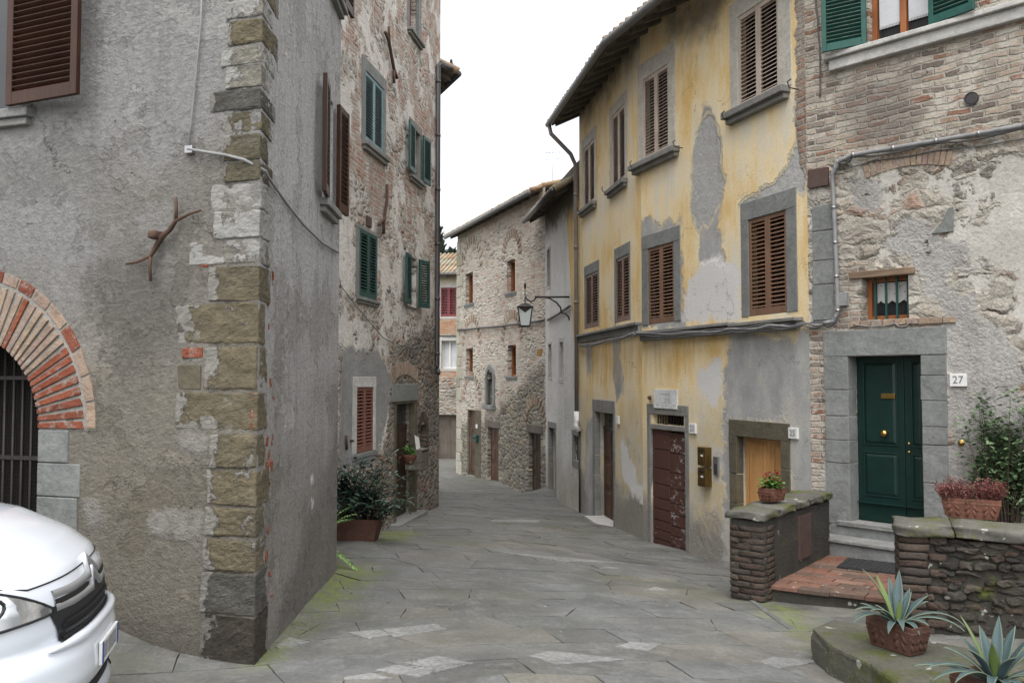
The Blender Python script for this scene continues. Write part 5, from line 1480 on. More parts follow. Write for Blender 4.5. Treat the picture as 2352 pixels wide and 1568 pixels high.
# ------------------------------------------------------------------ letter boxes, intercom, vents, bells
a, b, c, d = FY2.box(1617, 1635, 1026, 1116)
mbx = MB().box(a, b, -.11, 0, c + (d - c) * .0, c + (d - c) * .47).build('letter_box', M_brassd, None, FY2.M, .006)
tag(mbx, 'lower of two bronze letter boxes on the yellow house wall', 'letter box', 'bronze letter boxes')
mby = MB().box(a, b, -.11, 0, c + (d - c) * .53, d).build('letter_box', M_brassd, None, FY2.M, .006)
tag(mby, 'upper of two bronze letter boxes on the yellow house wall', 'letter box', 'bronze letter boxes')
for o_, z0, z1 in ((mbx, c, c + (d - c) * .47), (mby, c + (d - c) * .53, d)):
    h = z1 - z0
    MB().box(a + .03, b - .03, -.117, -.11, z0 + h * .15, z0 + h * .72).build('front_flap', M_brassd, o_, None, .004)
    MB().box(a + .04, b - .04, -.122, -.117, z0 + h * .78, z0 + h * .86).build('slot', M_black, o_)
    MB().box(a + (b - a) * .5, a + (b - a) * .78, -.121, -.117, z0 + h * .5, z0 + h * .6).build('name_card', M_white, o_)
a, b, c, d = FY2.box(1642, 1653, 1048, 1091)
ic = MB().box(a, b, -.03, 0, c, d).build('intercom', M_alu, None, FY2.M, .004)
tag(ic, 'slim grey metal intercom panel right of the bronze letter boxes', 'intercom')
q = MB()
for i in range(6): q.box(a + .02, b - .02, -.033, -.03, c + (d - c) * (.1 + .09 * i), c + (d - c) * (.15 + .09 * i))
q.build('button', M_plast, ic)
a, b, c, d = FH.box(1858, 1905, 388, 430)
tag(MB().box(max(a, .03), b, -.035, .0, c, d).build('junction_plate', M_rustplate, None, FH.M, .004), 'flat rusty brown cover plate at the joint of the two houses', 'cover plate')
s_, z_ = FH.pix(2232, 228)
v_ = MB().lathe([(0, .006), (.05, .006), (.058, .006), (.059, .002), (.066, .002), (.067, .012), (.072, .012), (.073, -.02)], (0, 0, 0), 0, 28, FH.M @ Matrix.Translation((s_, -.01, z_)) @ Matrix.Rotation(R(90), 4, 'X')).build('vent_cap', M_pipe_d)
tag(v_, 'round dark vent cap in the upper brick wall', 'vent')
s_, z_ = FH.pix(2208, 1017)
v_ = MB().lathe([(0, .02), (.012, .02), (.018, .008), (.03, .008), (.036, 0)], (0, 0, 0), 0, 24, FH.M @ Matrix.Translation((s_, -.004, z_)) @ Matrix.Rotation(R(90), 4, 'X')).build('doorbell', M_brass)
tag(v_, 'round brass doorbell below the number 27 plate', 'doorbell')
a, b, c, d = FH.box(1932, 1950, 672, 703)
tag(MB().box(a, b, -.07, 0, c, d).build('meter_box', M_cable, None, FH.M, .006), 'small grey cable box left of the barred window', 'cable box')
a, b, c, d = FS.box(1094, 1101, 998, 1014)
gm2 = MB().box(a, b, -.12, 0, c, d).build('letter_box', M_shg2, None, FS.M, .01)
tag(gm2, 'small green letter box beside the far stone house door', 'letter box')
MB().box(a + .03, b - .03, -.125, -.12, d - .12, d - .08).build('slot', M_black, gm2, FS.M)

# ------------------------------------------------------------------ cables and conduits
def path(seq, sub=6, sag=.012, wob=.004):
    pts_ = [fr.world(*[fr.pix(x, y, -.035)[0], o, fr.pix(x, y, -.035)[1]]) for fr, x, y, o in seq]
    out = []
    for p, q_ in zip(pts_[:-1], pts_[1:]):
        for i in range(sub):
            f = i / sub
            out.append(p.lerp(q_, f) + Vector((0, 0, -sag * math.sin(math.pi * f))) + Vector((random.uniform(-wob, wob), random.uniform(-wob, wob), random.uniform(-wob, wob))))
    return out + [pts_[-1]]
seqY = [(FD, 1258, 735, -.04), (FD, 1310, 703, -.05)]
cY = [(FY1, 1334, 793, -.06), (FY1, 1400, 783, -.14), (FY1, 1470, 765, -.15), (FY2, 1478, 765, -.16), (FY2, 1600, 763, -.17), (FY2, 1690, 757, -.18), (FY2, 1790, 748, -.18), (FY2, 1850, 742, -.06), (FH, 1895, 742, -.05), (FH, 1917, 738, -.05), (FH, 1927, 715, -.05), (FH, 1921, 560, -.05), (FH, 1914, 400, -.05), (FH, 1928, 372, -.05), (FH, 1960, 357, -.05), (FH, 2150, 325, -.05), (FH, 2352, 290, -.05), (FH, 2700, 232, -.05)]
cb = empty('cable_bundle', FY2.world(.2, -.1, FY2.pix(1500, 765)[1]), 'grey cable bundle sagging along the yellow house and up the brick wall', 'cable')
for k, (dz, r_, m_) in enumerate(((0, .016, M_cable), (-.03, .012, M_cable_d), (.02, .011, M_cable_d))):
    ps = [p + Vector((0, 0, dz + .008 * math.sin(i * .9 + k * 2))) for i, p in enumerate(path(cY, 7, .02))]
    MB().tube(ps, r_, n=6).build('cable', m_, cb, Matrix.Identity(4))
pr = path(cY[8:], 4, 0, 0)
MB().tube([p - FH.n * .01 for p in pr], .025, n=8).build('conduit', M_cable, cb, Matrix.Identity(4))
q = MB()
for i in range(2, len(pr) - 1, 2): q.tube([pr[i] - FH.n * .012, pr[i].lerp(pr[i + 1], .12) - FH.n * .012], .031, n=8)
q.build('clip', M_alu, cb, Matrix.Identity(4))
def cable(seq, r_, m_, label, nm='wall_cable', **kw):
    o = MB().tube(path(seq, **kw), r_, n=6).build(nm, m_, None, Matrix.Identity(4))
    return tag(o, label, 'cable')
cable([(FH, 1922, 390, -.02), (FH, 2000, 370, -.02), (FH, 2150, 345, -.02), (FH, 2352, 318, -.02)], .007, M_cable_d, 'thin dark wire running just under the grey conduit on the brick wall')
cable([(FH, 1868, -40, -.02), (FH, 1878, 60, -.02), (FH, 1883, 160, -.02), (FH, 1882, 222, -.02)], .009, M_cable_d, 'short dark wire hanging down the brick left of the green shutters')
cable([(FH, 1960, 745, -.03), (FH, 2010, 748, -.03), (FH, 2055, 742, -.03), (FH, 2075, 750, -.03), (FH, 2092, 738, -.03)], .006, M_cable, 'thin pale wire wandering under the small barred window')
seqS = [(FS, 1052, 757, -.04), (FS, 1110, 752, -.05), (FS, 1180, 745, -.05), (FS, 1250, 735, -.05)]
o_ = MB().tube(path(seqS), .03, n=6).join(MB().tube(path(seqY), .03, n=6)).build('wall_cable', M_cable_d, None, Matrix.Identity(4))
tag(o_, 'dark cable crossing the coursed stone house behind the lantern', 'cable')
cable([(FC, 783, 655, -.03), (FC, 880, 775, -.03), (FC, 930, 795, -.03), (FC, 1000, 810, -.03)], .006, M_cable_d, 'dark cable sagging across the tall rubble house', wob=.008)
tag(MB().tube(path([(FG, 985, 768, -.04), (FG, 1030, 771, -.04), (FG, 1070, 769, -.04)]), .03, n=6).build('wall_cable', M_cable_d, None, Matrix.Identity(4)), 'dark cable across the distant house below its red shutters', 'cable')
o1 = [FA.world(*[FA.pix(x, y)[0], -.02, FA.pix(x, y)[1]]) for x, y in ((470, -60), (466, 60), (452, 200), (443, 290), (438, 345))]
o2 = [FA.world(*[FA.pix(x, y)[0], -.03, FA.pix(x, y)[1]]) for x, y in ((438, 345), (480, 352), (530, 360), (568, 370))]
o3 = [FB.world(.02, -.03, FB.pix(585, 380)[1])] + [FB.world(*[FB.pix(x, y)[0], -.02, FB.pix(x, y)[1]]) for x, y in ((610, 408), (650, 465), (690, 515), (735, 558), (772, 580))]
wc = MB().tube(o1, .007, n=6).tube(o2 + o3, .010, n=6).build('wall_cable', M_cable, None, Matrix.Identity(4))
tag(wc, 'pale cable down the corner house and around its quoins', 'cable')
s_, z_ = FA.pix(440, 346)
MB().box(s_ - .03, s_ + .03, -.035, 0, z_ - .025, z_ + .025).build('clamp', M_alu, wc, FA.M, .004)

# ------------------------------------------------------------------ wall lantern on its bracket
lampP = FD.world(FD.pix(1308, 682)[0], 0, 0)
zl = pt(1308, 682, lampP.y).z
dirn = (pt(1206, 682, lampP.y) - pt(1308, 682, lampP.y)); Ln = dirn.length; dirn.normalize()
lamp = empty('street_lantern', (lampP.x, lampP.y, zl), 'black iron street lantern on a scrolled wall bracket', 'street lamp')
B_ = lambda f, dz: Vector((lampP.x, lampP.y, zl)) + dirn * (Ln * f) + Vector((0, 0, dz))
q = MB()
q.tube([B_(0, 0), B_(.78, 0)], .022, n=6)
q.tube([B_(.74, .0), B_(.76, -.02), B_(.8, -.08), B_(.87, -.105), B_(.94, -.07), B_(.99, .0)], .018, n=6)
q.tube([B_(.60, 0), B_(.45, -.03), B_(.3, -.12), B_(.2, -.24), B_(.185, -.36)], .018, n=6)
q.tube([B_(.19, -.36), B_(.1, -.37), B_(.03, -.44), B_(.0, -.53)], .018, n=6)
q.tube([B_(1, -.14), B_(1, .4)], .014, n=6, r1=.006)
q.lathe([(0, .08), (.025, .05), (.03, .0), (.02, -.06), (0, -.09)], B_(1, .25), 0, 10)
q.build('bracket', M_iron, lamp, Matrix.Identity(4))
Lc = B_(1, -.14)
def ring(w, z): return [Lc + Vector((sx * w, sy * w, z)) for sx, sy in ((-1, -1), (1, -1), (1, 1), (-1, 1))]
top, bot = ring(.16, -.1), ring(.105, -.52)
q = MB()
for i in range(4): q.tube([top[i], bot[i]], .014, n=4); q.tube([top[i], top[(i + 1) % 4]], .016, n=4); q.tube([bot[i], bot[(i + 1) % 4]], .016, n=4)
for i in range(4):
    m1, m2 = top[i].lerp(top[(i + 1) % 4], .5), bot[i].lerp(bot[(i + 1) % 4], .5)
    q.add([top[i], m1 + (m2 - m1) * .3, top[(i + 1) % 4]], [(0, 1, 2)])
q.build('lantern_frame', M_iron, lamp, Matrix.Identity(4))
r2, r3 = ring(.19, -.09), ring(.05, .0)
MB().add(r2 + r3, [(0, 1, 5, 4), (1, 2, 6, 5), (2, 3, 7, 6), (3, 0, 4, 7), (4, 5, 6, 7), (3, 2, 1, 0)]).build('lantern_cap', M_iron, lamp, Matrix.Identity(4), .006)
tp, bt_ = ring(.155, -.105), ring(.1, -.515)
MB().add(tp + bt_, [(0, 1, 5, 4), (1, 2, 6, 5), (2, 3, 7, 6), (3, 0, 4, 7), (7, 6, 5, 4)]).build('lantern_glass', M_milk, lamp, Matrix.Identity(4))

# ------------------------------------------------------------------ terrace, low walls and steps by the green door
TZ = EZ - 2.07 * RS / .973 + .02
def tp_(x, y, z): r = ray(x, y); k = (z - EZ) / r.z; return Vector((r.x * k, r.y * k, z))
TA, TB = tp_(1768, 1343, TZ), tp_(2110, 1383, TZ)              # front edge
TC = tp_(1893, 1280, TZ)                                       # meets the house
TD = TC + FH.t * (TB - TA).length * 1.25
ter = empty('terrace', (TA.x, TA.y, TZ - .25), 'brick paved terrace in front of the green door', 'terrace')
TT = (TB - TA).normalized(); TN = (TC - TA).normalized()
q = MB()
rowd, n_ = .0, 0
Ldep = (TC - TA).length + .15
while rowd < Ldep:
    rw = .155 if rowd == 0 else .15
    u = -.02 - (n_ % 2) * .15
    while u < (TB - TA).length + .35:
        w_ = random.uniform(.27, .31)
        if u + w_ > 0:
            p0 = TA + TN * rowd + TT * max(u, -.01)
            e1, e2 = TT * (u + w_ - max(u, -.01) - .008), TN * (rw - .008)
            dz = random.uniform(-.004, .004)
            vs = [p0, p0 + e1, p0 + e1 + e2, p0 + e2]
            vs = [v + Vector((random.uniform(-.003, .003), random.uniform(-.003, .003), dz + random.uniform(-.002, .002))) for v in vs]
            q.add([v + Vector((0, 0, -.04)) for v in vs] + vs, [(3, 2, 1, 0), (4, 5, 6, 7), (0, 1, 5, 4), (1, 2, 6, 5), (2, 3, 7, 6), (3, 0, 4, 7)])
        u += w_
    rowd += rw; n_ += 1
q.build('tile_paving', M_tile, ter, Matrix.Identity(4), .005)
q = MB()
off = -TN * -.015
pl = [TA - TT * .05 + TN * .03, TB + TT * .6 + TN * .03, TD, TC + FH.n * .05 - TT * .0]
q.add([p + Vector((0, 0, -.5)) for p in pl] + [p + Vector((0, 0, -.03)) for p in pl], [(0, 1, 5, 4), (1, 2, 6, 5), (2, 3, 7, 6), (3, 0, 4, 7), (4, 5, 6, 7)])
q.build('plinth', M_dkmoss, ter, Matrix.Identity(4))
# door mat
ma, mb_, mc_ = tp_(1922, 1304, TZ), tp_(2075, 1322, TZ), tp_(1948, 1284, TZ)
e1, e2 = (mb_ - ma), (mc_ - ma)
mo = empty('door_mat', ma, 'dark rubber door mat on the terrace tiles', 'door mat')
q = MB()
vs = [ma, ma + e1, ma + e1 + e2, ma + e2]
q.add([v + Vector((0, 0, .006)) for v in vs] + [v + Vector((0, 0, .02)) for v in vs], [(0, 1, 5, 4), (1, 2, 6, 5), (2, 3, 7, 6), (3, 0, 4, 7), (4, 5, 6, 7)])
for i in range(14):
    for j in range(7):
        c_ = ma + e1 * ((i + .5) / 14) + e2 * ((j + .5) / 7); q.stone((c_.x, c_.y, c_.z + .02), (.018, .014, .008), .6, .002, n=2)
q.build('rubber_mat', M_rubber, mo, Matrix.Identity(4))

def box_on(P0, t, n, x0, x1, y0, y1, z0, z1, q, jit=0, mi=0):  # box in a plan frame
    M = Matrix.Identity(4); M.col[0][:3] = t; M.col[1][:3] = n; M.col[3][:3] = P0
    q.box(x0, x1, y0, y1, z0, z1, mi, M, jit)
    return M
# left low wall: runs from the house corner towards the street
z1_ = pt(1735, 1170, 8.75).z
w1a = tp_(1900, 1132, z1_); w1b = tp_(1742, 1180, z1_)
P1 = Vector((TA.x, TA.y, 0)) - TT * .34 - TN * .1
W1 = Vector((TC.x, TC.y, 0)) - TT * .34 + TN * .28
wt = (W1 - P1).normalized(); wnn = Vector((wt.y, -wt.x, 0))   # to the right of the run
Lw = (W1 - P1).length
zb_ = gfz(P1.x, P1.y) - .3
lw = empty('low_wall', (P1.x, P1.y, gfz(P1.x, P1.y)), 'low rendered wall with a brick pier left of the terrace', 'low wall')
M1 = Matrix.Identity(4); M1.col[0][:3] = wt; M1.col[1][:3] = -wnn; M1.col[3][:3] = P1     # x along, y to the left
TH = .34
q = MB(); q.box(.12, Lw, -TH + .012, -.012, zb_, z1_ - .06, 0, None, .006)
q.box(-.004, .24, -TH + .006, -.006, zb_, z1_ - .05, 0, None, .002)
q.build('rendered_core', stone_mat('stained_render', [(.052, .049, .043)], .95, isl=False, moss=.15, hf=.02), lw, M1, .02)
q = MB()
zz = zb_; i = 0
while zz < z1_ - .13:
    h = random.uniform(.05, .06) if random.random() < .9 else .085
    o_ = (i % 2) * .12
    y = -TH
    while y < -.01:
        w_ = min(.25 - (o_ if y == -TH else 0), -y)
        q.stone((.10, y + w_ / 2, zz + h / 2), (.115 + random.uniform(-.010, .006), w_ / 2 - .004, h / 2 - .003), .13, .003); y += w_
    for x0 in (.12,):                                          # flank return
        q.stone((.16 + random.uniform(0, .03), -TH + .06, zz + h / 2), (.08, .07, h / 2 - .003), .13, .003)
    zz += h + .004; i += 1
q.build('brick_pier', M_wbrick, lw, M1)
q = MB()
x = -.05
for w_ in (.42, .5, .38, .45, .6):
    if x > Lw: break
    w2 = min(w_, Lw - x)
    q.stone((x + w2 / 2, -TH / 2, z1_ - .01), (w2 / 2 - .004, TH / 2 + .03, .038), .34, .007, n=6); x += w2
q.build('coping', M_mossy, lw, M1)
MB().box(.95, 1.32, -TH - .012, -TH + .02, TZ + .1, TZ + .55).build('meter_door', M_rustplate, lw, M1, .005)
# right low wall of rubble, facing the street
z2_ = pt(2200, 1200, 7.3).z
Q0 = tp_(2062, 1205, z2_); Q0.z = 0
Q1 = tp_(2420, 1225, z2_); Q1.z = 0
Q1 = Q0 + (Q1 - Q0).normalized() * 3.2
ft = (Q1 - Q0).normalized(); fn = Vector((-ft.y, ft.x, 0))
M2 = Matrix.Identity(4); M2.col[0][:3] = ft; M2.col[1][:3] = fn; M2.col[3][:3] = Q0
g2 = min(gfz(Q0.x, Q0.y), gfz(Q0.x + 1, Q0.y - .5)) - .25
rw_ = empty('rubble_wall', (Q0.x, Q0.y, g2 + .25), 'low rubble stone wall with mossy coping right of the terrace', 'low wall')
TH2 = .42
MB().box(.03, 3.2, .008, TH2, g2, z2_ - .1, 0, None, .01).build('mortar_core', M_core, rw_, M2)
q, qb = MB(), MB()
zz = g2; i = 0
while zz < z2_ - .12:                                          # brick end pier
    h = random.uniform(.055, .066); o_ = .0 if i % 2 else .1
    x = 0
    while x < .34 - o_:
        w_ = min(random.uniform(.2, .25), .36 - o_ - x)
        if w_ < .05: break
        qb.stone((x + w_ / 2, .06, zz + h / 2), (w_ / 2 - .004, .075, h / 2 - .003), .13, .004); x += w_
    for k in range(2): qb.stone((.06, .18 + .2 * k, zz + h / 2), (.07, .095, h / 2 - .003), .13, .004)
    zz += h + .004; i += 1
zz = g2
while zz < z2_ - .11:
    h = random.uniform(.045, .095); x = .3 + random.uniform(-.05, .04)
    while x < 3.1:
        w_ = random.uniform(.08, .2) if random.random() < .85 else random.uniform(.2, .3)
        hh = min(h * random.uniform(.75, 1.05), z2_ - .1 - zz)
        if random.random() < .93:
            q.stone((x + w_ / 2, .05 + random.uniform(-.012, .02), zz + hh / 2 + random.uniform(-.01, .01)), (w_ / 2 - .005, .065, max(.016, hh / 2 - .004)), random.uniform(.3, .6), .009, n=4)
        x += w_
    zz += h
q.build('rubble_facing', M_wstone, rw_, M2)
qb.build('brick_pier', M_wbrick, rw_, M2)
q = MB()
x = -.03
for w_ in (.44, .62, .5, .7, .55, .6):
    q.stone((x + w_ / 2, TH2 / 2 - .01, z2_ - .034), (w_ / 2 - .003, TH2 / 2 + .04, .05), .34, .010, n=6); x += w_
q.build('coping', M_mossy, rw_, M2)

# mossy ledge (raised kerb) with the agave pots
LZ = gfz(2.3, 6.6) + .26
lp = [tp_(x, y, LZ) for x, y in ((1866, 1440), (1915, 1420), (2010, 1440), (2140, 1472), (2420, 1520), (2420, 1640), (2110, 1600), (2000, 1522), (1905, 1478))]
led = empty('stone_ledge', (lp[0].x, lp[0].y, LZ - .26), 'low mossy stone ledge carrying the agave planters', 'ledge')
q = MB()
def rng2(ps, off, z): 
    c = sum((p for p in ps), Vector()) / len(ps); return [Vector((p.x + (c.x - p.x) * off, p.y + (c.y - p.y) * off, z)) for p in ps]
lay = [rng2(lp, -.01, LZ - .6), rng2(lp, -.012, LZ - .07), rng2(lp, -.004, LZ - .025), rng2(lp, .015, LZ - .004), rng2(lp, .05, LZ)]
n_ = len(lp); vs = [p + Vector((random.uniform(-.006, .006), random.uniform(-.006, .006), random.uniform(-.004, .004))) for L_ in lay for p in L_]
fs = [(k * n_ + i, k * n_ + (i + 1) % n_, (k + 1) * n_ + (i + 1) % n_, (k + 1) * n_ + i) for k in range(len(lay) - 1) for i in range(n_)] + [tuple(range((len(lay) - 1) * n_, len(lay) * n_))]
q.add(vs, fs)
M_ledge = stone_mat('algae_stone', [(.105, .103, .082)], .95, isl=False, moss=.62, hf=.035)
q.build('kerb_slab', M_ledge, led, Matrix.Identity(4), .01)

# ------------------------------------------------------------------ terracotta planters
def trough(label, P, L, W, H, rz, m, nm='terracotta_planter', motif=True, soil=True, rim=.022):
    o = empty(nm, P, label, 'planter')
    M = Matrix.Translation(P) @ Matrix.Rotation(rz, 4, 'Z')
    q = MB()
    tb, tt, th = .80, 1.0, .018
    def rect(k, z): return [(-L / 2 * k, -W / 2 * k, z), (L / 2 * k, -W / 2 * k, z), (L / 2 * k, W / 2 * k, z), (-L / 2 * k, W / 2 * k, z)]
    kx = lambda r, d: [(x - math.copysign(d, x), y - math.copysign(d, y), z) for x, y, z in r]
    lay = [rect(tb, 0), rect(tt * .97, H - rim * 1.6), kx(rect(tt, H - rim * 1.5), -.008), kx(rect(tt, H), -.008), kx(rect(tt, H), th), kx(rect(.93, H - .05), th)]
    vs = [v for r in lay for v in r]
    fs = [(3, 2, 1, 0)]
    for k in range(len(lay) - 1):
        for i in range(4): fs.append((k * 4 + i, k * 4 + (i + 1) % 4, (k + 1) * 4 + (i + 1) % 4, (k + 1) * 4 + i))
    q.add(vs, fs)
    q.build('pot_body', m, o, M, .007, 3)
    if motif:
        q = MB()
        for side, (ln_, wd) in enumerate(((L, W), (W, L))):
            n_ = max(2, int(ln_ / .14))
            for sg in (-1, 1):
                for i in range(n_):
                    x = (i + .5) / n_ - .5
                    for dx, ang in ((-.03, 35), (.03, -35), (-.025, 20), (.025, -20)):
                        zz = H * (.55 if abs(ang) == 35 else .3)
                        k = tb + (tt * .97 - tb) * zz / H
                        c = (x * ln_ * k + dx, sg * (wd / 2 * k + .001), zz)
                        Mm = Matrix.Translation(c) if side == 0 else Matrix.Translation((sg * (wd / 2 * k + .001), x * ln_ * k + dx, zz))
                        Mm = Mm @ (Matrix.Rotation(R(ang), 4, 'Y') if side == 0 else Matrix.Rotation(R(ang), 4, 'X'))
                        q.stone((0, 0, 0), (.012, .006, .03) if side == 0 else (.006, .012, .03), .9, 0, n=2, M=Mm)
        q.build('leaf_relief', m, o, M)
    MB().add([(-L / 2 * .92, -W / 2 * .9, H - .03), (L / 2 * .92, -W / 2 * .9, H - .03), (L / 2 * .92, W / 2 * .9, H - .03), (-L / 2 * .92, W / 2 * .9, H - .03)], [(0, 1, 2, 3)]).build('soil', M_soil, o, M)
    return o, M
def blade(q, edges, young, base, az, L, w, e0, e1, yg=0.0, n=10, fold=.25):   # one agave leaf, e0/e1: start and end elevation
    p = Vector(base); d = L / n
    sd = Vector((-math.sin(az), math.cos(az), 0))
    vs, ed = [], []
    for i in range(n + 1):
        f = i / n
        el = e0 + (e1 - e0) * f ** 1.3
        fw = Vector((math.cos(az) * math.cos(el), math.sin(az) * math.cos(el), math.sin(el)))
        up = sd.cross(fw) * -1
        if up.z < 0 and abs(el) < 1.4: up = -up
        ww = w * (.55 + .9 * f - .2 * f * f) if f < .45 else w * (.9 * (1 - ((f - .45) / .55) ** 1.7) + .012)
        if f < .45: ww = w * (.5 + .4 * f / .45)
        for k, (o_, h_) in enumerate(((-1, fold), (-.55, .08), (0, -.06), (.55, .08), (1, fold))):
            vs.append(p + sd * (o_ * ww) + up * (h_ * ww)); ed.append(abs(o_))
        p = p + fw * d
    fs = [(i * 5 + k, i * 5 + k + 1, (i + 1) * 5 + k + 1, (i + 1) * 5 + k) for i in range(n) for k in range(4)]
    q.add(vs, fs, 0, True); edges += ed; young += [yg] * len(ed)
def agave(P, seed, spec, label):
    rg = random.Random(seed)
    q, ed, yg = MB(), [], []
    for az, L, w, e0, e1, y in spec:
        blade(q, ed, yg, P + Vector((math.cos(R(az)) * .03, math.sin(R(az)) * .03, 0)), R(az + rg.uniform(-7, 7)), L * rg.uniform(.75, .96), w * .74, R(e0), R(e1 - 8), y)
    o = q.build('agave_plant', M_agave, None, Matrix.Identity(4))
    vattr(o.data, 'edge', ed); vattr(o.data, 'young', yg)
    so = o.modifiers.new('thick', 'SOLIDIFY'); so.thickness = .006
    return tag(o, label, 'agave')
pc = tp_(2062, 1490, LZ)
ax1 = (tp_(2105, 1513, LZ) - tp_(2010, 1480, LZ)); rz1 = math.atan2(ax1.y, ax1.x)
trough('weathered terracotta planter with leaf relief holding the left agave', pc + Vector((0, 0, .004)), .37, .185, .18, R(-62), M_terra_d)
top = pc + Vector((0, 0, .17))
agave(top, 3, [(200, .40, .032, 35, -40, 0), (185, .34, .03, 48, -25, 0), (170, .36, .034, 30, -28, 0), (215, .30, .034, 50, -10, 0), (150, .28, .032, 40, 10, 0), (250, .24, .034, 40, -60, 0), (285, .22, .034, 30, -70, 0), (230, .26, .034, 25, -55, 0),
               (330, .42, .030, 28, -40, 0), (350, .46, .030, 32, -45, 0), (15, .34, .036, 45, 8, 0), (40, .30, .04, 55, 40, 0), (310, .26, .036, 35, -30, 0), (0, .30, .045, 55, 30, 0), (80, .32, .045, 66, 62, 0), (120, .34, .036, 70, 68, 1), (165, .42, .036, 74, 50, 1),
               (60, .36, .048, 74, 70, 0), (260, .22, .028, 78, 84, 1), (180, .20, .04, 60, 30, 0), (20, .26, .042, 66, 58, 0)], 'blue green agave with yellow edged leaves in the nearer left planter')
p2 = tp_(2290, 1650, LZ)
trough('weathered terracotta planter at the right edge holding the second agave', p2 + Vector((0, 0, .004)), .42, .22, .2, R(-70), M_terra_d)
agave(p2 + Vector((0, 0, .19)), 5, [(195, .44, .032, 30, -25, 0), (180, .40, .034, 36, -20, 0), (170, .42, .032, 25, -8, 0), (210, .36, .034, 40, -40, 0), (230, .32, .036, 40, -60, 0), (255, .3, .036, 35, -60, 0), (280, .28, .036, 35, -50, 0), (310, .3, .036, 40, -30, 0), (335, .36, .034, 40, -20, 0),
               (20, .34, .036, 45, 10, 0), (150, .34, .036, 50, 15, 0), (120, .32, .04, 60, 40, 0), (90, .36, .048, 70, 62, 0), (60, .36, .046, 70, 66, 0), (30, .38, .05, 68, 60, 0), (200, .30, .042, 60, 30, 0), (345, .36, .05, 66, 50, 0), (270, .28, .046, 64, 30, 0), (240, .3, .04, 66, 55, 1), (140, .36, .036, 72, 66, 1)],
      'blue green agave at the right edge of the ledge')
# leafy plant built from many small leaves on stems
def leafq(q, p, d, L, w, up=None, mi=0, curl=.2):
    d = d.normalized()
    s_ = d.cross(up or Vector((random.uniform(-.4, .4), random.uniform(-.4, .4), 1)))
    if s_.length < .05: s_ = Vector((1, 0, 0))
    s_.normalize(); n_ = s_.cross(d)
    a, m1, m2, t_ = p, p + d * L * .35, p + d * L * .7 - n_ * L * curl * .3, p + d * L - n_ * L * curl
    q.add([a, m1 + s_ * w, m1 - s_ * w, m2 + s_ * w * .75, m2 - s_ * w * .75, t_, m1 - n_ * w * .3, m2 - n_ * w * .3], [(0, 1, 6), (0, 6, 2), (1, 3, 7, 6), (6, 7, 4, 2), (3, 5, 7), (7, 5, 4)], mi, False)
def rdir(zlo=-.3, zhi=1):
    a, z = random.uniform(0, 2 * math.pi), random.uniform(zlo, zhi); h = math.sqrt(max(0, 1 - z * z)); return Vector((h * math.cos(a), h * math.sin(a), z))
# heather trough on the rubble wall
hc = tp_(2232, 1190, z2_ + .015)
trough('terracotta planter with wave relief standing on the rubble wall', Vector((hc.x, hc.y, z2_ + .022)), .46, .2, .165, math.atan2(ft.y, ft.x) + R(-8), M_terra)
q = MB()
for i in range(230):
    t_ = random.uniform(-.21, .21); o_ = random.uniform(-.07, .07)
    if abs(t_) < .03 and random.random() < .7: continue
    p = Vector((hc.x, hc.y, z2_ + .16)) + ft * t_ + fn * o_
    d = Vector((ft.x * t_ * 2.0, ft.y * t_ * 2.0, 1)) + Vector((random.uniform(-.35, .35), random.uniform(-.35, .35), 0)) + fn * o_ * 2
    L = random.uniform(.10, .21) * (1 - abs(abs(t_) - .11) * 1.5)
    d.normalize()
    for k in range(9):
        f = (k + .5) / 9
        for j in range(3): leafq(q, p + d * L * f, d + rdir(-1, 1) * .9, .022, .0045)
o = q.build('heather', M_heath, None, Matrix.Identity(4)); tag(o, 'reddish brown heather spikes in the planter on the rubble wall', 'heather')
q = MB()
for i in range(130): 
    p = Vector((hc.x, hc.y, z2_ + .15)) + ft * random.uniform(-.2, .2) + fn * random.uniform(-.08, .08); leafq(q, p, rdir(.1, 1), random.uniform(.04, .11), .008)
q.build('green_shoots', M_leaf_v, o, Matrix.Identity(4))
# geranium on the left low wall
gc = M1 @ Vector((.72, -TH / 2 + .02, z1_ + .05))
trough('small terracotta planter on the left low wall', gc, .28, .17, .135, math.atan2(wt.y, wt.x) + R(-12), M_terra)
q = MB()
for i in range(150):
    d = rdir(.1, 1); r_ = random.uniform(.05, .145)
    p = gc + Vector((0, 0, .12)) + Vector((d.x * r_ * .9, d.y * r_ * .9, d.z * r_))
    leafq(q, p, rdir(-.1, .7), random.uniform(.035, .055), random.uniform(.018, .026), curl=.35)
o = q.build('geranium', M_leaf_g, None, Matrix.Identity(4)); tag(o, 'small geranium with dark red flowers in the wall planter', 'geranium')
q = MB()
for c_ in ((-.03, -.02, .27), (.045, .0, .285), (.07, .02, .265), (-.06, .03, .25)):
    for i in range(26):
        d = rdir(-.5, 1); leafq(q, gc + Vector(c_) + d * .018, d, .018, .009)
    q.tube([gc + Vector((0, 0, .12)), gc + Vector(c_)], .003, n=4)
q.build('flower_head', M_red, o, Matrix.Identity(4))
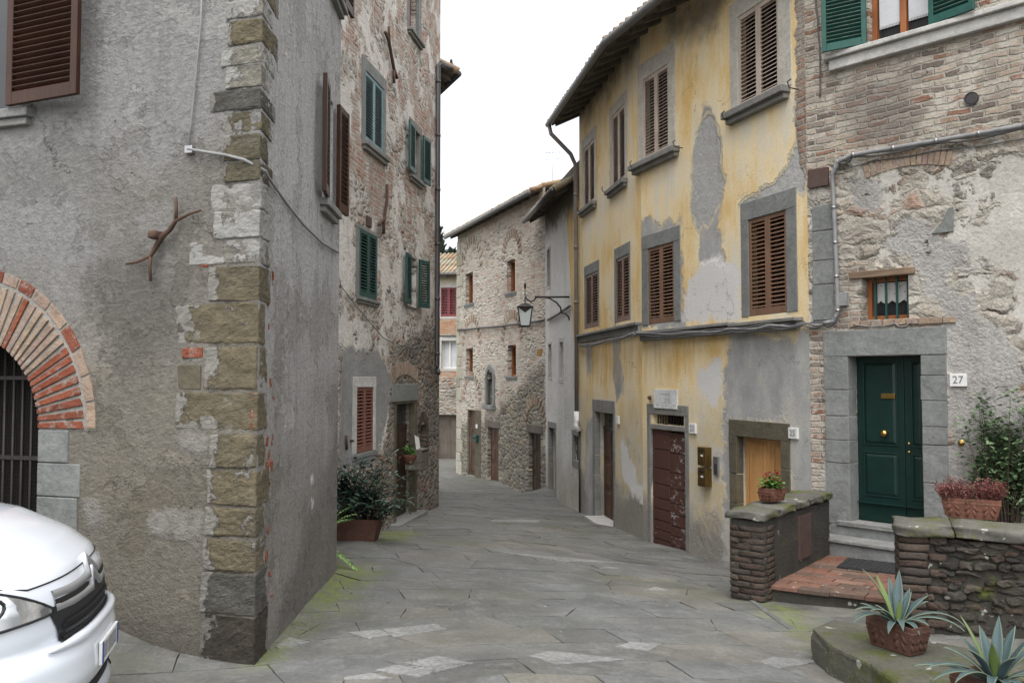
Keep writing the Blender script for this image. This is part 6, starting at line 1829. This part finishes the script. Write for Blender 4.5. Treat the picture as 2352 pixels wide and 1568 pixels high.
# evergreen shrub in a trough beside the tall house
sc_ = gpix(818, 1248); sc_.x -= .12; sc_.y += .25
sc_.z = gfz(sc_.x, sc_.y)
trough('long dark terracotta trough on the street beside the grey corner', sc_ + Vector((0, 0, .01)), .78, .30, .27, R(-6), M_terra_d, motif=False)
q, qt = MB(), MB()
base = sc_ + Vector((0, 0, .24))
for i in range(50):
    b0 = base + Vector((random.uniform(-.28, .28), random.uniform(-.1, .1), 0))
    tgt = base + Vector((random.gauss(.12, .36), random.gauss(.0, .22), random.uniform(.12, .76)))
    tgt.x = min(max(tgt.x, base.x - .65), base.x + .78)
    mid = b0.lerp(tgt, .5) + Vector((random.uniform(-.06, .06), random.uniform(-.06, .06), .08))
    pts3 = [b0, b0.lerp(mid, .6), mid, mid.lerp(tgt, .5), tgt]
    qt.tube(pts3, .011, n=5, r1=.003)
    for k in range(42):
        f = random.uniform(.3, 1.04); p = (mid.lerp(tgt, (f - .5) * 2) if f > .5 else b0.lerp(mid, f * 2)) + Vector((random.gauss(0, .05), random.gauss(0, .05), random.gauss(0, .05)))
        leafq(q, p, rdir(-.35, .75), random.uniform(.065, .11), random.uniform(.014, .021), curl=.25)
o = empty('evergreen_shrub', base, 'dark glossy evergreen shrub in the long trough by the corner', 'shrub')
q.build('foliage', M_leaf_d, o, Matrix.Identity(4)); qt.build('stem', M_bark, o, Matrix.Identity(4))
# pale fern-like plant at the foot of the corner house end wall
fp = FB.world(FB.L + .22, .26, 0); fp.z = gfz(fp.x, fp.y)
fpot = MB().lathe([(0, 0), (.08, 0), (.105, .17), (.115, .17), (.115, .2), (.1, .2), (.09, .14), (0, .14)], fp, 0, 20).build('round_pot', M_terra_d, None, Matrix.Identity(4))
tag(fpot, 'small round terracotta pot half hidden behind the grey corner', 'pot')
q = MB()
for (dx, dz, L) in ((.36, .34, .30), (.33, .4, .25), (.32, .28, .26), (.42, -.02, .34), (.2, .3, .2), (-.1, .5, .3), (-.2, .3, .3)):
    b0 = fp + Vector((0, 0, .18)); e_ = fp + Vector((dx, random.uniform(-.12, .05), .18 + dz))
    if dz < 0: e_ = fp + Vector((.40, -.1, .04))
    m_ = b0.lerp(e_, .5) + Vector((0, 0, .12)); prev = b0
    for k in range(12):
        f = (k + 1) / 12; p = (b0 * (1 - f) ** 2 + m_ * 2 * f * (1 - f) + e_ * f * f)
        q.tube([prev, p], .003, n=4)
        d = (p - prev).normalized(); prev = p
        if f > .35:
            for sg in (-1, 1): leafq(q, p, d + Vector((-d.y, d.x, .1)) * sg * 1.1, .085 * (1.25 - f * .6), .014)
    leafq(q, e_, d, .09, .018)
o = q.build('fern', M_leaf_l, None, Matrix.Identity(4)); tag(o, 'pale green fern peeping out behind the grey corner', 'fern')
# hanging pot by the door of the tall house
hp = FC.world(FC.pix(914, 1050)[0], -.2, FC.pix(914, 1052)[1])
hp_ = MB().lathe([(0, -.11), (.06, -.095), (.105, -.03), (.125, .04), (.132, .07), (.12, .07), (.105, .03), (0, .02)], hp, 0, 20).tube([hp + Vector((0, 0, .0)), hp + FC.n * .2 + Vector((0, 0, .02))], .015, n=6).build('hanging_pot', M_terra, None, Matrix.Identity(4))
tag(hp_, 'rounded terracotta wall pot hanging beside the dark doorway', 'pot')
q = MB()
for i in range(150):
    d = rdir(-.1, 1); p = hp + Vector((0, 0, .07)) + Vector((d.x * .12, d.y * .12, d.z * .16)) * random.uniform(.3, 1)
    leafq(q, p, rdir(-.4, .9), random.uniform(.05, .09), .014)
o = q.build('trailing_plant', M_leaf_g, None, Matrix.Identity(4)); tag(o, 'bright green herb growing in the hanging wall pot', 'plant')
# wooden letter shelf with papers in front of the niche
a, b, c, d = FC.box(956, 972, 1030, 1076, -.2)
bx_ = empty('wooden_box', FC.world((a + b) / 2, -.15, c), 'weathered wooden box fixed under the small arched niche', 'wooden box')
q = MB(); q.box(a, a + .03, -.3, 0, c, d); q.box(b - .03, b, -.3, 0, c, d); q.box(a + .03, b - .03, -.3, 0, d - .03, d); q.box(a + .03, b - .03, -.3, 0, c, c + .03); q.box(a + .03, b - .03, -.03, 0, c + .03, d - .03)
q.build('box_case', M_greywood, bx_, FC.M, .004)
MB().box(a + .03, b - .03, -.29, -.27, c + .03, d - .06).build('door', M_greywood, bx_, FC.M, .003)
q = MB()
for i, (x0, w_) in enumerate(((.02, .22), (.2, .2), (.3, .16))):
    q.box(0, w_, -.002 * i, .006, 0, .26 - .03 * i, 0, Matrix.Translation((a + x0, -.2 + .03 * i, d + .005)) @ Matrix.Rotation(R(18 - 5 * i), 4, 'Y') @ Matrix.Rotation(R(-12), 4, 'X'))
o = q.build('paper_stack', M_white, None, FC.M); tag(o, 'white folded papers standing on the wooden box', 'papers')
# climbing vine at the right edge
q, qt = MB(), MB()
vb = FH.world(FH.pix(2335, 1190)[0], -.25, 0); vb.z = gfz(vb.x, vb.y)
for i in range(70):
    x, y = random.choice(((random.gauss(2295, 38), random.uniform(930, 1010)), (random.gauss(2325, 35), random.uniform(980, 1180)), (random.gauss(2400, 60), random.uniform(900, 1200)), (random.gauss(2290, 30), random.uniform(1040, 1130))))
    s_, z_ = FH.pix(x, y, -.12); tgt = FH.world(s_, random.uniform(-.22, -.05), z_)
    mid = vb.lerp(tgt, .55) + Vector((random.uniform(-.08, .08), 0, .1)); mid = mid - FH.n * .02
    qt.tube([vb + Vector((random.uniform(-.05, .05), 0, .2)), mid, tgt], .008, n=5, r1=.002)
    for k in range(40):
        p = mid.lerp(tgt, random.uniform(.55, 1.12)) + Vector((random.gauss(0, .05), random.gauss(0, .04), random.gauss(0, .055)))
        leafq(q, p, rdir(-.5, .7), random.uniform(.045, .075), random.uniform(.015, .024))
vn = empty('climbing_vine', vb, 'small leaved green vine climbing the wall below number 27', 'vine')
q.build('foliage', M_leaf_v, vn, Matrix.Identity(4)); qt.build('stem', M_bark, vn, Matrix.Identity(4))
# kerb stones dividing the street from the strip before the houses
q = MB()
kp = [gpix(x, y) for x, y in ((1655, 1333), (1700, 1368), (1755, 1410), (1812, 1452))]
for a, b in zip(kp[:-1], kp[1:]):
    for f0, f1 in ((0, .48), (.5, .98)):
        p0, p1 = a.lerp(b, f0), a.lerp(b, f1); t_ = (p1 - p0).normalized(); n_ = Vector((t_.y, -t_.x, 0)) * -.05
        q.add([p0 - Vector((0, 0, .05)), p1 - Vector((0, 0, .05)), p1 + n_ - Vector((0, 0, .05)), p0 + n_ - Vector((0, 0, .05)), p0 + Vector((0, 0, .03)), p1 + Vector((0, 0, .03)), p1 + n_ + Vector((0, 0, .032)), p0 + n_ + Vector((0, 0, .032))], [(0, 1, 5, 4), (1, 2, 6, 5), (2, 3, 7, 6), (3, 0, 4, 7), (4, 5, 6, 7)])
tag(q.build('kerb', M_slabk, None, Matrix.Identity(4), .01), None, None, None, 'structure')
# pebbles of dark droppings near the left wall
q = MB()
for x, y in ((798, 1362), (806, 1365), (1012, 1442), (890, 1388), (873, 1560), (745, 1472)):
    p = gpix(x, y); q.stone((p.x, p.y, p.z + .008), (.014, .011, .009), .8, .003, n=2)
o = q.build('leaf_litter', M_soil, None, Matrix.Identity(4)); tag(o, 'scattered dark bits of litter on the paving', None, None, 'stuff')
# distant cypress and roof aerial
def conifer(P, H, rad, label, seed):
    rg = random.Random(seed)
    o = empty('cypress_tree', P, label, 'tree')
    MB().tube([P, P + Vector((0, 0, H * .95))], H * .02, n=8, r1=.03).build('trunk', M_bark, o, Matrix.Identity(4))
    q = MB()
    for i in range(2600):
        f = rg.random() ** .8
        r_ = rad * (math.sin(math.pi * min(1, f * .88 + .12)) ** .75) * (rg.random() ** .45) * (1 + .22 * math.sin(f * 23 + 2) * math.sin(f * 41))
        a = rg.uniform(0, 6.28)
        p = P + Vector((r_ * math.cos(a), r_ * math.sin(a), H * (.06 + .94 * f)))
        d = Vector((math.cos(a) * .35, math.sin(a) * .35, 1)) + Vector((rg.uniform(-.3, .3), rg.uniform(-.3, .3), rg.uniform(-.3, .3)))
        leafq(q, p, d, rg.uniform(.35, .8), rg.uniform(.06, .14))
    q.build('crown', M_cyp, o, Matrix.Identity(4))
pz = pt(1014, 640, 62)
conifer(Vector((pz.x - .3, 62, -3)), pt(1014, 533, 62).z + 3, 1.15, 'dark cypress rising behind the distant roof', 4)
conifer(Vector((pt(1040, 600, 66).x, 66, -3)), pt(1030, 583, 66).z + 3, .9, 'lower dark cypress tip beside the taller one', 9)
ap = pt(1270, 440, 25.5)
q = MB(); ar = Vector((ap.x, ap.y, ap.z))
q.tube([ar, ar + Vector((0, 0, 1.35))], .012, n=5)
for dz in (.95, 1.15): q.tube([ar + Vector((-.22, 0, dz)), ar + Vector((.22, 0, dz + .03))], .007, n=4)
for k in range(5): q.tube([ar + Vector((-.2 + .1 * k, -.12, 1.15)), ar + Vector((-.2 + .1 * k, .12, 1.15))], .005, n=4)
o = q.build('roof_aerial', M_alu, None, Matrix.Identity(4)); tag(o, 'thin television aerial above the stone house roof', 'aerial')
# pigeon resting on the wing eaves
bp = pt(1037, 156, 17.9)
q = MB()
q.stone((bp.x, bp.y, bp.z + .03), (.055, .11, .06), 1.0, 0, n=4)
q.stone((bp.x, bp.y - .09, bp.z + .11), (.03, .035, .035), 1.0, 0, n=3)
q.tube([(bp.x, bp.y - .06, bp.z + .05), (bp.x, bp.y - .09, bp.z + .1)], .035, n=7, r1=.026)
q.tube([(bp.x, bp.y - .12, bp.z + .11), (bp.x, bp.y - .15, bp.z + .105)], .008, n=5, r1=.002)
q.tube([(bp.x, bp.y + .08, bp.z + .03), (bp.x, bp.y + .2, bp.z + .0)], .035, n=6, r1=.02)
for sx in (-.02, .02): q.tube([(bp.x + sx, bp.y, bp.z - .02), (bp.x + sx, bp.y, bp.z - .09)], .006, n=4)
o = q.build('pigeon', paint('pigeon_feathers', (.10, .10, .12), .8, .4), None, Matrix.Identity(4)); tag(o, 'grey pigeon perched on the dark eaves of the tall house', 'bird')
# ------------------------------------------------------------------ white van nosing in at the lower left
CX, CY, CRZ = -1.90, 4.15, R(14)
cgz = gfz(-2.3, 4.1)
van = empty('white_van', (CX, CY, cgz), 'white compact van nosing in at the lower left corner', 'van')
MV = Matrix.Translation((CX, CY, cgz)) @ Matrix.Rotation(CRZ, 4, 'Z') @ Matrix.Diagonal((1, 1, 1.1, 1))
HW = .89
# centre-line profile of the nose, bottom lip to windscreen foot: (x back from the foremost point, z)
PROF = [(-.10, .17), (-.045, .21), (-.02, .30), (-.055, .36), (-.02, .40), (0, .46), (-.005, .55), (-.03, .595), (-.07, .62), (-.06, .67), (-.065, .72), (-.075, .775), (-.09, .815), (-.125, .87), (-.23, .945), (-.48, 1.05), (-.82, 1.125), (-1.12, 1.16)]
_pp = np.array(PROF)
_pl = np.concatenate([[0], np.cumsum(np.hypot(np.diff(_pp[:, 0]), np.diff(_pp[:, 1])))]); _pl /= _pl[-1]
def prof(u): return np.interp(u, _pl, _pp[:, 0]), np.interp(u, _pl, _pp[:, 1])
def uz(z): return float(np.interp(z, _pp[:, 1], _pl))
def nose(u, v, off=0.0):                       # u along the profile, v across (-1..1)
    x, z = prof(u)
    a = abs(v)
    pull = .40 * a ** 3.2 + .05 * a * a
    f = np.clip((z - .80) / .3, 0, 1)           # bonnet: sides drop, less pull-back
    pull = pull * (1 - .45 * f) * (1 if x > -.3 else max(.0, 1 + (x + .3) / .8))
    drop = f * (.06 * a ** 2 + .12 * a ** 6)
    g = np.clip((.64 - z) / .2, 0, 1) * np.clip((z - .3) / .1, 0, 1)
    w = HW * (1 - .05 * np.clip((z - .6) / .5, 0, 1))
    p = Vector((x - pull, v * w, z - drop))
    if off:
        e = 1e-3
        d1 = nose(min(u + e, 1), v) - nose(max(u - e, 0), v); d2 = nose(u, min(v + e, 1)) - nose(u, max(v - e, -1))
        n = d2.cross(d1).normalized()
        if n.dot(Vector((1, 0, .5))) < 0: n = -n
        p = p + n * off
    return p
def patch(q, poly, off, mi=0, n=14, th=0.0):    # patch on the nose bounded by two v-edges: poly(f,g) -> (u,v)
    vs = []
    for i in range(n + 1):
        for j in range(n + 1): vs.append(nose(*poly(i / n, j / n), off))
    fs = [(i * (n + 1) + j, (i + 1) * (n + 1) + j, (i + 1) * (n + 1) + j + 1, i * (n + 1) + j + 1) for i in range(n) for j in range(n)]
    q.add(vs, fs, mi, True)
    return q
q = MB()
NU, NV = 90, 64
us, vs_ = np.linspace(0, 1, NU + 1), np.linspace(-1, 1, NV + 1)
GU, GL = (uz(.615), uz(.825)), .52
def hole(u, v): return False
vv, ff = [], []
for u in us:
    for v in vs_: vv.append(nose(u, v))
for i in range(NU):
    for j in range(NV): ff.append((i * (NV + 1) + j, (i + 1) * (NV + 1) + j, (i + 1) * (NV + 1) + j + 1, i * (NV + 1) + j + 1))
q.add(vv, ff, 0, True)
# flanks, roof, windscreen and tail as one shell carried back from the nose edge
st = []
for x in (-1.12, -1.3, -1.75, -2.05, -2.6, -3.4, -4.1, -4.33):
    top = np.interp(x, [-4.33, -4.1, -3.4, -2.05, -1.75, -1.12], [1.5, 1.78, 1.82, 1.80, 1.66, 1.14])
    tw = np.interp(top, [1.14, 1.8], [HW - .05, .70])
    st.append([(x, s * yy, z) for s, yy, z in [(-1, HW - .04, .22), (-1, HW, .5), (-1, HW, .85), (-1, HW - .02, min(1.05, top)), (-1, max(tw, .7), top - .08 if top > 1.2 else top - .04), (-1, tw * .75, top), (1, tw * .75, top), (1, max(tw, .7), top - .08 if top > 1.2 else top - .04), (1, HW - .02, min(1.05, top)), (1, HW, .85), (1, HW, .5), (1, HW - .04, .22)]])
vv = [p for s in st for p in s]
ff = [(i * 12 + k, (i + 1) * 12 + k, (i + 1) * 12 + k + 1, i * 12 + k + 1) for i in range(len(st) - 1) for k in range(11)] + [tuple((len(st) - 1) * 12 + k for k in range(12))]
q.add(vv, ff, 0, False)
for sgn in (-1, 1):                              # wings between the nose and the doors
    vs2, fs2 = [], []
    for i, u in enumerate(np.linspace(uz(.22), 1.0, 25)):
        e = nose(u, sgn)
        for k in range(7):
            f = k / 6
            vs2.append((e.x + (-1.16 - e.x) * f, e.y + (sgn * HW - e.y) * f, e.z))
    for i in range(24):
        for k in range(6): fs2.append((i * 7 + k, i * 7 + k + 1, (i + 1) * 7 + k + 1, (i + 1) * 7 + k))
    q.add(vs2, fs2, 0, True)
q.build('body', M_car, van, MV)
# dark lower grille with bars
gw = lambda f: .58
q = MB()
def gpoly(f, g): z = .60 + (.757 - .60) * f; w = .46 + .10 * f; return uz(z), (-w + 2 * w * g)
patch(q, gpoly, .006, n=20)
gr = q.build('grille', M_plast, van, MV)
q = MB()
for z0 in (.618, .65, .683):
    patch(q, lambda f, g, z0=z0: (uz(z0 + .012 * f), (-.45 + .9 * g)), .016, n=16)
gb = q.build('grille_bar', M_plast, gr, MV)
q = MB()
for z0 in (.605, .634, .667):
    patch(q, lambda f, g, z0=z0: (uz(z0 + .016 * f), (-.47 + .94 * g)), .0085, n=16)
q.build('grille_gap', M_black, gr, MV)
q = MB()                                         # white lip under the grille opening
ps = [nose(uz(.598), v, .012) for v in np.linspace(-.6, .6, 30)]
q.tube(ps, [.004] + [.008 + .014 * min(1, i / 5, (29 - i) / 5) for i in range(1, 29)] + [.004], n=8); q.build('bumper_lip', M_car, van, MV)
# chrome chevrons running out to the headlights
q = MB()
for zc, dz in ((.795, .026), (.745, .026)):
    for sg in (-1, 1):
        pts4 = [(zc + .062, .0), (zc + .004, .085), (zc, .2), (zc, .35), (zc + .004, .50)]
        vs3 = []
        for k, (z, v) in enumerate(pts4):
            o_ = .022 if k < 2 else .009
            vs3 += [nose(uz(z + dz * .5), v * sg, o_), nose(uz(z - dz * .5), v * sg, o_), nose(uz(z + dz * .6), v * sg, .0), nose(uz(z - dz * .6), v * sg, .0)]
        fs3 = []
        for k in range(len(pts4) - 1):
            b = k * 4
            fs3 += [(b, b + 1, b + 5, b + 4), (b, b + 4, b + 6, b + 2), (b + 1, b + 3, b + 7, b + 5)]
        q.add(vs3, fs3, 0, True)
q.build('chevron_emblem', M_silver, van, MV)
q = MB()
for sg in (-1, 1): patch(q, lambda f, g, sg=sg: (uz(.759 + .020 * f), sg * (.10 + .40 * g)), .007, n=10)
q.build('upper_slot', M_black, van, MV)
# bonnet shut line
q = MB()
ps = [nose(uz(.845), v, .001) for v in np.linspace(-.62, .62, 40)]
ps = [nose(float(uz(1.06)), -.93, .001), nose(uz(.95), -.86, .001), nose(uz(.88), -.74, .001)] + ps + [nose(uz(.88), .74, .001), nose(uz(.95), .86, .001), nose(float(uz(1.06)), .93, .001)]
q.tube(ps, .0035, n=5); q.build('bonnet_seam', M_black, van, MV)
# headlights
for sg in (-1, 1):
    def hp_(f, g, sg=sg):
        v = .53 + .45 * f
        zl, zh = .735 - .02 * f, .755 + .16 * min(1, f * 1.4)
        return uz(zl + (zh - zl) * g), sg * v
    q = MB(); patch(q, hp_, .010, n=16)
    hl = q.build('headlight', M_lens, van, MV)
    q = MB()
    brd = [hp_(t_, 0) for t_ in np.linspace(0, 1, 12)] + [hp_(1, t_) for t_ in np.linspace(0, 1, 8)] + [hp_(t_, 1) for t_ in np.linspace(1, 0, 12)]
    q.tube([nose(u, v, .008) for u, v in brd + brd[:1]], .006, n=6); q.build('headlight_seal', M_plast, hl, MV)
    q = MB()
    patch(q, lambda f, g, sg=sg: (uz(.765 + .085 * g), sg * (.74 + .17 * f)), .013, n=8); q.build('lamp_bowl', M_chrome, hl, MV)
    q = MB()
    ps = [nose(uz(.808 + .045 * math.sin(t_)), sg * (.825 + .085 * math.cos(t_)), .016) for t_ in np.linspace(0, 2 * math.pi, 20)]
    q.tube(ps, .006, n=6); q.build('lamp_ring', M_plast, hl, MV)
    q = MB(); patch(q, lambda f, g, sg=sg: (uz(.25 + .17 * g), sg * (.46 + .48 * f)), .006, n=10); q.build('fog_light_recess', M_plast, van, MV, 0)
q = MB(); patch(q, lambda f, g: (uz(.335 + .06 * f), -.52 + 1.04 * g), .004, n=16); q.build('lower_intake', M_plast, van, MV)
q = MB()                                         # number plate
c0 = nose(uz(.50), 0, .002)
q.box(c0.x - .004, c0.x + .012, -.18, .18, .45, .545)
pl_ = q.build('number_plate', M_white, van, MV, .004)
q = MB(); q.box(c0.x + .0125, c0.x + .0135, -.178, -.148, .452, .543); q.box(c0.x + .0125, c0.x + .0135, .148, .178, .452, .543); q.build('blue_band', M_blue, pl_, MV)
q = MB()
for i in range(7):
    y = -.135 + i * .037 + (.01 if i > 1 else 0)
    q.box(c0.x + .0125, c0.x + .0132, y, y + .008, .47, .53); q.box(c0.x + .0125, c0.x + .0132, y + .019, y + .026, .47, .53); q.box(c0.x + .0125, c0.x + .0132, y + .008, y + .019, .47 + .052 * (i % 2), .478 + .052 * (i % 2))
q.build('lettering', M_ink, pl_, MV)
# wheels, glass
for xx in (-.92, -3.6):
    for sg in (-1, 1):
        Mw = MV @ Matrix.Translation((xx, sg * (HW - .1), .315)) @ Matrix.Rotation(R(90), 4, 'X')
        w_ = MB().lathe([(.20, -.1), (.30, -.105), (.318, -.07), (.318, .07), (.30, .105), (.20, .1), (.20, -.1)], (0, 0, 0), 0, 32, Mw).build('wheel', M_rubber, van, Matrix.Identity(4))
        MB().lathe([(0, .06 * -sg), (.05, .07 * -sg), (.14, .05 * -sg), (.2, .085 * -sg), (.205, .0)], (0, 0, 0), 0, 24, Mw).build('rim', M_silver, w_, Matrix.Identity(4))
        MB().lathe([(.0, .112 * -sg), (.37, .112 * -sg)], (0, 0, 0), 0, 32, MV @ Matrix.Translation((xx, sg * (HW - .109), .33)) @ Matrix.Rotation(R(90), 4, 'X')).build('wheel_arch', M_plast, van, Matrix.Identity(4))
q = MB(); q.add([(-1.22, -.68, 1.20), (-1.22, .68, 1.20), (-1.74, .60, 1.665), (-1.74, -.60, 1.665)], [(0, 1, 2, 3)]); q.build('windscreen', M_glass, van, MV @ Matrix.Translation((.02, 0, .02)))
for sg in (-1, 1):
    q = MB(); q.add([(-1.85, sg * .89, 1.08), (-2.75, sg * .89, 1.08), (-2.75, sg * .76, 1.66), (-2.1, sg * .76, 1.66)], [(0, 1, 2, 3)]); q.build('side_window', M_glass, van, MV)
